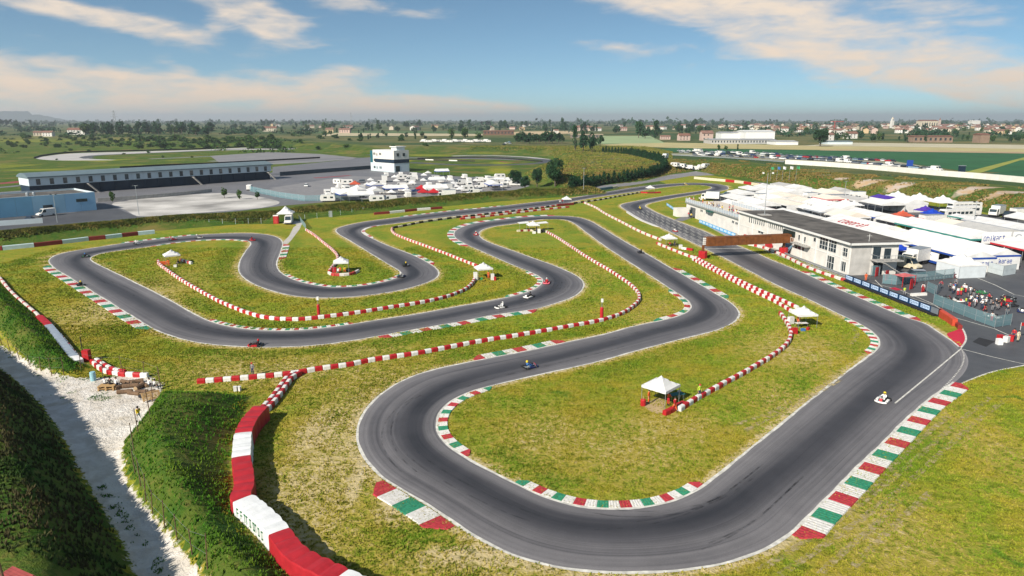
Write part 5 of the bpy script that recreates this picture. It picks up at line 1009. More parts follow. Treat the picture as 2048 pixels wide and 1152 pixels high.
crowd([PQ(LB_ + 33 + rr.uniform(-1.5, 1.5), -.6 + rr.uniform(-.5, .5)) for _ in range(3)], 0, 'at the passage under the terrace', 'people at the terrace passage')
rw = thing('red_water_barrier', 'red plastic water barrier at the wall behind the bridge', 'barrier', (*gp(1494, 478), 0), RB); MB().side([(-1.6, 0), (-1.6, .9), (1.6, .9), (1.6, 0)], -.3, .3).build('body', RED, rw); MB().box(-.2, .2, -1.5, 1.5, .902, 1.0).build('top_ridge', RED, rw)
rw = thing('red_water_barrier', 'second red water barrier, seen under the bridge', 'barrier', (*gp(1537, 494), 0), RB); MB().side([(-1.3, 0), (-1.3, .9), (1.3, .9), (1.3, 0)], -.3, .3).build('body', RED, rw); MB().box(-.2, .2, -1.2, 1.2, .902, 1.0).build('top_ridge', RED, rw)
sk_ = thing('ramp_cover', 'grey blue sheet leaning against the pit building by the bridge', 'sheet', (*PQ(*[v for v in pq(1573, 506)]), 0), RB); MB().add([(-1.2, -2, .05), (-1.2, 1.2, .05), (.6, 1.2, 2.6), (.6, -2, 2.6), (-1.14, -2, .05), (-1.14, 1.2, .05), (.66, 1.2, 2.6), (.66, -2, 2.6)], [(0, 1, 2, 3), (7, 6, 5, 4), (0, 4, 5, 1), (1, 5, 6, 2), (2, 6, 7, 3), (3, 7, 4, 0)]).build('sheet_panel', mat('slate_sheet', (.12, .19, .25), .5, .15, 1), sk_)
# bridge
a, b = np.array(gp(1405, 516)), np.array(gp(1566, 508.5)); v = b - a; ln = np.linalg.norm(v); BR = thing('start_gantry', 'rusty brown gantry beam across the straight on red padded bases', 'gantry', (a[0], a[1], 0), math.atan2(v[1], v[0]))
mb = MB(); mb.box(.55, ln + 3.0, -.85, .85, 2.75, 4.55); mb.build('beam', RUST, BR)
for k in range(12): x0 = .55 + (ln + 2.45) / 12 * k; MB().box(x0 + .03, x0 + (ln + 2.45) / 12 - .03, -.91, -.852, 2.78, 4.52).build('sheet_panel', RUST, BR)
mb = MB(); mb.box(.5, ln + 3.05, -.93, .93, 4.552, 4.66); mb.build('top_rail', RUST, BR)
for x0 in (0, ln):
    MB().box(x0 - .22, x0 + .22, -.22, .22, 1.6, 2.9 if x0 == 0 else 2.749).build('post', RUST, BR)
    p = O('base_pad', None, BR); MB().lathe([(.98, 0), (1.0, .08), (1.0, 1.5), (.9, 1.6)], 8, (x0, 0, 0)).build('pad', RED, p)
mb = MB()
for k in range(4): mb.box(-.1, .53, -.12, .12, 3.0 + k * .42, 3.3 + k * .42)
mb.build('start_lights', FRAMEW, BR)
# ------------------------------------------------------------------ tents, marquees and vehicles
TRIM = {'b': mat('blue_trim', (.015, .06, .30), .6, .1, 2), 'r': mat('red_trim', (.50, .03, .04), .6, .1, 2), 't': mat('teal_trim', (.03, .22, .19), .6, .1, 2), 'g': mat('grey_trim', (.35, .37, .40), .6, .1, 2), 'w': CANVAS}
CANVASG = mat('grey_canvas', (.45, .44, .42), .8, .08, .6); CANVASC = mat('cream_canvas', (.72, .64, .54), .8, .06, .6); SIDEW = mat('translucent_wall', (.62, .66, .68), .6, .1, 1)
MQ = {}
def marquee(label, p0, p1, q0, q1, h=3.1, rise=1.3, trim='w', roofm=None, walls='back', group='marquees in the right-hand paddock', z=0, pos=None, rz=None, name='marquee', letter=None):
    L_, W = round(p1 - p0, 1), round(q1 - q0, 1); x, y = PQ((p0 + p1) / 2, (q0 + q1) / 2) if pos is None else pos
    t = thing(name, label, 'marquee', (x, y, z), RB if rz is None else rz, group); key = (L_, W, h, rise)
    if key not in MQ:
        nb = max(2, int(round(L_ / 4))); mb = MB(); V = []; cols = 7
        for i in range(nb * 2 + 1):
            for j in range(cols):
                u = j / (cols - 1) * 2 - 1; sag = .07 * (i % 2) * (1 - abs(u) * .5); V.append((u * W / 2 * 1.02, -L_ / 2 + L_ * i / (nb * 2), h + rise * (1 - abs(u) ** .92) - sag))
        mb.add(V, [(i * cols + j, (i + 1) * cols + j, (i + 1) * cols + j + 1, i * cols + j + 1) for i in range(nb * 2) for j in range(cols - 1)])
        roof = mb.mesh('roof', CANVAS)
        mb = MB(); w2 = W / 2 * 1.02
        for s in (-1, 1): mb.add([(s * w2, -L_ / 2, h), (s * (w2 + .02), -L_ / 2, h - .38), (s * (w2 + .02), L_ / 2, h - .38), (s * w2, L_ / 2, h)], [(0, 1, 2, 3)])
        for s in (-1, 1): mb.add([(-w2, s * (L_ / 2 + .01), h), (w2, s * (L_ / 2 + .01), h), (w2, s * (L_ / 2 + .02), h - .38), (-w2, s * (L_ / 2 + .02), h - .38)], [(0, 1, 2, 3)])
        val = mb.mesh('valance', CANVAS)
        mb = MB()
        mb.add([(-w2, -L_ / 2, h), (w2, -L_ / 2, h)] + [(u * w2, -L_ / 2, h + rise * (1 - abs(u) ** .92)) for u in (.66, .33, 0, -.33, -.66)], [tuple(range(7))])
        gab = mb.mesh('gable', CANVAS)
        wall = MB().box(W / 2 - .06, W / 2, -L_ / 2, L_ / 2, 0, h).mesh('side_wall', CANVAS)
        post = MB().box(-.05, .05, -.05, .05, 0, h).mesh('post', STEEL)
        endw = MB().box(-W / 2, W / 2, -.03, .03, 0, h).mesh('end_wall', CANVAS)
        MQ[key] = (roof, val, gab, wall, post, endw, nb)
    roof, val, gab, wall, post, endw, nb = MQ[key]
    r = O('roof', roof, t); v_ = O('valance', val, t); gs = [O('gable', gab, t), O('gable', gab, t, None, math.pi)]
    if roofm: [recolour(g, 0, roofm) for g in [r] + gs]
    if trim != 'w': recolour(v_, 0, TRIM[trim])
    if 'back' in walls: O('side_wall', wall, t)
    if 'near' in walls: O('end_wall', endw, t, (0, -L_ / 2 + .05, 0))
    for s in (-1, 1):
        for k in range(nb + 1): O('post', post, t, (s * W / 2 * .97, -L_ / 2 * .99 + L_ * .98 * k / nb, 0))
    if letter: letters(t, *letter, roof_=(W, L_, h, rise))
    return t
STROKES = {'n': [(0, .2, 0, 1), (.8, 1, 0, .85), (.2, .8, .75, .95)], 'i': [(.35, .65, 0, .8), (.35, .65, .9, 1.1)], 'k': [(0, .2, 0, 1.3), (.2, .5, .4, .6), (.5, .9, .55, 1), (.5, .9, 0, .45)], 'a': [(0, .2, .1, .5), (.2, .8, 0, .15), (.8, 1, 0, .9), (.1, .8, .42, .58), (.1, .8, .85, 1)], 'r': [(0, .2, 0, 1), (.2, .8, .8, 1)], 't': [(.35, .6, 0, 1.25), (.05, .95, .85, 1)], 'o': [(0, .2, .1, .9), (.8, 1, .1, .9), (.2, .8, 0, .15), (.2, .8, .85, 1)], 'e': [(0, .2, .1, .9), (.2, 1, 0, .15), (.2, .9, .85, 1), (.2, .9, .42, .58), (.8, 1, .55, .9)], 'C': [(0, .2, .1, .9), (.15, 1, 0, .18), (.15, 1, .82, 1)], 'l': [(.35, .65, 0, 1.3)]}
def word_quads(word, f, cw=.8, h=1.0):
    """lettering as flat strokes; f(u, v) puts a point of the word's own plane into the scene"""
    mb = MB(); x = 0
    for ch in word:
        for u0, u1, v0, v1 in STROKES.get(ch, []): mb.add([f(x + u0 * cw * .8, v0 * h), f(x + u1 * cw * .8, v0 * h), f(x + u1 * cw * .8, v1 * h), f(x + u0 * cw * .8, v1 * h)], [(0, 1, 2, 3)])
        x += cw
    return mb
def letters(t, word, m, mode, roof_):
    W, L_, h, rise = roof_
    if mode == 'front':      # on the near end wall
        n = len(word) * .62; f = lambda u, v: (-n / 2 + u, -L_ / 2 - .05, h * .45 + v); word_quads(word, f, .62, .75).build('lettering', m, t)
    elif mode == 'roof':     # on the slope that faces the track
        n = len(word) * 1.6; f = lambda u, v: (-W / 2 * 1.02 * (1 - v), -L_ / 2 * .2 + n / 2 - u + 0, 0)
        f = lambda u, v: (-W * .46 * (.82 - .22 * v), n / 2 - u, h + rise * (1 - ((.82 - .22 * v) * .9) ** .92) + .06); word_quads(word, f, 1.6, 1.6).build('lettering', m, t)
TYREW = MB().lathe([(.14, -.1), (.32, -.12), (.36, -.07), (.36, .07), (.32, .12), (.14, .1)], 12, axis='x').mesh('wheel', DARK)
def wheels(t, xs_, ys_, r=.36):
    for sx in (-1, 1):
        for yy in ys_: O('wheel', TYREW, t, (sx * xs_, yy, r), 0, r / .36)
def van_meshes(L_, W, Hh, nose=.9, hood=.95):
    """panel van: one lofted body, glass proud of it"""
    mb = MB(); l = L_ / 2; prof = [(-l, .32), (-l - .03, .6), (-l, Hh - .25), (-l + .12, Hh), (l - nose - .75, Hh), (l - nose, hood + .25), (l - .08, hood), (l, .75), (l - .02, .32)]; n = len(prof); vs = []
    for x, s in ((-W / 2, .93), (-W / 2 + .06, 1), (W / 2 - .06, 1), (W / 2, .93)):
        for y, z in prof: k = 1 if z < 1.0 else (1 - .045 * (z - 1) / Hh * 2); vs.append((x * k, y * (.99 if s < 1 else 1), .32 + (z - .32) * (.985 if s < 1 else 1)))
    mb.add(vs, [(j * n + i, (j + 1) * n + i, (j + 1) * n + (i + 1) % n, j * n + (i + 1) % n) for j in range(3) for i in range(n)] + [tuple(range(n - 1, -1, -1)), tuple(range(3 * n, 4 * n))])
    body_ = mb.mesh('body', WHITE)
    y1, z1, y0, z0 = l - nose - .70, Hh - .12, l - nose + .0, hood + .32
    g = MB(); k = W / 2 * .86; g.add([(-k, y0 + .02, z0), (k, y0 + .02, z0), (k * .95, y1 + .03, z1), (-k * .95, y1 + .03, z1)], [(0, 1, 2, 3)]); ws = g.mesh('windscreen', GLASS)
    g = MB()
    for s in (-1, 1): xx = s * (W / 2 * .985 + .004); g.add([(xx, y0 - .1, z0 + .02), (xx * .97, y1 - .02, z1 - .1), (xx * .97, y1 - .75, z1 - .1), (xx, y1 - .75, z0 + .02)], [(0, 1, 2, 3) if s > 0 else (3, 2, 1, 0)])
    sw = g.mesh('side_window', GLASS)
    b = MB(); b.box(-W / 2 * .95, W / 2 * .95, l - .06, l + .06, .3, .55); b.box(-W / 2 * .95, W / 2 * .95, -l - .1, -l + .02, .3, .5); bu = b.mesh('bumper', BLKP)
    li = MB(); 
    for s in (-1, 1): li.box(s * W * .36 - .14, s * W * .36 + .14, l - .03, l + .035, .7, .86)
    return body_, ws, sw, bu, li.mesh('headlight', mat('lamp_glass', (.7, .7, .68), .15, .05, 3))
VANM = van_meshes(5.4, 2.0, 2.4); CARA = van_meshes(4.2, 1.78, 1.48, 1.05, .92); CARB = van_meshes(4.5, 1.85, 1.72, .95, 1.0)
CARS_ = {}
def car_meshes():
    """saloon / hatchback: body with a separate cabin"""
    out = []
    for L_, W, hb, hc, y0, y1, yt0, yt1 in ((4.1, 1.74, .86, 1.46, -1.95, .95, -1.55, .25), (4.5, 1.80, .90, 1.44, -1.75, .95, -1.05, .20), (4.6, 1.86, .98, 1.68, -2.2, 1.0, -1.95, .35)):
        mb = MB(); l = L_ / 2; prof = [(-l, .28), (-l - .02, .6), (-l + .06, hb), (y0, hb + .02), (y1, hb + .02), (l - .1, hb - .14), (l, .6), (l - .02, .28)]; n = len(prof); vs = []
        for x, s in ((-W / 2, .97), (-W / 2 + .09, 1), (W / 2 - .09, 1), (W / 2, .97)): vs += [(x, y * s, .28 + (z - .28) * (.95 if s < 1 else 1)) for y, z in prof]
        mb.add(vs, [(j * n + i, (j + 1) * n + i, (j + 1) * n + (i + 1) % n, j * n + (i + 1) % n) for j in range(3) for i in range(n)] + [tuple(range(n - 1, -1, -1)), tuple(range(3 * n, 4 * n))])
        w0, w1 = W / 2 - .06, W / 2 - .24; zb = hb + .02
        roof = [(-w1, yt0, hc), (w1, yt0, hc), (w1, yt1, hc), (-w1, yt1, hc)]
        mb.add(roof + [(-w1, yt0, hc - .05), (w1, yt0, hc - .05), (w1, yt1, hc - .05), (-w1, yt1, hc - .05)], [(0, 1, 2, 3), (4, 7, 6, 5), (0, 4, 5, 1), (1, 5, 6, 2), (2, 6, 7, 3), (3, 7, 4, 0)])
        body_ = mb.mesh('body', WHITE)
        g = MB(); A = [(-w0, y0, zb), (w0, y0, zb), (w0, y1, zb), (-w0, y1, zb)]; B = [(x * .99, y, hc - .052) for x, y, z in roof]
        g.add(A + B, [(0, 1, 5, 4), (1, 2, 6, 5), (2, 3, 7, 6), (3, 0, 4, 7)]); gl = g.mesh('windows', GLASS)
        out.append((body_, gl, L_, W))
    return out
CARM = car_meshes()
PAINT = [mat('white_paint', (.74, .74, .73), .3, .04, 1), mat('silver_paint', (.42, .43, .45), .3, .05, 1, metal=.4), mat('black_paint', (.02, .02, .024), .25, .1, 1), mat('grey_paint', (.14, .15, .17), .3, .05, 1), mat('dark_blue_paint', (.02, .04, .12), .3, .05, 1), mat('red_paint', (.38, .02, .025), .3, .05, 1), mat('pale_blue_paint', (.25, .36, .45), .3, .05, 1)]
PN = ['white', 'silver', 'black', 'dark grey', 'dark blue', 'red', 'pale blue']
def car(label, x, y, z, rz, ci, pi, group=None, name='parked_car', cat='car', sc=1.0):
    b, g, L_, W = CARM[ci]; t = thing(name, label, cat, (x, y, z), rz, group); o = O('body', b, t); recolour(o, 0, PAINT[pi]); O('windows', g, t); wheels(t, W / 2 - .12, (-L_ * .3, L_ * .31), .32); t.scale = (sc,) * 3; return t
def van(label, x, y, z, rz, group=None, paint=None):
    t = thing('panel_van', label, 'van', (x, y, z), rz, group); o = O('body', VANM[0], t); O('windscreen', VANM[1], t); O('side_window', VANM[2], t); O('bumper', VANM[3], t); O('headlight', VANM[4], t); wheels(t, .9, (-1.7, 1.7))
    if paint: recolour(o, 0, paint)
    return t
def truck_meshes():
    cab = MB(); cab.side([(1.55, .5), (1.55, 2.55), (1.75, 2.7), (3.0, 2.6), (3.35, 1.5), (3.4, .5)], -1.15, 1.15); cabm = cab.mesh('cab', WHITE)
    bx = MB(); bx.box(-1.25, 1.25, -3.4, 1.45, .95, 3.5); bxm = bx.mesh('cargo_box', WHITE)
    bt = MB(); bt.box(-1.27, 1.27, -3.42, 1.47, 3.502, 3.56); bt.box(-1.27, 1.27, -3.42, 1.47, .88, .948); btm = bt.mesh('box_rim', STEEL)
    ch = MB(); ch.box(-.5, .5, -3.2, 3.1, .5, .85); ch.box(-1.2, 1.2, 3.35, 3.5, .4, .75); chm = ch.mesh('chassis', BLKP)
    g = MB(); g.add([(-1.0, 3.33, 1.62), (1.0, 3.33, 1.62), (1.0, 3.04, 2.5), (-1.0, 3.04, 2.5)], [(0, 1, 2, 3)])
    sg = MB().add([(1.156, 2.1, 1.6), (1.156, 3.1, 1.6), (1.156, 2.9, 2.4), (1.156, 2.1, 2.4)], [(0, 1, 2, 3)]).mesh('side_window', GLASS)
    return cabm, bxm, btm, chm, g.mesh('windscreen', GLASS), sg
TRK = truck_meshes()
def truck(label, x, y, z, rz, group=None, sl_=1.0, letter=None, cabp=None):
    t = thing('box_truck', label, 'truck', (x, y, z), rz, group); c = O('cab', TRK[0], t); O('cargo_box', TRK[1], t); O('box_rim', TRK[2], t); O('chassis', TRK[3], t); O('windscreen', TRK[4], t); O('side_window', TRK[5], t); O('side_window', TRK[5], t, (-2.312, 0, 0)); wheels(t, 1.05, (-2.4, -1.6, 2.4), .45); t.scale = (1, sl_, 1)
    if cabp: recolour(c, 0, cabp)
    return t
def coach_meshes():
    mb = MB(); mb.side([(-5.5, .35), (-5.55, 2.9), (-5.3, 3.2), (5.1, 3.2), (5.45, 2.9), (5.6, 1.4), (5.5, .35)], -1.25, 1.25); b = mb.mesh('body', WHITE)
    sw = MB().add([(0, 0, 1.75), (0, 1.2, 1.75), (0, 1.2, 2.55), (0, 0, 2.55)], [(0, 1, 2, 3)]).mesh('side_window', GLASS)
    return b, MB().add([(-1.1, 5.6, 1.5), (1.1, 5.6, 1.5), (1.1, 5.49, 2.8), (-1.1, 5.49, 2.8)], [(0, 1, 2, 3)]).mesh('windscreen', GLASS), sw
COA = coach_meshes()
def coach(label, x, y, z, rz, group=None, paint=None):
    t = thing('motor_coach', label, 'coach', (x, y, z), rz, group); b = O('body', COA[0], t); O('windscreen', COA[1], t); [O('side_window', COA[2], t, (s * 1.256, -4.6 + k * 1.55, 0)) for s in (-1, 1) for k in range(6)]; wheels(t, 1.1, (-3.6, 3.7), .48)
    if paint: recolour(b, 0, paint)
    return t
def caravan_meshes():
    mb = MB(); mb.side([(-2.6, .45), (-2.75, 1.3), (-2.5, 2.6), (2.2, 2.65), (2.7, 2.2), (2.85, 1.1), (2.6, .45)], -1.12, 1.12); b = mb.mesh('body', WHITE)
    g = MB()
    for s in (-1, 1):
        for y0, y1 in ((-2.0, -.9), (.3, 1.5)): f = [(s * 1.126, y0, 1.35), (s * 1.126, y1, 1.35), (s * 1.126, y1, 2.0), (s * 1.126, y0, 2.0)]; g.add(f, [(0, 1, 2, 3) if s > 0 else (3, 2, 1, 0)])
    g.add([(-.8, -2.77, 1.5), (.8, -2.77, 1.5), (.8, -2.62, 2.2), (-.8, -2.62, 2.2)], [(3, 2, 1, 0)]); return b, g.mesh('windows', GLASS)
CRV = caravan_meshes()
def caravan(label, x, y, z, rz, group=None):
    t = thing('camper', label, 'camper', (x, y, z), rz, group); O('body', CRV[0], t); O('windows', CRV[1], t); wheels(t, 1.0, (-1.5, 1.6)); return t
# named pieces of the right-hand paddock
marquee('long white marquee with blue trim running back from the grey tent', -.6, 29.6, 24.4, 31.2, trim='b', walls='back near', letter=('oraeoraet', TRIM['b'], 'front'))
marquee('second blue trimmed marquee, on the right of the long one', 1.2, 29.6, 31.6, 38.2, trim='b', walls='near', letter=('karae', TRIM['b'], 'front'))
for lab, p0, p1, m_ in (('white and blue side banner on the blue trimmed marquee, nearest the box truck', 6.5, 13.5, 0), ('second white and blue side banner on the blue trimmed marquee', 16, 23, 0), ('short white side banner by the corner of the blue trimmed marquee', .2, 3.4, 0)):
    x, y = PQ((p0 + p1) / 2, 24.1); t = thing('side_banner', lab, 'banner', (x, y, 0), RB); l = (p1 - p0) / 2; MB().box(-.03, .03, -l, l, .35, 2.6).build('backing', FABW, t); MB().box(-.05, -.032, -l, l, .35, .85).build('blue_band', TRIM['b'], t); word_quads('toeraknet'[:int(l * 2)], lambda u, v: (-.052, l * .8 - u, 1.5 + v), .62, .6).build('lettering', TRIM['b'], t)
marquee('white marquee with red trim and a round emblem, behind the dark roof', 30.2, 54, 24.6, 36.5, rise=1.7, trim='r', letter=('Coeorat', TRIM['r'], 'roof'))
marquee('white marquee with red script on its roof at the back of the terrace', 68, 86, 13.6, 24, h=3.2, rise=1.2, trim='r', letter=('elroet', TRIM['r'], 'roof'))
marquee('broad plain white marquee right behind the far half of the dark roof', 54.6, 67.6, 14, 28, h=3.4, rise=1.5, trim='g')
marquee('long white marquee with teal trim in the second row', 18.5, 45.4, 41.2, 50.6, h=3.4, rise=1.5, trim='t', walls='back')
marquee('white marquee with red edge at the right edge of the paddock', -1, 16.4, 44.4, 54.6, h=3.0, rise=1.2, trim='r', walls='back')
x, y = PQ(18.1, 47.2); t = thing('sign_board', 'big white board with blue lettering at the end of the teal trimmed marquee', 'sign', (x, y, 0), RB); MB().box(-3.6, 3.6, -.05, .05, 2.3, 5.0).build('board', FABW, t); word_quads('onikart', lambda u, v: (-3.2 + u, -.06, 2.9 + v), .78, 1.1).build('lettering', TRIM['b'], t)
for s in (-3.4, 3.4): MB().box(s - .06, s + .06, .052, .15, 0, 2.6).build('post', STEEL, t)
x, y = PQ(17.9, 52.6); t = thing('sign_board', 'smaller white board with a blue ring emblem beside the lettered board', 'sign', (x, y, 0), RB); MB().box(-1.4, 1.4, -.05, .05, 2.1, 5.0).build('board', FABW, t)
mb = MB()
for i in range(20):
    if i in (0, 1, 19): continue
    a0, a1 = 2 * math.pi * i / 20, 2 * math.pi * (i + 1) / 20; mb.add([(k * math.cos(a), -.06, 3.5 + k * math.sin(a)) for k, a in ((1.0, a0), (1.0, a1), (.7, a1), (.7, a0))], [(0, 1, 2, 3)])
mb.build('emblem', TRIM['g'], t)
for s in (-1.3, 1.3): MB().box(s - .05, s + .05, .052, .14, 0, 2.6).build('post', STEEL, t)
GZ4 = gazebo_meshes(4.5, 2.4, 1.3); GZ5 = gazebo_meshes(6.0, 2.6, 1.7)
def at_px(px, py, Z=0): return gp(px, py, Z)
gazebo('bright blue sheeted tent behind the box truck', *PQ(15.5, 20.6), RB, GZ4, 4.5, BLUE); gazebo('second bright blue tent deeper behind the box truck', *PQ(20.3, 20.8), RB, GZ4, 4.5, BLUE)
truck('white box truck parked before the blue trimmed marquee', *PQ(8.6, 20.4), 0, RB + R(115)); van('pale van parked nose out left of the white box truck', *PQ(5.2, 16.2), 0, RB + R(200), None, CREAM)
gazebo('royal blue tent in the middle of the right-hand paddock', *PQ(69.5, 70.5), RB + .2, GZ4, 4.5, BLUE); gazebo('violet blue tent right behind the royal blue one', *PQ(76.6, 73.5), RB + .2, GZ4, 4.5, PURPLE)
marquee('purple roofed marquee near the back of the paddock', 104, 113, 78.5, 85.5, h=2.6, rise=.9, trim='w', roofm=PURPLE)
gazebo('orange red peaked tent with a yellow blotch', *PQ(66.5, 58.6), RB, GZ4, 4.5, mat('orange_red_canvas', (.55, .10, .05), .8, .35, .25))
coach('white coach with dark windows parked right of the royal blue tent', *PQ(71, 80.0), 0, RB + R(96)); coach('second white coach behind the first', *PQ(78.5, 88.5), 0, RB + R(94)); coach('white coach at the back row beside the bank', *PQ(88, 96.5), 0, RB + R(92))
BIGT = gazebo_meshes(8.0, 2.8, 2.0)
for i, (p, q) in enumerate(((110, 87.5), (102.5, 90.5), (94.8, 93.5))): gazebo('large white peaked tent by the bank, %s of three' % ('leftmost', 'middle', 'rightmost')[i], *PQ(p, q), RB, BIGT, 8.0)
truck('white tractor truck with a graphic on its side near the right edge', *PQ(76, 98.0), 0, RB + R(120), None, 1.0); truck('black trailer truck at the right edge of the paddock', *PQ(68.5, 98.5), 0, RB + R(95), None, 1.3, None, BLKP)
truck('white and red trailer with slanted red letters', *PQ(57.5, 60.0), 0, RB + R(95), None, 1.4, None, RED)
marquee('wide grey white canopy at the right edge', 32, 52, 66, 76, h=3.0, rise=.8, trim='g')
marquee('green edged white canopy before the coaches', 54.5, 62.5, 70, 76, h=2.6, rise=.5, trim='t')
# white tent with grey walls beside the pit fence
x, y = PQ(-2.0, 22.4); t = gazebo('white peaked tent with closed pale grey walls beside the fence', x, y, RB + .05, GZ5, 6.0)
for s in (0, 1): O('side_wall', MB().box(-2.95, 2.95, -2.97, -2.92, 0, 2.4).mesh('side_wall', SIDEW), t, (0, 0, 0), R(-90) * s)
# filler rows
rr = random.Random(11); taken = [(-2, 31, 23, 39), (30, 54.5, 24, 37), (54, 87, 13, 28.5), (18, 46, 40.5, 54), (-3, 17, 43, 55), (63, 81, 55, 90), (103, 114, 77, 92), (90, 107, 86, 99), (50, 60, 55, 66), (80, 95, 92, 100), (60, 82, 92, 102), (30, 66, 65, 77)]
rowi = 0; fill = []
for q0, q1 in ((14, 22.5), (24.2, 33), (34.6, 43.2), (44.8, 53.2), (55, 63.4), (65, 73.5), (75, 83.5), (85, 93.5)):
    rowi += 1; p = 4 + rr.uniform(0, 5)
    while p < 176:
        Ln = rr.choice((7.2, 9.6, 12, 14.4)); p1 = p + Ln; ok = p1 < 172
        for a0, a1, b0, b1 in taken: ok &= not (p < a1 and p1 > a0 and q0 < b1 and q1 > b0)
        ok &= q0 > 10 + max(0, (p1 - 104)) * .72; ok &= p > -8 + (q0 - 44) * 1.08; ok &= q1 < 101 - max(0, p1 - 112) * .5; ok &= not (q0 < 23 and p < 56); ok &= p > 16 or q0 > 40
        if ok: fill.append((rowi, p, p1, q0, q1))
        p = p1 + (rr.uniform(.2, .8) if rr.random() < .75 else rr.uniform(2, 4))
cnt = {}
ROWN = {1: 'first row behind the terrace', 2: 'second row behind the terrace', 3: 'third row of the paddock', 4: 'fourth row of the paddock', 5: 'fifth row of the paddock', 6: 'sixth row of the paddock', 7: 'seventh row of the paddock', 8: 'back row by the bank'}
for rw_, p, p1, q0, q1 in fill:
    k = rr.random(); x, y = PQ((p + p1) / 2, (q0 + q1) / 2); row = ROWN[rw_]
    def lab(what):
        n = cnt[(what, rw_)] = cnt.get((what, rw_), -1) + 1; return '%s in the %s, %s from the near end' % (what, row, ordn(n))
    if k < .76:
        tr = rr.choice('wwwgrbw'); rm = rr.choice((None, None, None, None, CANVASC, CANVASG)); nm = {'w': 'plain', 'g': 'grey trimmed', 'r': 'red trimmed', 'b': 'blue trimmed'}[tr]
        marquee(lab('%s %s marquee' % (nm, 'cream' if rm is CANVASC else 'greyish' if rm is CANVASG else 'white')), p, p1, q0, q1 - .3, rr.choice((2.8, 3.1)), rr.choice((.7, 1.0, 1.3)), tr, rm, rr.choice(('back', '', 'back near')))
    elif k < .83:
        for d in (-1, 1): gazebo(lab('white peaked tent'), *PQ((p + p1) / 2 + d * 2.4, (q0 + q1) / 2 + rr.uniform(-1, 1)), RB + rr.uniform(-.1, .1), GZ4, 4.5, None, 'peaked tents in the right-hand paddock')
    elif k < .92:
        truck(lab('white box truck'), x, y, 0, RB + rr.choice((R(90), R(-90), R(100))), 'trucks in the right-hand paddock')
        van(lab('white panel van'), *PQ((p + p1) / 2 - 2.8, (q0 + q1) / 2), 0, RB + R(90), 'vans in the right-hand paddock')
    else:
        for d in (-1, 1): F_ = rr.choice((van, caravan)); F_(lab('white van' if F_ is van else 'white camper'), *PQ((p + p1) / 2 + d * 1.9, (q0 + q1) / 2), 0, RB + R(90) + rr.uniform(-.1, .1), 'vans and campers in the right-hand paddock')
for i, (px, py) in enumerate(((1780, 468), (1800, 462), (1845, 470), (1862, 466), (1900, 480), (1885, 476))):
    x, y = at_px(px, py + 8); gazebo('small white awning tent in the alley between the marquees, %s from the left' % ordn(i), x, y, RB, GZ3, 3.0, (None, mat('lime_canvas', (.45, .6, .06), .8, .1, 2), None, None, mat('sky_canvas', (.2, .42, .7), .8, .1, 2), None)[i], 'small awning tents in the alley')
for i, (px, py) in enumerate(((1470, 386), (1490, 390), (1452, 392), (1442, 396))):
    x, y = at_px(px, py); car('%s car parked beside the far end of the terrace, %s from the right' % (('dark blue', 'black', 'pale blue', 'black')[i], ordn(i)), x, y, 0, RB + R(70), 2, (4, 2, 6, 2)[i], 'cars beside the far end of the terrace')
truck('white truck with pale blue side parked beyond the terrace', *at_px(1420, 401), 0, RB + R(60))
# flags and lamp posts
FLM = [mat('green_flag', (.05, .3, .12), .8, .1, 2), FABW, FABW, FABU, FABU]
for i, px in enumerate((1540, 1553, 1564, 1578, 1591)):
    x, y, z = hit(px, 362); t = thing('flagpole', 'thin flagpole with %s flag, %s from the left of five' % (('green and white', 'pale blue', 'white', 'white', 'green')[i], ordn(i)), 'flagpole', (x, y, z), 0, 'five flagpoles beyond the paddock'); MB().tube((0, 0, 0), (0, 0, 7), .07, 5, .04).build('pole', STEEL, t)
    mb = MB(); V = []
    for j in range(5): V += [(.06 + j * .35, .12 * math.sin(j * 1.4 + i), 6.9 - .06 * j), (.06 + j * .35, .12 * math.sin(j * 1.4 + i + .4), 5.7 - .1 * j)]
    mb.add(V, [(2 * j, 2 * j + 1, 2 * j + 3, 2 * j + 2) for j in range(4)]); mb.build('flag', (FLM[0], FABU, FABW, FABW, FLM[0])[i], t)
def lamp_post(label, px, py, h, arms=2, group=None):
    x, y, z = hit(px, py); t = thing('lamp_post', label, 'lamp post', (x, y, z), 0, group); MB().tube((0, 0, 0), (0, 0, h), .11, 6, .06).build('pole', STEEL, t); MB().box(-.9, .9, -.05, .05, h - .1, h).build('crossbar', STEEL, t)
    for s in (-.75, .75): MB().box(s - .25, s + .25, -.22, .12, h, h + .22).build('lamp', BLKP, t)
lamp_post('grey lamp post between the marquees on the right', 1945, 462, 8.0); lamp_post('grey lamp post at the back of the paddock', 1688, 402, 7.5); lamp_post('lamp post above the conifer hedge and the far straight', 1167, 380, 9); lamp_post('lamp post at the left lot before the blue and white hall', 115, 446, 8.5)
lamp_post('lamp post on the pale gravel lot on the left', 278, 430, 9.5)
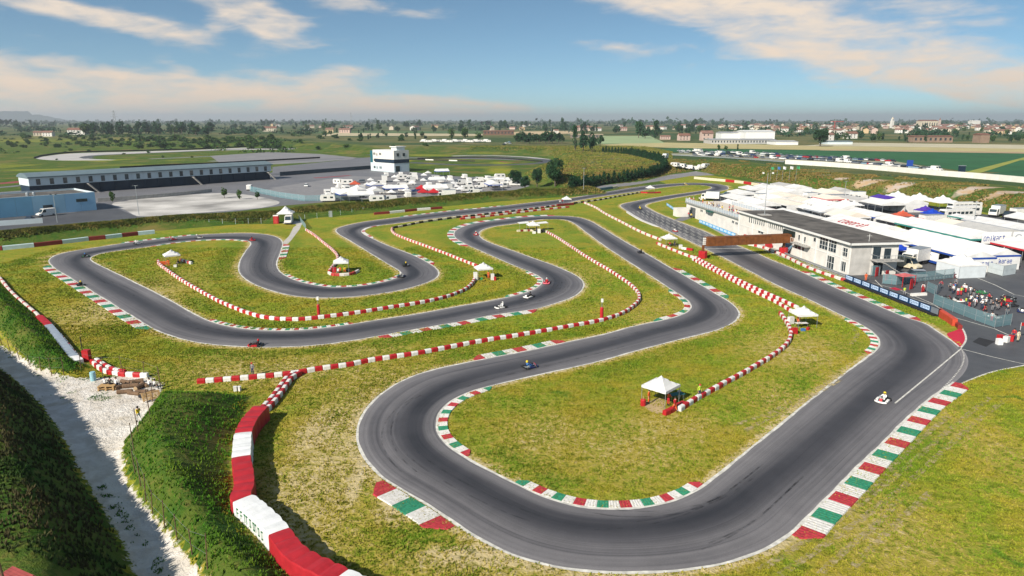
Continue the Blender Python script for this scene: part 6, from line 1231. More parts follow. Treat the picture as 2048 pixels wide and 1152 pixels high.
# pit fence, cage and the crowd of the pre-grid
MESHF = bpy.data.materials.new('fence_mesh'); MESHF.use_nodes = True
nt = MESHF.node_tree; b_ = nt.nodes['Principled BSDF']; b_.inputs['Base Color'].default_value = (.16, .30, .33, 1); b_.inputs['Roughness'].default_value = .6
tr_ = nt.nodes.new('ShaderNodeBsdfTransparent'); mx_ = nt.nodes.new('ShaderNodeMixShader'); mx_.inputs[0].default_value = .55; nt.links.new(tr_.outputs[0], mx_.inputs[1]); nt.links.new(b_.outputs[0], mx_.inputs[2]); nt.links.new(mx_.outputs[0], nt.nodes['Material Output'].inputs[0])
def mesh_fence(label, pts, h=2.0, pw=2.3, group='blue grey mesh fences', m=None, name='mesh_fence', cat='fence'):
    P = [np.array(p) for p in pts]; t = thing(name, label, cat, (P[0][0], P[0][1], 0), 0, group); o = P[0]; first = True
    for a, b in zip(P[:-1], P[1:]):
        v = b - a; ln = np.linalg.norm(v); n = max(1, int(round(ln / pw)))
        for k in range(n + (1 if b is P[-1] else 0)):
            p = a + v * min(k / n, 1) - o; MB().box(-.03, .03, -.03, .03, 0, h).build('post', STEEL, t, loc=(p[0], p[1], 0))
        for k in range(n):
            p0, p1 = a + v * k / n - o, a + v * (k + 1) / n - o; q = O('mesh_panel', MB().quad((p0[0], p0[1], .12), (p1[0], p1[1], .12), (p1[0], p1[1], h - .06), (p0[0], p0[1], h - .06)).mesh('mesh_panel', m or MESHF), t)
            MB().path([(p0[0], p0[1], h - .04), (p1[0], p1[1], h - .04)], .02, 4).path([(p0[0], p0[1], h * .5), (p1[0], p1[1], h * .5)], .015, 4).build('rail', STEEL, t)
    return t
mesh_fence('mesh fence cage along the front of the pre-grid crowd', gps([(1868, 594), (1866, 609), (1905, 624), (1950, 642), (1989, 656), (2021, 651)]), 1.9)
mesh_fence('short mesh fence at the back left of the pre-grid crowd', gps([(1853, 583), (1872, 592), (1880, 583)]), 1.9); mesh_fence('low mesh fence at the right end of the pre-grid crowd', gps([(2010, 634), (2018, 626)]), 1.4)
mesh_fence('mesh fence from the pit building to the grey walled tent', gps([(1764, 568), (1792, 571), (1850, 563), (1906, 557)]), 2.0); mesh_fence('mesh fence at the corner of the pit building', gps([(1741, 553), (1758, 552)]), 2.2)
GATEW = mat('pale_sheet_panel', (.50, .55, .56), .6, .12, 1)
mesh_fence('row of pale sheet gates right of the grey walled tent', gps([(1975, 545), (2005, 553), (2030, 549)]), 2.2, 3.0, None, GATEW, 'sheet_gate', 'gate')
for i, (px, py, h) in enumerate(((1753, 553, 1.9), (1773, 561, 2.0), (1822, 579, 2.0), (1846, 585, 1.4))):
    x, y = gp(px, py); t = thing('gate_panel', 'narrow red gate panel on the pit apron, %s from the left' % ordn(i), 'gate', (x, y, 0), RB + .5, 'red gate panels on the pit apron'); MB().box(-.5, .5, -.04, .04, .1, h).build('panel', RED, t); MB().box(-.56, -.5, -.05, .05, 0, h + .05).build('post', RED, t)
x, y = gp(1806, 570); t = thing('red_tent', 'small red framed canopy on the pit apron', 'tent', (x, y, 0), RB + .3); MB().add([(-1.8, -1.2, 1.9), (1.8, -1.2, 1.9), (1.8, 1.2, 1.9), (-1.8, 1.2, 1.9), (0, 0, 2.3)], [(0, 1, 4), (1, 2, 4), (2, 3, 4), (3, 0, 4)]).build('canopy', mat('pink_red_canvas', (.5, .12, .12), .8, .3, 2), t)
for sx in (-1.7, 1.7):
    for sy in (-1.1, 1.1): MB().box(sx - .05, sx + .05, sy - .05, sy + .05, 0, 1.9).build('leg', RED, t)
x, y = gp(1842, 553); t = thing('apron_wall', 'low dark red wall with white dots along the pit apron', 'wall', (x, y, 0), math.atan2(*(np.array(gp(1906, 561)) - np.array(gp(1790, 573)))[::-1])); MB().box(-9.5, 9, -3.3, -3.05, 0, .8).build('wall_body', mat('dull_red_wall', (.16, .06, .07), .8, .15, 1), t)
for k in range(22): MB().lathe([(.16, -.01), (.16, .01)], 8).build('dot', FABW, t, loc=(-9 + k * .83, -3.312, .48)).rotation_euler = (math.pi / 2, 0, 0)
car('silver car parked behind the mesh fence on the apron', *gp(1826, 556), 0, RB + R(75), 2, 1)
person('stand', (*gp(1731, 563), 0), R(180), 'marshal in orange overalls at the start of the blue banners', ORANGE, ORANGE, 'hair'); person('walk', (*gp(1808, 592), 0), R(180), 'marshal in lime vest behind the blue banners', FABG, FABGR, 'hair'); person('stand', (*gp(1845, 585), 0), R(150), 'person in a white top and red trousers beside the cage fence', FABW, FABR, 'hair')
x, y = gp(1837, 591); t = thing('concrete_block', 'long low white concrete block on the pit apron', 'block', (x, y, 0), R(12)); MB().side([(-.3, 0), (-.22, .45), (.22, .45), (.3, 0)], -1.5, 1.5).build('block_body', WHITE, t)
Z2 = lambda X, Y: (1780 + X / 7.64, 550 + (Y + 58) / 7.64)
spots = [(770, 160), (1000, 130), (985, 195), (955, 232), (1075, 265), (1150, 225), (1215, 255), (1190, 298), (1270, 295), (910, 190), (1150, 430), (1225, 390), (1205, 450), (1310, 410), (1335, 360), (1390, 385), (1395, 470), (1455, 440), (1440, 510), (1500, 360), (1530, 405), (1605, 455), (1555, 500), (1640, 480), (1690, 435), (1735, 420), (1780, 560), (1440, 600), (1545, 670), (1030, 270), (1120, 215), (1290, 440), (1660, 470)]
rr = random.Random(5); TOPS = [FABW, FABB, FABB, FABW, FABR, FABGR, FABB, FABG, FABU]
crowd([gp(*Z2(*s)) for s in spots], 0.013, 'in the pre-grid crowd', 'people crowding round the karts on the pre-grid', ('stand', 'walk', 'reach', 'stand'))
for i, (X, Y) in enumerate(((1800, 300), (1805, 345), (1835, 420), (2020, 505), (1040, 340), (1370, 215), (830, 300), (1580, 600))):
    px, py = Z2(X, Y); kart(px, py, (BLKP, RED, BLKP, NAVYP, WHITE, GREENK, BLKP, WHITE)[i], (WHITE, BLKP, RED, WHITE, RED, WHITE, RED, BLKP)[i], FABB, FABW, '%s kart standing empty on the pre-grid, %s from the back' % (('black', 'red', 'black', 'navy', 'white', 'green', 'black', 'white')[i], ordn(i)), '', .013, R(120 + 37 * i), False, 1.1)
for i, (px, py, m_) in enumerate(((1998, 689, FABW), (2000, 681, RED), (2012, 684, WHITE), (2022, 682, RED))): crate('%s box in the heap at the pit exit, %s from the left' % (('white', 'red', 'white', 'red')[i], ordn(i)), px, py, .7, .6, .8, m_, 15 * i)
person('stand', (*gp(2035, 684), 0), R(190), 'marshal in a cream coat at the pit exit under a red flag', CREAM, CREAM, 'hair'); person('stand', (*gp(2026, 680), 0), R(120), 'marshal in red at the pit exit', FABR, DENIM, 'hair')
x, y = gp(2034, 682); t = thing('signal_flag', 'small red flag on a pole at the pit exit', 'flag', (x + .4, y + .3, 0)); MB().tube((0, 0, 0), (0, 0, 2.6), .03, 5).build('pole', FRAMEW, t); MB().quad((0, 0, 2.6), (.8, .1, 2.5), (.8, .1, 2.1), (0, 0, 2.1)).build('cloth', RED, t)
for i, (px, py) in enumerate(((1874, 559), (1888, 557))):
    x, y = gp(px, py); t = thing('traffic_cone', 'orange traffic cone on the apron, %s of two' % ('left', 'right')[i], 'cone', (x, y, .012)); MB().lathe([(.16, .03), (.1, .35), (.03, .7)], 10).build('cone_body', ORANGE, t); MB().box(-.2, .2, -.2, .2, 0, .03).build('foot', BLKP, t)
# ------------------------------------------------------------------ the left circuit, its lots and buildings
sheet('left_lot_pavement', gps([(-200, 470), (0, 462), (215, 443), (300, 436), (480, 422), (560, 412), (700, 400), (1000, 388), (1060, 372), (1012, 357), (900, 352), (815, 343), (742, 338), (545, 345), (180, 376), (60, 380), (-200, 398)]), .012, LOTM)
sheet('dark_lot_pavement', gps([(-200, 470), (0, 462), (215, 443), (282, 436), (250, 424), (225, 412), (196, 405), (150, 425), (-200, 450)]), .018, LOT)
sheet('gravel_lot', spline(gps([(228, 405), (300, 396), (400, 388), (452, 386), (560, 405), (520, 416), (420, 424), (300, 433), (285, 434), (250, 420)]), 6, True), .020, mat('white_gravel', (.46, .44, .41), .9, .5, .07, .3, 2))
sheet('gravel_lot', gps([(600, 402), (690, 394), (680, 362), (560, 376), (505, 382)]), .018, LOTL)
sheet('left_paddock_pavement', gps([(540, 376), (700, 352), (1020, 362), (1060, 372), (1000, 388), (700, 400)]), .016, LOTL)
sheet('left_track_apron', gps([(545, 334), (640, 325), (745, 314), (800, 316), (745, 337), (650, 346), (545, 352)]), .022, LOTM); sheet('left_track_apron', gps([(420, 312), (540, 304), (640, 308), (720, 316), (640, 324), (540, 329), (440, 326)]), .019, LOTL)
def ribbon(name, px, w, m, z=.02): return strip(name, spline(gps(px), 6), w, z, m)
GRV = mat('run_off_gravel', (.44, .42, .40), .9, .15, .05)
sheet('run_off_gravel', spline(gps([(72, 317), (95, 312), (150, 306.5), (260, 303.5), (400, 299.5), (520, 294.5), (600, 297), (605, 299), (500, 299.5), (330, 305), (220, 309), (165, 313), (185, 318), (240, 320), (120, 321)]), 12, True), .02, GRV)
ribbon('left_track', [(180, 317), (172, 314), (200, 310.5), (270, 307.5), (400, 302), (520, 297), (600, 299), (680, 304), (760, 311)], 9, LOT, .03)
ribbon('left_track', [(250, 342), (330, 336), (430, 331), (540, 325), (640, 319), (760, 315.5), (860, 316), (960, 317.5), (1050, 320)], 11, LOTM, .03)
ribbon('left_track', [(545, 341), (640, 333), (745, 325)], 12, LOTM, .034); ribbon('left_track', [(545, 349), (650, 342), (745, 335)], 9, LOT, .03)
ribbon('left_track', [(300, 318), (420, 313), (520, 310), (620, 312), (700, 317), (640, 322), (520, 324), (420, 322)], 8, LOTL, .032)
ribbon('left_track', [(820, 325), (900, 329), (1000, 330), (1080, 326), (1092, 320), (1050, 316.5), (960, 313), (905, 314.5)], 9, LOT, .03); ribbon('run_off_gravel', [(905, 312), (960, 310.5), (1050, 314), (1095, 319)], 7, GRV, .026)
ribbon('red_kerb_strip', [(-60, 371), (0, 367), (62, 361)], 7, mat('dull_red_paint', (.28, .05, .06), .8, .15, .3), .03); ribbon('red_kerb_strip', [(628, 356), (660, 354), (700, 351)], 3.5, MATS['dull_red_paint'], .036); ribbon('red_kerb_strip', [(1000, 323), (1020, 325), (1040, 324)], 3.5, MATS['dull_red_paint'], .036)
ribbon('left_track', [(-80, 379), (0, 375), (60, 369)], 6, LOTM, .03)
def guard(label, px, h=1.2, m=None, m2=None):
    P = spline(gps(px), 7); kk = 0; t = thing('guard_wall', label, 'wall', (P[0][0], P[0][1], 0)); o = P[0]
    for a, b in zip(P[:-1], P[1:]):
        v = b - a; ln = np.linalg.norm(v); kk += 1; MB().box(.03, ln - .03, -.12, .12, 0, h).build('wall_panel', (m2 if m2 and kk % 3 else m) or DARK, t, loc=(a[0] - o[0], a[1] - o[1], 0), rz=math.atan2(v[1], v[0]))
guard('black tyre wall round the far left loop of the other circuit', [(68, 317), (90, 311.5), (150, 305.5), (260, 302.5), (400, 298.5), (500, 293.5)]); guard('dark wall along the straight behind the grandstand', [(240, 337), (330, 332), (430, 328), (540, 322), (640, 316.5)])
guard('low dark wall before the control tower', [(560, 352), (650, 345), (742, 338)], 2.2, mat('dark_slate_panel', (.05, .07, .09), .6, .2, .5)); guard('grey wall across the lot below the grandstand', [(195, 404), (280, 398), (360, 391), (424, 384)], 1.4, CONC)
guard('white and grey block row round the right loop of the other circuit', [(818, 319.5), (860, 320.5), (905, 322), (950, 323)], .8, WHITE, TYREB); guard('dark wall right of the control tower', [(835, 318), (900, 316.5), (990, 317), (1085, 324)], .9)
mesh_fence('teal mesh fence along the paved lot in front of the left paddock', gps([(500, 383), (560, 396), (610, 403), (660, 402), (700, 400)]), 2.4, 5.0)
# long grandstand building
DKB = mat('dark_blue_facade', (.012, .028, .05), .5, .2, .3); ROOFG = mat('grey_metal_roof', (.14, .19, .21), .5, .1, .3); PALEW = mat('pale_blue_wall', (.55, .62, .64), .6, .08, .4)
a, b = np.array(gp(64, 393)), np.array(gp(543, 358.5)); v = b - a; ln = np.linalg.norm(v); GS = thing('grandstand_building', 'very long low grandstand building with a curved grey roof', 'building', (a[0], a[1], 0), math.atan2(v[1], v[0])); GS.scale = (1, 1, 1.15)
MB().box(0, ln, 1.2, 12, 0, 3.6).build('lower_wall', DKB, GS); MB().box(-.3, ln + .3, 0, 12, 3.602, 6.4).build('upper_wall', PALEW, GS)
prof = [(-.8, 6.402)] + [(-.8 + 13.4 * i / 10, 6.7 + 1.9 * math.sin(math.pi * (.12 + .76 * i / 10)) - .65) for i in range(11)] + [(12.6, 6.402)]; MB().side(prof, -.8, ln + .8).build('roof', ROOFG, GS)
n = 22
for k in range(n): x0 = 3 + (ln - 6) * k / (n - 1); MB().box(x0 - .75, x0 + .75, -.06, -.003, 3.9, 5.9).build('window', GLASS, GS)
for fx in (.20, .62, .985):
    mb = MB(); x0 = ln * fx
    for k in range(9): mb.box(x0 - 1.2 + k * .45, x0 - .75 + k * .45, -3.0, -.5, 3.4 - k * .4 - .2, 3.4 - k * .4)
    mb.build('stair', CONC, GS)
for k in range(16): MB().box(8 + (ln - 16) * k / 15 - .25, 8 + (ln - 16) * k / 15 + .25, .95, 1.19, 0, 3.5).build('pillar', DKB, GS)
# blue and white hall
BLW = bpy.data.materials.new('blue_fading_wall'); BLW = mat('pale_blue_cladding', (.30, .52, .70), .5, .1, .15)
a, b = np.array(gp(-150, 449.5)), np.array(gp(194, 420)); v = b - a; ln = np.linalg.norm(v); HL = thing('flat_roofed_hall', 'flat-roofed hall of blue and white panels at the left edge', 'building', (a[0], a[1], 0), math.atan2(v[1], v[0]))
MB().box(0, ln, .05, 20, 0, 5.6).build('wall', PALEW, HL); MB().box(.4, ln - .4, .5, 19.6, 5.602, 5.65).build('roof', ROOFD, HL)
mb = MB(); mb.box(0, ln, .05, .4, 5.602, 6.2); mb.box(0, ln, 19.7, 20, 5.602, 6.2); mb.box(ln - .3, ln, .42, 19.68, 5.602, 6.2); mb.build('parapet', PALEW, HL)
for k in range(10): x0, x1 = ln * k / 10, ln * (k + 1) / 10; MB().box(x0 + .03, x1 - .03, -.04, .04, .05, 6.15).build('cladding_panel', mat('deep_blue_cladding', (.22, .46, .62), .5, .1, .15) if k < 6 else mat('mid_blue_cladding', (.34, .55, .68), .5, .1, .15) if k < 8 else BLW, HL)
MB().box(ln * .872, ln * .945, -.09, -.045, 3.2, 4.2).build('window', GLASS, HL); MB().box(ln * .66, ln * .72, -.09, -.045, .05, 3.0).build('door', GLASS, HL)
for k, fx in enumerate((.62, .66)): MB().lathe([(.5, 5.66), (.5, 6.5), (.3, 6.8)], 8).build('roof_vent', STEEL, HL, loc=(ln * fx, 8, 0))
van('white van in front of the blue hall', *gp(93, 432), 0, R(150)); car('bright blue car in the dark lot below the hall', *gp(60, 441.5), 0, R(20), 1, 4)
wl = np.array(gp(-60, 456)); we = np.array(gp(86, 446)); v = we - wl; t = thing('lot_wall', 'pale low wall at the bottom left of the dark lot', 'wall', (wl[0], wl[1], 0), math.atan2(v[1], v[0])); MB().box(0, np.linalg.norm(v), -.1, .1, 0, 1.5).build('wall_body', PALEW, t)
# control tower
a = np.array(gp(789, 345)); b = np.array(gp(742, 341)); v = a - b; ln = np.linalg.norm(v); CT = thing('control_tower', 'white four-storey control tower with dark window bands', 'building', (b[0], b[1], 0), math.atan2(v[1], v[0]) - .0)
MB().box(0, ln, 0, 11, 0, 5.0).build('base_wall', PALEW, CT); MB().box(2.6, ln, 0, 11, 5.002, 12.6).build('wall', WALLW, CT); MB().box(-.6, 2.58, .4, 8, 5.002, 12.0).build('glass_front', mat('teal_glass', (.02, .12, .15), .15, .2, .5), CT)
MB().box(4.5, ln + .08, -.08, 11.05, 5.3, 7.4).build('dark_band', DKB, CT); MB().box(ln - 6.5, ln - 1.2, 3, 9, 12.602, 14.4).build('roof_cabin', PALEW, CT); MB().box(ln - 7.2, ln - .6, 2.4, 9.6, 14.402, 14.9).build('roof', FRAMEW, CT)
for x0, z0 in ((3.4, 9.6), (4.6, 9.6), (6.6, 9.2), (9.4, 9.6), (10.6, 9.6), (3.6, 5.9), (4.4, 5.9), (3.2, 1.6), (4.2, 1.6), (6.2, 1.4), (9.2, 1.6), (10.4, 1.6)): MB().box(x0, x0 + .75, -.1, -.003, z0, z0 + 1.4).build('window', GLASS, CT)
for y0 in (2.0, 6.4): MB().box(ln + .003, ln + .09, y0, y0 + 1.7, 9.2, 11.0).build('window', GLASS, CT)
MB().box(ln + .003, ln + .08, 1.0, 4.0, .3, 3.6).build('window', GLASS, CT)
# left paddock
rr = random.Random(21); pl = [(900, 348, 'marquee'), (780, 353, 'coach'), (930, 357, 'coach')]; cnt = {}; pts = []
for py, x0, x1, dx in ((353, 770, 900, 26), (359, 800, 1010, 26), (364, 720, 1030, 24), (370, 690, 1030, 24), (376, 670, 1020, 25), (382, 680, 1000, 25), (389, 655, 970, 26), (396, 655, 900, 27), (403, 650, 800, 27)):
    x = x0 + rr.uniform(0, 12)
    while x < x1: pts.append((x, py + rr.uniform(-2, 2))); x += dx * rr.uniform(.75, 1.35)
rowname = ['back', 'second', 'third', 'fourth', 'fifth', 'sixth', 'seventh', 'eighth', 'front']
for i, (px, py) in enumerate(pts):
    x, y = gp(px, py); k = rr.random(); row = rowname[min(8, int((py - 350) / 6.2))]
    def lab(w):
        n = cnt[(w, row)] = cnt.get((w, row), -1) + 1; return '%s in the %s row of the left paddock, %s from the left' % (w, row, ordn(n))
    a0 = R(20) + rr.choice((0, math.pi / 2)) + rr.uniform(-.15, .15)
    if abs(px - 712) < 13 and 372 < py < 380: gazebo('orange red peaked tent in the left paddock, %s' % ('in front' if py > 377 else 'behind the other'), x, y, a0, GZ4, 4.5, mat('orange_red_canvas', (.55, .10, .05), .8, .35, .25))
    elif abs(px - 856) < 14 and py > 385: gazebo(lab('dark red tent'), x, y, a0, GZ4, 4.5, RED)
    elif k < .24: gazebo(lab('white peaked tent'), x, y, a0, GZ3, 3.0, None, 'peaked tents in the left paddock')
    elif k < .60: van(lab('white van'), x, y, 0, a0, 'vans in the left paddock')
    elif k < .70: caravan(lab('white camper'), x, y, 0, a0, 'campers in the left paddock')
    elif k < .82: marquee(lab('white marquee'), 0, rr.choice((7.2, 9.6)), 0, 6, 2.8, 1.2, rr.choice('wgb'), None, '', 'marquees in the left paddock', 0, (x, y), a0)
    elif k < .9: truck(lab('white truck'), x, y, 0, a0, 'trucks in the left paddock')
    else: pi = rr.choice((0, 1, 2, 3, 4)); car(lab('%s car' % PN[pi]), x, y, 0, a0, rr.randrange(3), pi, 'cars in the left paddock')
for i, (px, py) in enumerate(((655, 392), (672, 388), (677, 369), (1000, 366), (1016, 368), (1030, 372))): caravan('white camper at the %s edge of the left paddock, %s of three' % ('left' if i < 3 else 'right', ordn(i % 3)), *gp(px, py), 0, R(20 + 15 * i), 'campers at the edges of the left paddock')
car('small white car alone on the pale lot left of the paddock', *gp(613, 373), 0, R(10), 0, 0); van('white van behind the fence at the edge of the gravel lot', *gp(500, 380), 0, R(10))
# entrance hut by the paved path
x, y = gp(573, 444); gazebo('white pointed tent over the white van at the end of the paved path', x, y, R(8), gazebo_meshes(4.6, 2.9, 1.8), 4.6, None, GT)
van('white van with dark windscreen under the pointed tent', *gp(578, 447), 0, R(-170)); 
t = thing('portable_toilet', 'red portable toilet cabin left of the pointed tent', 'toilet cabin', (*gp(553, 447), 0), R(5)); MB().box(-.7, .7, -.7, .7, 0, 2.3).build('cabin', RED, t); MB().side([(-.75, 2.302), (-.6, 2.5), (.6, 2.5), (.75, 2.302)], -.75, .75).build('roof', PINKW, t); MB().box(-.4, .4, -.74, -.702, .1, 2.0).build('door', PINKR, t)
mesh_fence('grey mesh fence leading down from the van to the pale barrier', gps([(598, 440), (604, 449), (612, 459)]), 1.6, 4); crate('grey cabinet on the grass by the foot of the bank', 662, 434, .9, .6, 1.9, STEEL, 10)
# post and wire fence along the foot of the long bank
FP = spline(gps([(-60, 497), (60, 480), (160, 468), (310, 456), (420, 450), (548, 447)]), 3.6); FP2 = spline(gps([(610, 440), (670, 432), (760, 421), (860, 411), (960, 402), (1060, 394), (1120, 388)]), 4.5)
for lab, Q in (('thin post and wire fence along the left part of the grass bank', FP), ('thin post and wire fence along the right part of the grass bank', FP2)):
    t = thing('wire_fence', lab, 'fence', (Q[0][0], Q[0][1], 0))
    for p in Q: MB().tube((0, 0, 0), (0, 0, 1.7), .045, 5).build('post', PALEW, t, loc=(p[0] - Q[0][0], p[1] - Q[0][1], 0))
    MB().path([(p[0] - Q[0][0], p[1] - Q[0][1], 1.6) for p in Q], .012, 3).path([(p[0] - Q[0][0], p[1] - Q[0][1], .9) for p in Q], .012, 3).build('wire', STEEL, t)
# ------------------------------------------------------------------ foreground corner: fence, logs, people, shed
def post_fence(label, pts, h, m, lean=.06):
    t = thing('wire_fence', label, 'fence', (*pts[0], hz(*pts[0]))); o = Vector((*pts[0], hz(*pts[0]))); top = []; rq = random.Random(len(pts))
    for p in pts:
        z = hz(*p); dx, dy = rq.uniform(-lean, lean) * h, rq.uniform(-lean, lean) * h; hh = h * rq.uniform(.85, 1.1); a = Vector((p[0], p[1], z - .1)) - o; c = Vector((p[0] + dx, p[1] + dy, z + hh)) - o; MB().tube(a, c, .045, 6, .035).build('post', m, t); top.append((a, c))
    for f in (.45, .92): MB().path([tuple(a + (c - a) * f) for a, c in top], .008, 3).build('wire', STEEL, t)
POSTW = mat('rusty_post', (.14, .085, .05), .8, .3, 5)
def inset(px_list): return [hit(*p)[:2] for p in px_list]
post_fence('rusty post and wire fence along the gravel road below the grassy mound', inset([(322, 778), (306, 806), (300, 828), (276, 862), (268, 900), (270, 945), (282, 975), (292, 1008), (305, 1035), (330, 1062), (355, 1085), (385, 1112), (415, 1140)]), 2.5, POSTW)
post_fence('bent post and wire fence across the gravel behind the people on the logs', inset([(162, 742), (205, 752), (247, 750), (288, 755), (320, 768)]), 2.3, POSTW, .09)
post_fence('post and wire fence beside the dirt path at the left edge', inset([(4, 690), (22, 708), (40, 722), (62, 738), (82, 744), (104, 752), (128, 750)]), 2.2, POSTW, .12)
LOGM = mat('brown_bark', (.16, .10, .06), .9, .35, 4, .5, 12); LOGE = mat('cut_wood', (.42, .30, .17), .8, .2, 5)
for i, (px, py, ln, r, a) in enumerate(((250, 787, 1.6, .26, 10), (268, 790, 1.5, .24, -15), (243, 776, 1.5, .24, 60), (262, 775, 1.7, .27, 15), (280, 777, 1.4, .28, 80), (255, 768, 1.8, .26, -20), (272, 766, 1.6, .25, 25), (290, 772, 1.5, .22, -40), (296, 788, 1.6, .2, 50), (284, 786, 1.3, .22, 5))):
    x, y, z = hit(px, py); t = thing('log', 'cut log lying on the gravel by the seated people, %s from the left' % ordn(sorted((250, 268, 243, 262, 280, 255, 272, 290, 296, 284)).index(px)), 'log', (x, y, z + r * .9), R(a), 'logs scattered on the gravel')
    MB().lathe([(r * .96, -ln / 2), (r, -ln / 2 + .1), (r * .94, 0), (r * 1.02, ln / 2 - .1), (r * .95, ln / 2)], 10, axis='x').build('bark', LOGM, t); MB().lathe([(r * .9, -ln / 2 - .012), (r * .9, ln / 2 + .012)], 10, axis='x').build('cut_end', LOGE, t)
def pallet(label, px, py, rz, tilt=0, n=1):
    x, y, z = hit(px, py); t = thing('wooden_pallet', label, 'pallet', (x, y, z + (.02 if not tilt else .42)), R(rz)); t.rotation_euler[0] = R(tilt)
    for lv in range(n):
        for k in range(6): MB().box(-.9, .9, -.5 + k * .18, -.38 + k * .18, .30 * lv + .2, .30 * lv + .23).build('slat', WOOD, t)
        for k in range(3): MB().box(-.9 + k * .82, -.74 + k * .82, -.5, .52, .30 * lv + .02, .30 * lv + .198).build('bearer', WOOD, t)
    return t
pallet('stack of pale wooden pallets under the seated people', 216, 779, 4, 0, 2); pallet('wooden pallet tilted against the logs by the fence', 303, 800, 40, 40)
x, y, z = hit(187, 761); t = thing('barrel', 'pale blue barrel standing at the edge of the gravel', 'barrel', (x, y, z)); MB().lathe([(.30, 0), (.32, .05), (.32, .45), (.335, .47), (.32, .5), (.32, 1.0), (.335, 1.02), (.3, 1.06)], 14).build('drum', mat('pale_blue_plastic', (.28, .50, .56), .5, .1, 3), t); MB().lathe([(.27, 1.062), (.27, 1.09)], 14).build('lid', mat('pale_blue_plastic', (.28, .50, .56), .5, .1, 3), t)
def on(px, py, dz=0): x, y, z = hit(px, py); return (x, y, z + dz)
person('sit', on(211, 777, .12), R(10), 'person in a white shirt sitting on the pallets, left of three', FABW, DENIM); person('sit', on(221, 778, .12), R(-5), 'person in a dark top sitting on the pallets, middle of three', FABB, FABB); person('sit', on(233, 778, .12), R(-15), 'person in a pale shirt sitting on the pallets, right of three', FABW, DENIM)
person('sit', on(299, 779, .1), R(-20), 'person in a white shirt sitting on a log by the fence, back to the road', FABW, DENIM); person('sit', on(309, 781, .1), R(-60), 'person in dark trousers and white top at the right end of the logs', FABW, FABB)
person('walk', on(279, 846), R(60), 'person in a yellow top standing by the fence on the gravel', FABY, FABW)
x, y, z = hit(285, 795); t = thing('dark_sack', 'dark sack lying among the logs', 'sack', (x, y, z)); MB().lathe([(.2, 0), (.42, .1), (.4, .3), (.2, .42), (.06, .46)], 9).build('cloth', FABB, t)
# shed on the high bank
x, y = gp(16, 1128, 7.6); z = hz(x, y); SH = thing('garden_shed', 'small shed with a red striped roof at the bottom left corner', 'shed', (x, y, z), R(-25)); SH.scale = (.6, .6, .6); MB().box(-1.7, 1.7, -1.0, 1.0, 0, 1.9).build('wall', PALEW, SH)
for k in range(9): MB().add([(-1.95, -1.25 + k * .28, 1.96 + .03 * k), (1.95, -1.25 + k * .28, 1.96 + .03 * k), (1.95, -1.0 + k * .28, 2.03 + .03 * k), (-1.95, -1.0 + k * .28, 2.03 + .03 * k), (-1.95, -1.25 + k * .28, 1.92 + .03 * k), (1.95, -1.25 + k * .28, 1.92 + .03 * k), (1.95, -1.0 + k * .28, 1.95 + .03 * k), (-1.95, -1.0 + k * .28, 1.95 + .03 * k)], [(0, 1, 2, 3), (7, 6, 5, 4), (0, 4, 5, 1), (1, 5, 6, 2), (2, 6, 7, 3), (3, 7, 4, 0)]).build('roof_panel', mat('faded_red_sheet', (.30, .06, .055), .6, .2, 2), SH)
x, y = gp(12, 1150, 7.5); t = thing('utility_pole', 'dark pole standing before the shed in the corner', 'pole', (x, y, hz(x, y))); MB().tube((0, 0, 0), (-.5, .2, 4.0), .06, 6).build('pole_shaft', POSTW, t); MB().box(-.62, -.38, .1, .3, 3.9, 4.02).build('cap', POSTW, t)
# ------------------------------------------------------------------ trees
def leaf_mat(name, a, b):
    m = bpy.data.materials.new(name); m.use_nodes = True; nt = m.node_tree; bs = nt.nodes['Principled BSDF']; N = nt.nodes.new; L = nt.links.new
    oi = N('ShaderNodeObjectInfo'); geo = N('ShaderNodeNewGeometry'); n = N('ShaderNodeTexNoise'); n.inputs['Scale'].default_value = .9; L(geo.outputs['Position'], n.inputs['Vector'])
    ad = N('ShaderNodeMath'); ad.operation = 'MULTIPLY_ADD'; L(oi.outputs['Random'], ad.inputs[0]); ad.inputs[1].default_value = .6; L(n.outputs[0], ad.inputs[2])
    r = N('ShaderNodeMapRange'); L(ad.outputs[0], r.inputs[0]); r.inputs[1].default_value = .35; r.inputs[2].default_value = 1.1
    mx = N('ShaderNodeMixRGB'); L(r.outputs[0], mx.inputs[0]); mx.inputs[1].default_value = a + (1,); mx.inputs[2].default_value = b + (1,); L(mx.outputs[0], bs.inputs['Base Color'])
    bs.inputs['Roughness'].default_value = .8; bs.inputs['Specular IOR Level'].default_value = .15; return m
LEAF = leaf_mat('broad_leaves', (.020, .062, .018), (.055, .105, .022)); LEAFD = leaf_mat('dark_leaves', (.012, .042, .020), (.028, .075, .028)); CONI = leaf_mat('conifer_needles', (.008, .034, .016), (.018, .060, .022)); BARK = mat('grey_bark', (.11, .09, .07), .9, .25, 3)
rng = np.random.default_rng(5)
def quads(C, size, up=.3, m=None, name='crown'):
    """small leaf clumps: one tilted quad at every centre"""
    n = len(C); d = rng.normal(size=(n, 3)); d[:, 2] += up; d /= np.linalg.norm(d, axis=1)[:, None]; a = np.cross(d, rng.normal(size=(n, 3))); a /= np.linalg.norm(a, axis=1)[:, None]; b = np.cross(d, a); s = (size * rng.uniform(.55, 1.3, n))[:, None]
    V = np.stack([C - a * s - b * s * .7, C + a * s * .8 - b * s * .6, C + a * s + b * s * .7, C - a * s * .7 + b * s], 1).reshape(-1, 3)
    return raw_mesh(name, V, np.arange(4 * n).reshape(n, 4), m)
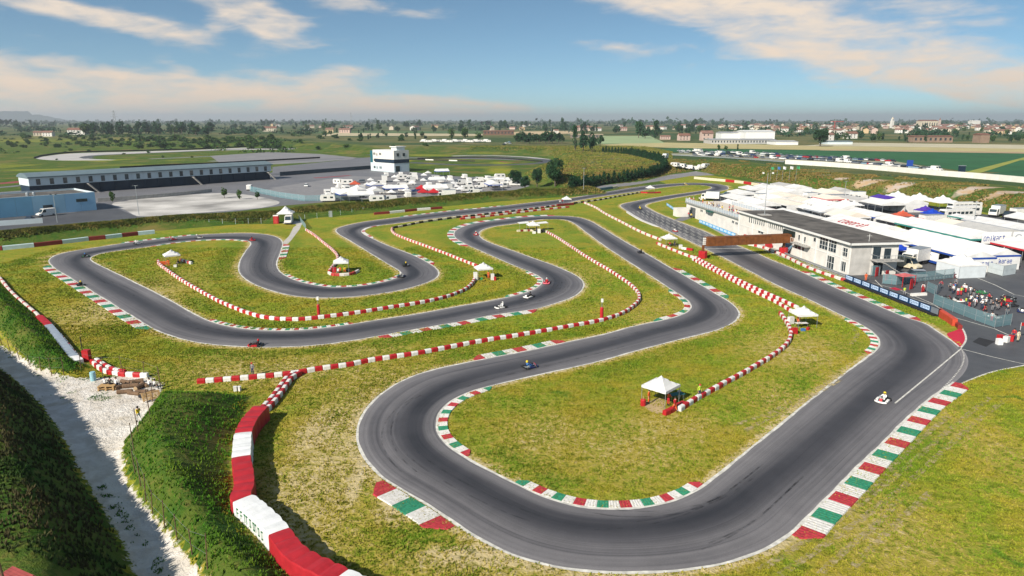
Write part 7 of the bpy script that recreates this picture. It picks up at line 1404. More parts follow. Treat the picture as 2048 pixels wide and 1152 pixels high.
def raw_mesh(name, V, F, m):
    k = F.shape[1]; me = bpy.data.meshes.new(name); me.vertices.add(len(V)); me.vertices.foreach_set('co', V.astype(np.float32).ravel()); me.loops.add(F.size); me.loops.foreach_set('vertex_index', F.ravel().astype(np.int32)); me.polygons.add(len(F)); me.polygons.foreach_set('loop_start', np.arange(0, F.size, k, dtype=np.int32)); me.polygons.foreach_set('loop_total', np.full(len(F), k, np.int32)); me.update(calc_edges=True); me.materials.append(m); return me
def crown_points(n, kind, k=14):
    """unit tree: height 1, width about .8; clumps gathered into uneven boughs"""
    if kind == 'round': c = rng.normal(size=(k, 3)); c /= np.linalg.norm(c, axis=1)[:, None]; c = c * rng.uniform(.18, .32, (k, 1)); c[:, 2] = c[:, 2] * 1.15 + .58; r = rng.uniform(.10, .19, k)
    elif kind == 'tall': z = rng.uniform(.2, .92, k); c = np.stack([rng.normal(0, .07, k), rng.normal(0, .07, k), z], 1); r = .16 * np.sqrt(np.clip(1 - ((z - .5) / .55) ** 2, .1, 1))
    elif kind == 'cone': z = rng.uniform(.06, .97, k); w = .30 * (1 - z) ** .75; a = rng.uniform(0, 6.28, k); c = np.stack([w * .5 * np.cos(a), w * .5 * np.sin(a), z], 1); r = .05 + w * .62
    else: z = rng.uniform(.1, .6, k); a = rng.uniform(0, 6.28, k); w = rng.uniform(0, .36, k); c = np.stack([w * np.cos(a), w * np.sin(a), z * (1 - w)], 1); r = rng.uniform(.12, .2, k)
    i = rng.integers(0, k, n); d = rng.normal(size=(n, 3)); d /= np.linalg.norm(d, axis=1)[:, None]
    P = c[i] + d * (r[i] * rng.uniform(.55, 1.08, n) ** .6)[:, None]; P[:, 2] = np.abs(P[:, 2]); return P
def trunk_mesh(h=.45):
    mb = MB(); mb.tube((0, 0, 0), (.01, 0, h), .035, 6, .022)
    for k in range(4): a = k * 1.7; mb.tube((0, 0, h * (.6 + .1 * k)), (.16 * math.cos(a), .16 * math.sin(a), h * (.95 + .12 * k)), .014, 4, .006)
    return mb.mesh('trunk', BARK)
TRUNK = trunk_mesh()
CR = {('round', 'far'): [quads(crown_points(420, 'round'), .052, .35, LEAF) for _ in range(5)], ('dark', 'far'): [quads(crown_points(420, 'round', 11), .052, .35, LEAFD) for _ in range(4)], ('tall', 'far'): [quads(crown_points(360, 'tall'), .045, .35, LEAFD) for _ in range(3)],
      ('bush', 'far'): [quads(crown_points(300, 'bush', 9), .06, .4, LEAF) for _ in range(3)], ('round', 'near'): [quads(crown_points(5200, 'round', 26), .019, .35, LEAFD) for _ in range(2)], ('cone', 'near'): [quads(crown_points(900, 'cone', 34), .032, .5, CONI) for _ in range(4)]}
NAMES = {'round': ('broadleaf_tree', 'tree'), 'dark': ('broadleaf_tree', 'tree'), 'tall': ('poplar_tree', 'tree'), 'bush': ('bush', 'bush'), 'cone': ('conifer_tree', 'tree')}
def tree(label, x, y, h, kind='round', lod='far', wid=1.0, group=None, z=None):
    nm, ct = NAMES[kind]; z = hz(x, y) if z is None else z; o = thing(nm, label, ct, (x, y, z - .05), random.uniform(0, 6.28), group); o.scale = (h * wid, h * wid, h); O('crown', random.choice(CR[(kind, lod)]), o)
    if kind != 'cone': O('trunk', TRUNK, o)
    else: O('trunk', TRUNK, o, None, 0, (.6, .6, .5))
    return o
def px_h(x, y, hpx): return hpx * (y * CP + (CAM_H - 5) * SP) / FPX
for px, py, hp, w, kd_, lab in ((1110, 373, 56, .85, 'round', 'big round dark green tree left of the conifer hedge'), (1030, 372, 32, 1.1, 'round', 'dark bushy tree at the right end of the left paddock'), (1074, 374, 40, .75, 'round', 'slender paler tree left of the big round one'), (1050, 379, 27, 1.0, 'round', 'low dense tree in front of the slender one'),
                           (1640, 293, 37, 1.15, 'round', 'large broad tree standing alone in the cream field')):
    x, y, z = hit(px, py); tree(lab, x, y, px_h(x, y, hp), kd_, 'near', w)
for px, py, hp, w, kd_, lab in ((1310, 279, 38, .6, 'tall', 'tall dark poplar beside the sports ground'), (1277, 276, 34, .8, 'tall', 'broader poplar left of the tallest one'), (1290, 277, 22, 1.0, 'dark', 'low dark tree between the two poplars'), (1150, 302, 52, .4, 'tall', 'narrow tall tree at the top of the wild mound'), (1167, 303, 40, .6, 'dark', 'brownish tree between two green ones on the mound top'), (1184, 304, 42, .62, 'dark', 'dense green tree at the left end of the conifer hedge'), (1124, 262, 26, .6, 'tall', 'dark tree before the pink farmhouse'), (1200, 295, 24, .9, 'dark', 'dark tree behind the start of the conifer hedge'),
                           (902, 279, 22, .9, 'round', 'left of two round trees before the dark shed'), (928, 279, 24, .9, 'round', 'right of two round trees before the dark shed'), (957, 281, 17, 1.2, 'round', 'low tree right of the two round ones'), (1437, 301, 12, .8, 'round', 'left small tree behind the parked cars'), (1452, 302, 12, .8, 'round', 'middle small tree behind the parked cars'), (1475, 301, 13, .6, 'tall', 'right slim tree behind the parked cars')):
    x, y, z = hit(px, py); tree(lab, x, y, px_h(x, y, hp), kd_, 'far', w)
rr = random.Random(9)
for i in range(15): px = 1034 + i * 6.4; x, y, z = hit(px, 287 + rr.uniform(-3, 3)); tree('dark tree in the dense grove above the wild mound, %s from the left' % ordn(i), x, y, px_h(x, y, rr.uniform(16, 24)), 'dark', 'far', 1.1, 'trees of the grove above the wild mound')
# conifer hedge: near row down the road, back row along the hill edge
def along(px_pts, step): return spline([hit(*p)[:2] for p in px_pts], step)
near_row = along([(1142, 376), (1200, 370), (1250, 363), (1295, 354), (1322, 345), (1333, 336)], 4.1); back_row = along([(1330, 333), (1300, 319), (1250, 308.5), (1206, 304.5)], 4.6)
for i, p in enumerate(near_row): tree('dark conifer in the hedge along the access road, %s from the left' % ordn(i), p[0], p[1], rr.uniform(5.0, 6.4), 'cone', 'near', .95, 'conifers in the hedge')
for i, p in enumerate(back_row): tree('dark conifer in the hedge over the hill, %s from the right' % ordn(i), p[0], p[1], rr.uniform(4.6, 5.8), 'cone', 'near', .95, 'conifers in the hedge')
for i, (px, py, hp) in enumerate(((225, 404, 22), (449, 396, 22), (480, 399, 20), (515, 399, 18))): x, y, z = hit(px, py); tree('small young tree on the gravel lot, %s from the left' % ordn(i), x, y, px_h(x, y, hp), 'round', 'far', .75, 'young trees on the gravel lot')
# scrub on the left and the bank behind the other circuit
sp = []
for _ in range(90): sp.append((rr.uniform(275, 560), rr.uniform(280, 298), rr.uniform(8, 18)))
for _ in range(75): sp.append((rr.uniform(0, 290), rr.uniform(274, 296), rr.uniform(5, 12)))
for _ in range(14): sp.append((rr.uniform(560, 860), rr.uniform(270, 300), rr.uniform(6, 14)))
for _ in range(8): sp.append((rr.uniform(90, 420), rr.uniform(300, 322), rr.uniform(4, 8)))
for i, (px, py, hp) in enumerate(sorted(sp)): x, y, z = hit(px, py); tree('green bush in the scrub round the far circuit, %s from the left' % ordn(i), x, y, px_h(x, y, hp), 'bush', 'far', 1.5, 'bushes in the scrub')
# trees of the plain
def plain_tree_list():
    out = []
    for _ in range(46): out.append((rr.uniform(170, 430), rr.uniform(266, 272), rr.uniform(14, 26)))
    for _ in range(40): out.append((rr.uniform(0, 620), rr.uniform(252, 264), rr.uniform(7, 15)))
    for _ in range(34): out.append((rr.uniform(640, 1120), rr.uniform(254, 266), rr.uniform(8, 18)))
    for _ in range(26): out.append((rr.uniform(640, 870), rr.uniform(262, 280), rr.uniform(7, 14)))
    for _ in range(40): out.append((rr.uniform(1100, 1420), rr.uniform(256, 274), rr.uniform(10, 20)))
    for _ in range(46): out.append((rr.uniform(1650, 2060), rr.uniform(276, 286), rr.uniform(10, 17)))
    for _ in range(50): out.append((rr.uniform(1380, 2060), rr.uniform(255, 274), rr.uniform(7, 14)))
    return sorted(out)
PT = plain_tree_list(); near_ = [t for t in PT if t[1] > 264]; far_ = [t for t in PT if t[1] <= 264]
for lab, L_ in (('tree in the nearer belts of the plain', near_), ('distant tree towards the horizon', far_)):
    for i, (px, py, hp) in enumerate(L_):
        x, y = gp(px, py, 5); kd_ = rr.choice(('round', 'dark', 'dark', 'tall')); tree('%s %s, %s from the left' % ({'round': 'leafy', 'dark': 'dark', 'tall': 'slim'}[kd_], lab, ordn(i)), x, y, px_h(x, y, hp), kd_, 'far', 1.0 if kd_ != 'tall' else .8, lab + 's', 5.0)
def far_woods():
    C = []; S = []
    for k in range(2600):
        py = 242.6 + abs(rng.normal(0, 1)) * 4.5; px = rng.uniform(-150, 2200)
        if py > 254: continue
        x, y = gp(px, py, 5); h = rng.uniform(9, 18) * (1 + (1.2 if rng.random() < .12 else 0)); n = 10; c = rng.normal(size=(n, 3)) * (h * .38, h * .3, h * .24); c[:, 2] = np.abs(c[:, 2]) + h * .28; C.append(c + (x, y, 5)); S.append(np.full(n, h * .26))
    for k in range(1150):
        if k < 400: px, py = rng.uniform(-60, 640), rng.uniform(254, 271)
        elif k < 720: px, py = rng.uniform(640, 1420), rng.uniform(251, 262)
        else: px, py = rng.uniform(1400, 2120), rng.uniform(250, 276)
        if vnoise(np.array([px]), np.array([py * 6]), 46, 51)[0] < -.15: continue
        x, y = gp(px, py, 5); h = rng.uniform(5, 13); n = 26; c = rng.normal(size=(n, 3)) * (h * .5, h * .4, h * .24); c[:, 2] = np.abs(c[:, 2]) + h * .2; C.append(c + (x, y, 5)); S.append(np.full(n, h * .15))
    C2 = []; S2 = []
    for k in range(420):
        px, py = rng.uniform(-40, 600), rng.uniform(269, 296)
        if vnoise(np.array([px]), np.array([py * 7]), 60, 52)[0] < -.1: continue
        x, y = gp(px, py, 5); h = rng.uniform(1.6, 4.6); n = 24; c = rng.normal(size=(n, 3)) * (h * .9, h * .7, h * .25); c[:, 2] = np.abs(c[:, 2]) + h * .15; C2.append(c + (x, y, hz(x, y))); S2.append(np.full(n, h * .2))
    tag(O('scrub_growth', quads(np.concatenate(C2), np.concatenate(S2), .4, LEAF, 'scrub_growth')), 'low tangled scrub round the far circuit', 'scrub', None, 'stuff')
    n_ = np.concatenate(C); return tag(O('distant_woods', quads(n_, np.concatenate(S), .4, LEAFD, 'distant_woods')), 'dark bands of woodland along the horizon', 'woods', None, 'stuff')
far_woods()
# ------------------------------------------------------------------ houses of the plain
TILE = mat('terracotta_roof', (.22, .12, .09), .8, .25, .3); TILEB = mat('brown_roof', (.20, .10, .07), .8, .2, .3); HW = [mat('house_white', (.66, .63, .58), .8, .1, .3), mat('house_cream', (.58, .50, .38), .8, .1, .3), mat('house_pink', (.52, .38, .32), .8, .1, .3), mat('house_ochre', (.52, .38, .22), .8, .1, .3)]
def house_meshes(L_, W, h, r):
    w = MB().box(-L_ / 2, L_ / 2, -W / 2, W / 2, 0, h); w.add([(-L_ / 2, -W / 2, h), (-L_ / 2, W / 2, h), (-L_ / 2, 0, h + r), (L_ / 2, -W / 2, h), (L_ / 2, W / 2, h), (L_ / 2, 0, h + r)], [(0, 2, 1), (3, 4, 5)]); wm = w.mesh('wall', HW[0])
    e = .5; rf = MB(); 
    for s in (-1, 1): rf.add([(-L_ / 2 - e, s * (W / 2 + e), h - .25), (L_ / 2 + e, s * (W / 2 + e), h - .25), (L_ / 2 + e, 0, h + r + .12), (-L_ / 2 - e, 0, h + r + .12), (-L_ / 2 - e, s * (W / 2 + e), h - .02), (L_ / 2 + e, s * (W / 2 + e), h - .02), (L_ / 2 + e, 0, h + r + .4), (-L_ / 2 - e, 0, h + r + .4)], [(4, 5, 6, 7), (0, 3, 2, 1), (0, 1, 5, 4), (1, 2, 6, 5), (3, 0, 4, 7)])
    rm = rf.mesh('roof', TILE); win = MB()
    win.box(-.55, .55, -.05, .0, 0, 1.5); return wm, rm, win.mesh('window', GLASS), (L_, W, h)
HM = [house_meshes(14, 9, 6.2, 2.2), house_meshes(18, 10, 5.6, 2.0), house_meshes(11, 9, 7.2, 2.2), house_meshes(24, 11, 6.5, 2.4)]
def house(label, x, y, k, wm, rm, rz, sc=1.0, group=None, z=5.0, win=True):
    W_, R_, N_, (l, w, h) = HM[k]; t = thing('house', label, 'house', (x, y, z), rz, group); t.scale = (sc,) * 3; recolour(O('wall', W_, t), 0, wm); recolour(O('roof', R_, t), 0, rm)
    if win:
        for j in range(int(l / 4)):
            for zz in (1.2, h - 2.4): O('window', N_, t, (-l / 2 + 2 + j * 4, -w / 2 - .003, zz))
    return t
hp = []
for _ in range(120): hp.append((rr.uniform(1440, 2070), 251 + abs(rr.gauss(0, 1)) * 6.5))
for _ in range(40): hp.append((rr.uniform(1640, 2060), rr.uniform(254, 270)))
for _ in range(22): hp.append((rr.uniform(520, 1440), rr.uniform(250, 262)))
hp = sorted(p for p in hp if p[1] < 272)
CN = ['white', 'cream', 'pink', 'ochre']; cc = {}
for px, py in hp:
    x, y = gp(px, py, 5); ci = rr.choice((0, 0, 0, 1, 1, 2, 3)); n = cc[ci] = cc.get(ci, -1) + 1
    house('%s house with a tiled roof in the distant town, %s %s one from the left' % (CN[ci], ordn(n), CN[ci]), x, y, rr.randrange(4), HW[ci], rr.choice((TILE, TILE, TILEB)), rr.uniform(-.5, .5) + rr.choice((0, 1.57)), rr.uniform(.9, 1.25), 'houses of the distant town', 5.0, py > 259)
for px, py, k, ci, sc, rz, lab in ((82, 272, 1, 1, 1.0, .3, 'cream house at the far left behind the scrub'), (98, 273, 0, 0, 1.0, .1, 'white gabled house right of the cream one at the far left'), (157, 269, 3, 0, 1.25, .05, 'long brown roofed farmhouse with white gables on the left'), (540, 263, 3, 1, 1.2, .2, 'brown roofed farm at the left edge of the fields'), (613, 260, 0, 0, 1.0, 0, 'white house among the fields left of centre'), (660, 265, 0, 3, 1.1, .1, 'orange house left of centre'), (690, 266, 1, 2, 1.2, 0, 'low red roofed barn left of centre'), (1163, 262, 3, 2, 1.35, .05, 'large pink farmhouse with an orange roof'), (1112, 267, 2, 0, .8, .2, 'small white house before the tall tree at centre'), (1196, 262, 0, 0, 1.0, .1, 'white house right of the pink farmhouse'), (1367, 281, 0, 2, 1.0, .1, 'pink house with a pyramid roof by the sports ground'), (1330, 279, 1, 2, .7, 0, 'low red shed by the sports ground'), (1412, 281, 2, 2, 1.25, .05, 'tall bright orange house before the white factory'), (1540, 268, 0, 3, 1.0, .1, 'yellow house behind the white factory'), (1655, 281, 2, 0, 1.0, .2, 'white house right of the broad lone tree'), (1700, 277, 0, 0, 1.1, .1, 'white house with brown roof behind the cream field'), (1370, 256, 3, 0, 1.3, 0, 'white villa with pale roof left of the town'), (1400, 256, 3, 0, 1.3, 0, 'second white villa left of the town')):
    x, y = gp(px, py, 5); house(lab, x, y, k, HW[ci], TILEB if 'brown' in lab or 'pyramid' in lab else TILE, rz, sc)
def slab_building(label, px0, px1, py, dep, h, wm, rm, cat='building', name='industrial_building', z=5.0, nwin=0):
    a, b = np.array(gp(px0, py, z)), np.array(gp(px1, py, z)); v = b - a; ln = np.linalg.norm(v); t = thing(name, label, cat, (a[0], a[1], z), math.atan2(v[1], v[0])); MB().box(0, ln, 0, dep, 0, h).build('wall', wm, t); MB().side([(-.6, h + .002), (dep * .5, h + h * .16 + .3), (dep + .6, h + .002)], -.6, ln + .6).build('roof', rm, t)
    for k in range(nwin): x0 = ln * (k + .3) / nwin; MB().box(x0, x0 + ln / nwin * .4, -.08, -.003, h * .35, h * .8).build('window', GLASS, t)
    return t
slab_building('dark brick shed with many windows behind the fields', 967, 1028, 270, 14, 6.5, mat('brown_brick', (.16, .09, .06), .85, .2, .3), TILEB, nwin=9); slab_building('long low open barn at the foot of the pink farmhouse', 1142, 1206, 276, 14, 4.5, mat('grey_timber', (.20, .17, .14), .85, .2, .3), mat('beige_roof', (.42, .33, .22), .8, .15, .2), nwin=8)
slab_building('white factory block, tallest of the white industrial sheds', 1490, 1549, 279, 40, 10, mat('factory_white', (.75, .74, .72), .6, .05, .2), FRAMEW); slab_building('low grey roofed factory wing in front of the white block', 1422, 1552, 288, 30, 4.4, mat('factory_grey', (.42, .41, .39), .7, .1, .2), mat('grey_sheet_roof', (.36, .36, .36), .6, .1, .1), nwin=22); slab_building('white walled shed at the right end of the factory', 1552, 1596, 290, 26, 3.4, MATS['factory_white'], mat('pale_grey_roof', (.48, .48, .48), .6, .1, .1)); slab_building('white factory wing behind the grey roofed one', 1442, 1492, 278, 26, 8, MATS['factory_white'], MATS['grey_sheet_roof'])
slab_building('long greenhouse like low roof right of the lone tree', 1655, 1705, 289, 20, 3.0, PALEW, ROOFG); slab_building('row of brick sheds behind the cream field', 1826, 1905, 285, 14, 6.5, mat('orange_brick', (.26, .18, .13), .85, .15, .3), TILEB, nwin=8); slab_building('brick shed further right behind the cream field', 1960, 1978, 286, 14, 9, MATS['orange_brick'], TILEB)
slab_building('very large pale palace block on the town skyline', 1842, 1875, 257, 30, 22, HW[1], TILEB, name='palace', nwin=7); slab_building('long pale hall on the skyline right of the palace', 1943, 1960, 251, 30, 20, HW[0], HW[0])
x, y = gp(1783, 256, 5); t = thing('bell_tower', 'white bell tower rising over the town roofs', 'tower', (x, y, 5), .2); t.scale = (.6, .6, .66); MB().box(-7, 7, -7, 7, 0, 34).build('shaft', HW[0], t); MB().box(-5.2, 5.2, -5.2, 5.2, 34.002, 44).build('belfry', HW[0], t); MB().box(-2, 2, -5.4, -5.21, 35, 42).build('opening', GLASS, t); MB().lathe([(6, 44.002), (3, 48), (.3, 53)], 8).build('spire', HW[1], t)
x, y = gp(1878, 255, 5); t = thing('bell_tower', 'brown turret at the right end of the palace', 'tower', (x, y, 5), 0); t.scale = (.55, .55, .6); MB().box(-5, 5, -5, 5, 0, 42).build('shaft', HW[2], t); MB().lathe([(5, 42.002), (2, 50), (.2, 56)], 8).build('spire', TILEB, t)
CRN = mat('crane_red', (.45, .05, .04), .6, .1, 1); x, y = gp(1668, 262, 5); t = thing('tower_crane', 'red and white tower crane over the town', 'crane', (x, y, 5), .05); t.scale = (.62, .62, .62); MB().box(-.9, .9, -.9, .9, 0, 34).build('mast', CRN, t); MB().box(-16, 34, -.7, .7, 34.002, 35.6).build('jib', CRN, t); MB().box(-16, -10, -1.2, 1.2, 31, 34).build('counterweight', FRAMEW, t); MB().add([(-.8, 0, 35.6), (.8, 0, 35.6), (0, 0, 41)], [(0, 1, 2)]).path([(0, 0, 41), (24, 0, 35.6)], .25, 4).path([(0, 0, 41), (-14, 0, 35.6)], .25, 4).build('tie_bars', FRAMEW, t)
PYL = mat('pylon_steel', (.30, .31, .32), .6, .1, 1)
def pylon(label, px, py, h):
    x, y = gp(px, py, 5); t = thing('power_pylon', label, 'pylon', (x, y, 5), .3); mb = MB(); w = h * .09
    for sx in (-1, 1):
        for sy in (-1, 1): mb.tube((sx * w, sy * w, 0), (sx * w * .22, sy * w * .22, h), .28, 4, .2)
    for k in range(7):
        z0, z1 = h * k / 7, h * (k + 1) / 7; w0, w1 = w * (1 - .78 * k / 7), w * (1 - .78 * (k + 1) / 7)
        for s in (-1, 1): mb.tube((-w0, s * w0, z0), (w1, s * w1, z1), .18, 3); mb.tube((w0, s * w0, z0), (-w1, s * w1, z1), .18, 3)
    mb.build('lattice', PYL, t)
    for zz, l in ((.70, 8), (.82, 6.5), (.93, 5)): MB().tube((-l, 0, h * zz), (l, 0, h * zz), .25, 4).build('crossarm', PYL, t)
pylon('lattice power pylon on the left skyline', 232, 263, 46); pylon('smaller lattice pylon left of centre on the skyline', 703, 254, 52)
for i, (px, hpx, py) in enumerate(((1083, 22, 258), (1252, 22, 256), (1366, 18, 256), (914, 16, 262), (1102, 32, 282), (1138, 14, 270))):
    x, y = gp(px, py, 5); h = px_h(x, y, hpx); t = thing('slim_mast', 'thin mast standing on the plain, %s from the left' % ordn(sorted((1083, 1252, 1366, 914, 1102, 1138)).index(px)), 'mast', (x, y, 5), 0, 'thin masts on the plain'); MB().tube((0, 0, 0), (0, 0, h), .3, 5, .15).build('pole', PYL, t); MB().box(-1.2, 1.2, -.2, .2, h - .4, h).build('head', PYL, t)
# ------------------------------------------------------------------ fields, car park and boundary wall on the plain
def field(name, px, col, z=5.10, var=.15, label=None, scale=.05): return sheet(name, gps(px, 5), z, mat('crop_%s' % '_'.join('%02d' % int(c * 100) for c in col), col, .95, var, scale), 'structure', label)
field('crop_field', [(1300, 300), (1345, 296.5), (1440, 298), (1500, 299), (1600, 300), (1720, 301.5), (2300, 312), (2300, 330), (1990, 345), (1915, 341), (1790, 323), (1640, 313), (1480, 308), (1340, 304)], (.022, .105, .035), 5.10, .2)
field('crop_field', [(1190, 290), (1300, 284.5), (1440, 287), (1600, 291), (1760, 291.5), (2300, 300), (2300, 312), (1720, 301.5), (1500, 298), (1345, 296)], (.42, .36, .17), 5.08)
field('crop_field', [(1600, 292), (1700, 285.5), (1900, 288), (2300, 293), (2300, 302), (1760, 293)], (.47, .43, .30), 5.12); field('crop_field', [(1190, 288), (1200, 272), (1300, 272), (1330, 286)], (.28, .36, .18), 5.10)
field('crop_field', [(640, 272), (670, 266), (800, 266.5), (965, 268), (965, 272)], (.47, .40, .25), 5.10); field('crop_field', [(960, 268), (1050, 263), (1140, 262), (1150, 267), (1030, 270)], (.50, .38, .22), 5.11); field('crop_field', [(560, 268), (640, 263), (960, 262), (965, 267), (670, 266)], (.07, .13, .04), 5.11)
field('crop_field', [(1935, 353), (2300, 310), (2300, 372), (2048, 357)], (.018, .085, .032), 5.12, .2); field('verge_strip', [(1880, 345), (1925, 346), (2060, 312), (2300, 296), (2300, 310), (2040, 321), (1940, 353)], (.26, .27, .05), 5.14); field('dirt_track', [(1640, 299.5), (1900, 302.5), (2300, 308), (2300, 311), (1900, 305), (1640, 301)], (.40, .28, .17), 5.15)
field('parking_ground', [(1340, 307), (1480, 308), (1640, 313), (1790, 323), (1890, 340), (1880, 348), (1750, 336), (1600, 324.5), (1480, 317), (1345, 311)], (.30, .29, .20), 5.13)
sheet('access_road', gps([(1120, 386), (1200, 377.5), (1260, 371), (1320, 362), (1380, 352), (1440, 350), (1500, 360), (1530, 371), (1545, 371), (1510, 358), (1450, 344), (1400, 336), (1352, 335), (1335, 344), (1300, 356), (1240, 366.5), (1180, 374), (1130, 380)]), .02, LOTL)
P0, P1 = [], []
rr = random.Random(4)
rows = [('farthest car park row', 1358, 1560, 303.0, 309.5, 8.6), ('second car park row', 1362, 1690, 306.0, 318.5, 8.2), ('third car park row', 1560, 1790, 313.0, 324.0, 8.6), ('row along the white wall', 1575, 1876, 318.5, 342.0, 7.4), ('row along the guard rail', 1390, 1570, 311.0, 319.0, 8.4)]
for row, x0, x1, y0, y1, st in rows:
    x = x0; i = 0
    while x < x1:
        f = (x - x0) / (x1 - x0); px, py = x, y0 + (y1 - y0) * f ** (1.25 if 'wall' in row else 1) + rr.uniform(-.4, .4); gx, gy = gp(px, py, 5); x += st * rr.uniform(.85, 1.5)
        pi = rr.choices(range(7), (5, 4, 4, 4, 2, 1, 1))[0]; rz = R(18) + rr.uniform(-.12, .12) + (math.pi if rr.random() < .5 else 0)
        if rr.random() < .12: van('white van, %s vehicle from the left in the %s' % (ordn(i), row), gx, gy, 5.14, rz, 'cars in the field car park')
        else: car('%s car, %s vehicle from the left in the %s' % (PN[pi], ordn(i), row), gx, gy, 5.14, rz, rr.randrange(3), pi, 'cars in the field car park', 'parked_car')
        i += 1
WP = spline([gp(*p, 5) for p in ((1570, 328), (1660, 333.5), (1760, 341), (1860, 350), (1960, 358), (2048, 366), (2300, 390))], 6.0); t = thing('boundary_wall', 'long white panel wall along the top of the earth bank', 'wall', (WP[0][0], WP[0][1], 4.9))
for a, b in zip(WP[:-1], WP[1:]): v = b - a; MB().box(.02, np.linalg.norm(v) - .02, -.1, .1, -1.2, 2.6).build('wall_panel', mat('white_concrete_panel', (.66, .63, .57), .8, .12, .3), t, loc=(a[0] - WP[0][0], a[1] - WP[0][1], 0), rz=math.atan2(v[1], v[0]))
GP_ = spline([gp(*p, 5) for p in ((1345, 311.5), (1450, 317), (1568, 325.5))], 8.0); t = thing('guard_rail', 'grey guard rail in front of the field car park', 'guard rail', (GP_[0][0], GP_[0][1], 5))
for a, b in zip(GP_[:-1], GP_[1:]): v = b - a; MB().box(0, np.linalg.norm(v), -.06, .06, .35, .9).build('rail', STEEL, t, loc=(a[0] - GP_[0][0], a[1] - GP_[0][1], 0), rz=math.atan2(v[1], v[0])); MB().box(-.08, .08, -.08, .08, 0, .95).build('post', STEEL, t, loc=(a[0] - GP_[0][0], a[1] - GP_[0][1] + .15, 0))
x, y = gp(1818, 341, 5); t = thing('blue_sign', 'blue sign panel standing among the cars by the white wall', 'sign', (x, y, 5)); MB().box(-1.6, 1.6, -.06, .06, 2.2, 5.2).build('panel', TRIM['b'], t); MB().box(-1.4, -1.25, .062, .2, 0, 5).build('post', STEEL, t); MB().box(1.25, 1.4, .062, .2, 0, 5).build('post', STEEL, t)
x, y = gp(1922, 350, 5); t = thing('utility_cabinet', 'dark cabinet behind the white wall at the field corner', 'cabinet', (x, y, 5)); MB().box(-1.2, 1.2, -.8, .8, 0, 4.2).build('housing', DKB, t); MB().box(-1.35, 1.35, -.95, .95, 4.202, 4.4).build('roof', STEEL, t)
for i, (px, py, k) in enumerate(((1350, 334, 'c'), (1362, 336, 'c'), (1376, 338, 'v'), (1388, 340, 'v'), (1404, 338, 'c'), (1411, 336, 'c'), (1330, 318, 't'))):
    x, y, z = hit(px, py); (caravan if k == 'c' else van if k == 'v' else truck)('white %s by the road at the end of the hedge, %s from the left' % ({'c': 'camper', 'v': 'van', 't': 'truck'}[k], ordn((1, 2, 3, 4, 5, 6, 0)[i])), x, y, z, R(30 + 20 * i), 'vehicles at the end of the hedge')
for i in range(20): px = 846 + i * 6.9; x, y = gp(px, 284.5 + .3 * math.sin(i), 5); (caravan if i % 3 else truck)('white %s in the row on the grass plain behind the bank, %s from the left' % ('camper' if i % 3 else 'truck', ordn(i)), x, y, hz(x, y), R(80) + .1 * (i % 2), 'campers and trucks in a row on the plain')
for i, (px, py) in enumerate(((1012, 287), (1020, 288), (1008, 290), (1018, 285))): x, y, z = hit(px, py); car('%s car by the pale ramp left of the grove, %s of four' % (PN[(0, 1, 2, 6)[i]], ordn(i)), x, y, z, R(30), i % 3, (0, 1, 2, 6)[i], 'cars by the pale ramp')
# hazy ridge on the far left skyline
def ridge():
    xs_ = np.linspace(-300, 150, 60); V = []
    for px in xs_:
        k = min(1, max(0, (150 - px) / 70)); top = 243 - (16 if px < 62 else 11) * k + .5 * math.sin(px * .3); a, _ = azel(px, 240); D = 14000; x, y = D * math.sin(a), D * math.cos(a); h = CAM_H + (240 - top) / FPX * D * 1.02 + 4
        V += [(x, y, 0), (x, y, max(h, 6)), (x * 1.2, y * 1.2, 0)]
    F = [(3 * i + k, 3 * i + 3 + k, 3 * i + 4 + k, 3 * i + 1 + k) for i in range(len(xs_) - 1) for k in (0, 1)]; me = bpy.data.meshes.new('hills'); me.from_pydata(V, [], F); me.materials.append(LEAFD); tag(O('hills', me), 'low hazy ridge on the far left horizon', None, None, 'structure')
ridge()
# ------------------------------------------------------------------ grass tufts and weeds (nobody could count them)
def tufts(name, label, P, Z, h, w, m, blades=3, attrs=None, spread=.5, cat='grass'):
    n = len(P); V = np.empty((n, blades, 3, 3), np.float32); base = np.column_stack([P, Z])
    for k in range(blades):
        a = rng.uniform(0, 6.283, n); u = np.column_stack([np.cos(a), np.sin(a), np.zeros(n)]); p = np.column_stack([-u[:, 1], u[:, 0], np.zeros(n)]); hh = (h * rng.uniform(.6, 1.25, n))[:, None]; ww = (w * rng.uniform(.7, 1.2, n))[:, None]; c = base + p * ww * rng.uniform(-.5, .5, (n, 1))
        V[:, k, 0] = c - u * ww * .5; V[:, k, 1] = c + u * ww * .5; V[:, k, 2] = c + p * hh * rng.normal(0, spread, (n, 1)) + u * ww * rng.uniform(-.4, .4, (n, 1)) + np.array([0, 0, 1]) * hh
    V[:, :, :2, 2] -= .03
    me = raw_mesh(name, V.reshape(-1, 3), np.arange(n * blades * 3).reshape(-1, 3), m)
    for nm, v in (attrs or {}).items(): A = me.attributes.new(nm, 'FLOAT', 'POINT'); A.data.foreach_set('value', np.repeat(v, blades * 3).astype(np.float32))
    return tag(O(name, me), label, cat, None, 'stuff')
AX, AY = np.array(xs), np.array(ys)
GA = {}
for nm in ('scar', 'gravel', 'wild', 'bare', 'lush'):
    v = np.empty(len(GP), np.float32); gme.attributes[nm].data.foreach_get('value', v); GA[nm] = v.reshape(len(ys), len(xs))
def sample(nm, P): i = np.clip(np.searchsorted(AX, P[:, 0]), 0, len(AX) - 1); j = np.clip(np.searchsorted(AY, P[:, 1]), 0, len(AY) - 1); return GA[nm][j, i]
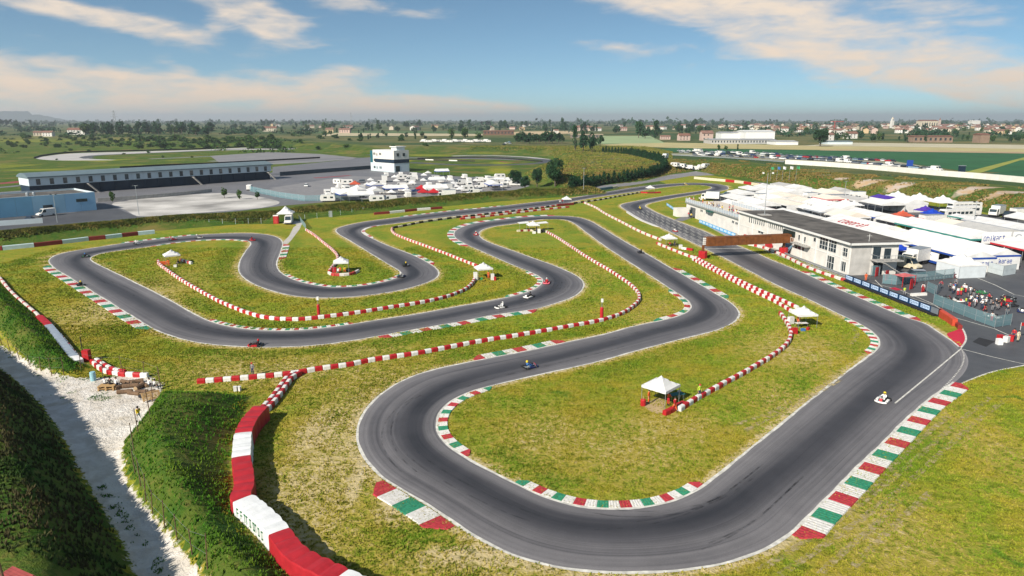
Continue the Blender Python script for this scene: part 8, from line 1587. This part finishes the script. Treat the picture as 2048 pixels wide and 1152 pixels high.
def screen(P, Z):
    zc = P[:, 1] * CP + (CAM_H - Z) * SP; yc = (CAM_H - Z) * CP - P[:, 1] * SP; return 1024 + FPX * P[:, 0] / zc, 576 + FPX * yc / zc
def pool(n, x0, x1, y0, y1): return np.column_stack([rng.uniform(x0, x1, n), rng.uniform(y0, y1, n)])
lane = lambda P: inside(P, [tuple(p) for p in LA[::2]]) ^ inside(P, [tuple(p) for p in LB[::2]])
PAVE = gps([(1921, 694), (1932, 676), (1922, 657), (1894, 668), (1908, 648), (1871, 627), (1694, 558), (1600, 520), (1496, 478), (1415, 452), (1395, 437), (1430, 400), (1470, 386), (1545, 371), (1700, 387), (2048, 441), (2700, 560), (2900, 800), (2300, 690), (2048, 731), (1985, 744), (1950, 756), (1910, 772), (1880, 790), (1850, 800), (1880, 760)])
def build_turf():
    P = np.concatenate([pool(330000, -75, 62, 36, 100), pool(130000, -110, 80, 100, 165)])
    sx, sy = screen(P, 0); P = P[(sx > -60) & (sx < 2110) & (sy < 1180)]
    k = ~lane(P) & ~inside(P, PAVE); P = P[k]; k = (sample('gravel', P) < .35) & (sample('wild', P) < .4); P = P[k]
    dn = vnoise(P[:, 0], P[:, 1], 1.1, 21) * .6 + vnoise(P[:, 0], P[:, 1], .45, 23) * .55 + vnoise(P[:, 0], P[:, 1], 6, 22) * .3 - sample('bare', P) * .55 + sample('lush', P) * .5; P = P[dn > rng.uniform(-.9, .35, len(P))]
    far = P[:, 1] > 95
    tufts('turf_tufts', 'short uneven grass of the infields', P, H(P), np.where(far, .13, .11) * (1 + .5 * sample('lush', P)), np.where(far, .26, .15), grass_material('turf_blades', True), 3, {'bare': sample('bare', P) * .8, 'lush': sample('lush', P)}, .55)
build_turf()
def weed_mat(name, a, b, c):
    m = bpy.data.materials.new(name); m.use_nodes = True; nt = m.node_tree; bs = nt.nodes['Principled BSDF']; N = nt.nodes.new; L = nt.links.new
    geo = N('ShaderNodeNewGeometry'); col = None
    for sc, lo, hi, c2 in ((.45, .38, .62, b), (.16, .48, .66, c)):
        n = N('ShaderNodeTexNoise'); n.inputs['Scale'].default_value = sc; n.inputs['Detail'].default_value = 5; L(geo.outputs['Position'], n.inputs['Vector']); r = N('ShaderNodeMapRange'); L(n.outputs[0], r.inputs[0]); r.inputs[1].default_value = lo; r.inputs[2].default_value = hi
        mx = N('ShaderNodeMixRGB'); L(r.outputs[0], mx.inputs[0]); mx.inputs[2].default_value = c2 + (1,)
        if col is None: mx.inputs[1].default_value = a + (1,)
        else: L(col, mx.inputs[1])
        col = mx.outputs[0]
    L(col, bs.inputs['Base Color']); bs.inputs['Roughness'].default_value = .9; bs.inputs['Specular IOR Level'].default_value = .1; return m
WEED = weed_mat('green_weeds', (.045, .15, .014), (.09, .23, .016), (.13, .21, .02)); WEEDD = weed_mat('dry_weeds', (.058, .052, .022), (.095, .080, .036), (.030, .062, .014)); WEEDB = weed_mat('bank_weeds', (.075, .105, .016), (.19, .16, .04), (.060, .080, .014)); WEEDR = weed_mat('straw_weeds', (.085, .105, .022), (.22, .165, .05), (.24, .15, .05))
WEEDM = weed_mat('mound_weeds', (.10, .145, .02), (.19, .18, .035), (.26, .19, .06))
def build_weeds():
    P = pool(170000, -112, -8, 36, 150); z = H(P); k = (sample('gravel', P) < rng.uniform(.2, .75, len(P))) & (z > rng.uniform(.0, .35, len(P)) ** 1.5); P, z = P[k], z[k]; d, s = seg_dist(P, ROAD_L); left = s < 0
    thin = vnoise(P[:, 0], P[:, 1], 1.7, 71) + .4 * vnoise(P[:, 0], P[:, 1], .6, 72) > rng.uniform(-1.3, .3, len(P)); P, z, d, left = P[thin], z[thin], d[thin], left[thin]
    a = ~left; tufts('tall_weeds', 'rank green weeds covering the mound by the covered wall', P[a], z[a], .24, .10, WEED, 5, None, .5, 'weeds')
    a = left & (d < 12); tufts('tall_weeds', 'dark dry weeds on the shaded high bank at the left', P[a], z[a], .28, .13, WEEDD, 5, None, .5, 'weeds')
    Q = spline(BANK, 1.0); k = rng.integers(0, len(Q), 60000); P = Q[k] + rng.uniform(-6.5, 6.5, (60000, 1)) * np.array([.35, 1.0]) + rng.normal(0, .6, (60000, 2)); P = P[~inside(P, PAVE)]; d, _ = seg_dist(P, BANK); P = P[(d < 7.4) & (rng.uniform(0, 1, len(d)) < .35 + .65 * (vnoise(P[:, 0], P[:, 1], 3, 31) > -.2))]
    tufts('long_grass', 'long uncut grass on the bank between the circuits', P, H(P), .42, .38, WEEDB, 3, None, .6)
    P = pool(140000, 20, 230, 210, 460); z = H(P); dT, _ = seg_dist(P, TOE); k = (z > .25) & (z < 4.9) & (vnoise(P[:, 0], P[:, 1], 5, 33) > rng.uniform(-1.2, .5, len(P))); P, z = P[k], z[k]
    k = sample('scar', P) < rng.uniform(.1, .9, len(P)); tufts('long_grass', 'straw coloured rough grass on the earth bank below the white wall', P[k], z[k], .6, .75, WEEDR, 3, None, .5)
    P = pool(60000, -40, 130, 330, 700); z = H(P); sx, sy = screen(P, z); k = (sx > 850) & (sx < 1345) & (sy > 268) & (sy < 378) & (z > 1.0) & (vnoise(P[:, 0], P[:, 1], 8, 34) > rng.uniform(-1, .6, len(P))); P, z = P[k], z[k]
    tufts('long_grass', 'rough grass and scrub on the wild mound inside the hedge', P, z, .55, .8, WEEDM, 3, None, .5)
    # little weeds down the middle of the gravel road and along its edges
    M_ = spline(gps([(200, 970), (222, 1004), (250, 1050), (280, 1090), (310, 1125), (330, 1150)]), .05); P = M_[rng.integers(0, len(M_), 800)] + rng.normal(0, .26, (800, 2)); P = P[vnoise(P[:, 0], P[:, 1], .6, 41) > .05]
    e = np.concatenate([spline(gps([(80, 746), (160, 756), (250, 754), (300, 760)]), .05), spline(gps([(100, 800), (150, 790), (220, 800)]), .05)]); E_ = e[rng.integers(0, len(e), 1500)] + rng.normal(0, .7, (1500, 2)); E_ = E_[vnoise(E_[:, 0], E_[:, 1], 1.2, 42) > .15]; P = np.concatenate([P, E_])
    tufts('road_weeds', 'scattered weeds growing on the gravel road', P, H(P), .12, .08, WEED, 4, None, .5, 'weeds')
build_weeds()
# wheel ruts pressed into the turf, bare soil showing in patches
def ruts():
    m = bpy.data.materials.new('rut_soil'); m.use_nodes = True; nt = m.node_tree; b = nt.nodes['Principled BSDF']; N = nt.nodes.new; L = nt.links.new; b.inputs['Base Color'].default_value = (.40, .32, .16, 1); b.inputs['Roughness'].default_value = .95
    geo = N('ShaderNodeNewGeometry'); n = N('ShaderNodeTexNoise'); n.inputs['Scale'].default_value = 1.3; n.inputs['Detail'].default_value = 6; n.inputs['Roughness'].default_value = .7; L(geo.outputs['Position'], n.inputs['Vector']); r = N('ShaderNodeMapRange'); L(n.outputs[0], r.inputs[0]); r.inputs[1].default_value = .46; r.inputs[2].default_value = .62; L(r.outputs[0], b.inputs['Alpha'])
    for px in ([(2010, 800), (1960, 838), (1900, 890), (1820, 962), (1720, 1040), (1620, 1110), (1560, 1150)], [(1980, 795), (1925, 838), (1860, 893), (1780, 962), (1690, 1030), (1600, 1090), (1520, 1140)], [(1900, 830), (1840, 880), (1790, 930), (1740, 985), (1690, 1015)], [(1800, 1000), (1740, 1060), (1680, 1110), (1640, 1150)], [(1860, 985), (1800, 1040), (1750, 1090), (1700, 1140)], [(1690, 745), (1640, 775), (1590, 800), (1530, 830), (1470, 850)], [(1680, 760), (1620, 795), (1560, 825), (1490, 862)], [(1700, 690), (1712, 676), (1714, 665), (1700, 655)]):
        strip('wheel_rut', spline(gps(px), .6), .55, .035, m)
ruts()
# ------------------------------------------------------------------ air
def haze(density):
    me = MB().box(-24000, 24000, -600, 27000, -1.5, 205).mesh('haze', []); o = O('haze', me); m = bpy.data.materials.new('haze_air'); m.use_nodes = True; nt = m.node_tree; nt.nodes.remove(nt.nodes['Principled BSDF'])
    v = nt.nodes.new('ShaderNodeVolumePrincipled'); v.inputs['Color'].default_value = (.78, .84, .90, 1); v.inputs['Density'].default_value = density; v.inputs['Anisotropy'].default_value = .2; nt.links.new(v.outputs[0], nt.nodes['Material Output'].inputs['Volume']); me.materials.append(m); tag(o, 'thin summer haze over the plain', 'haze', None, 'stuff')
haze(.00010)
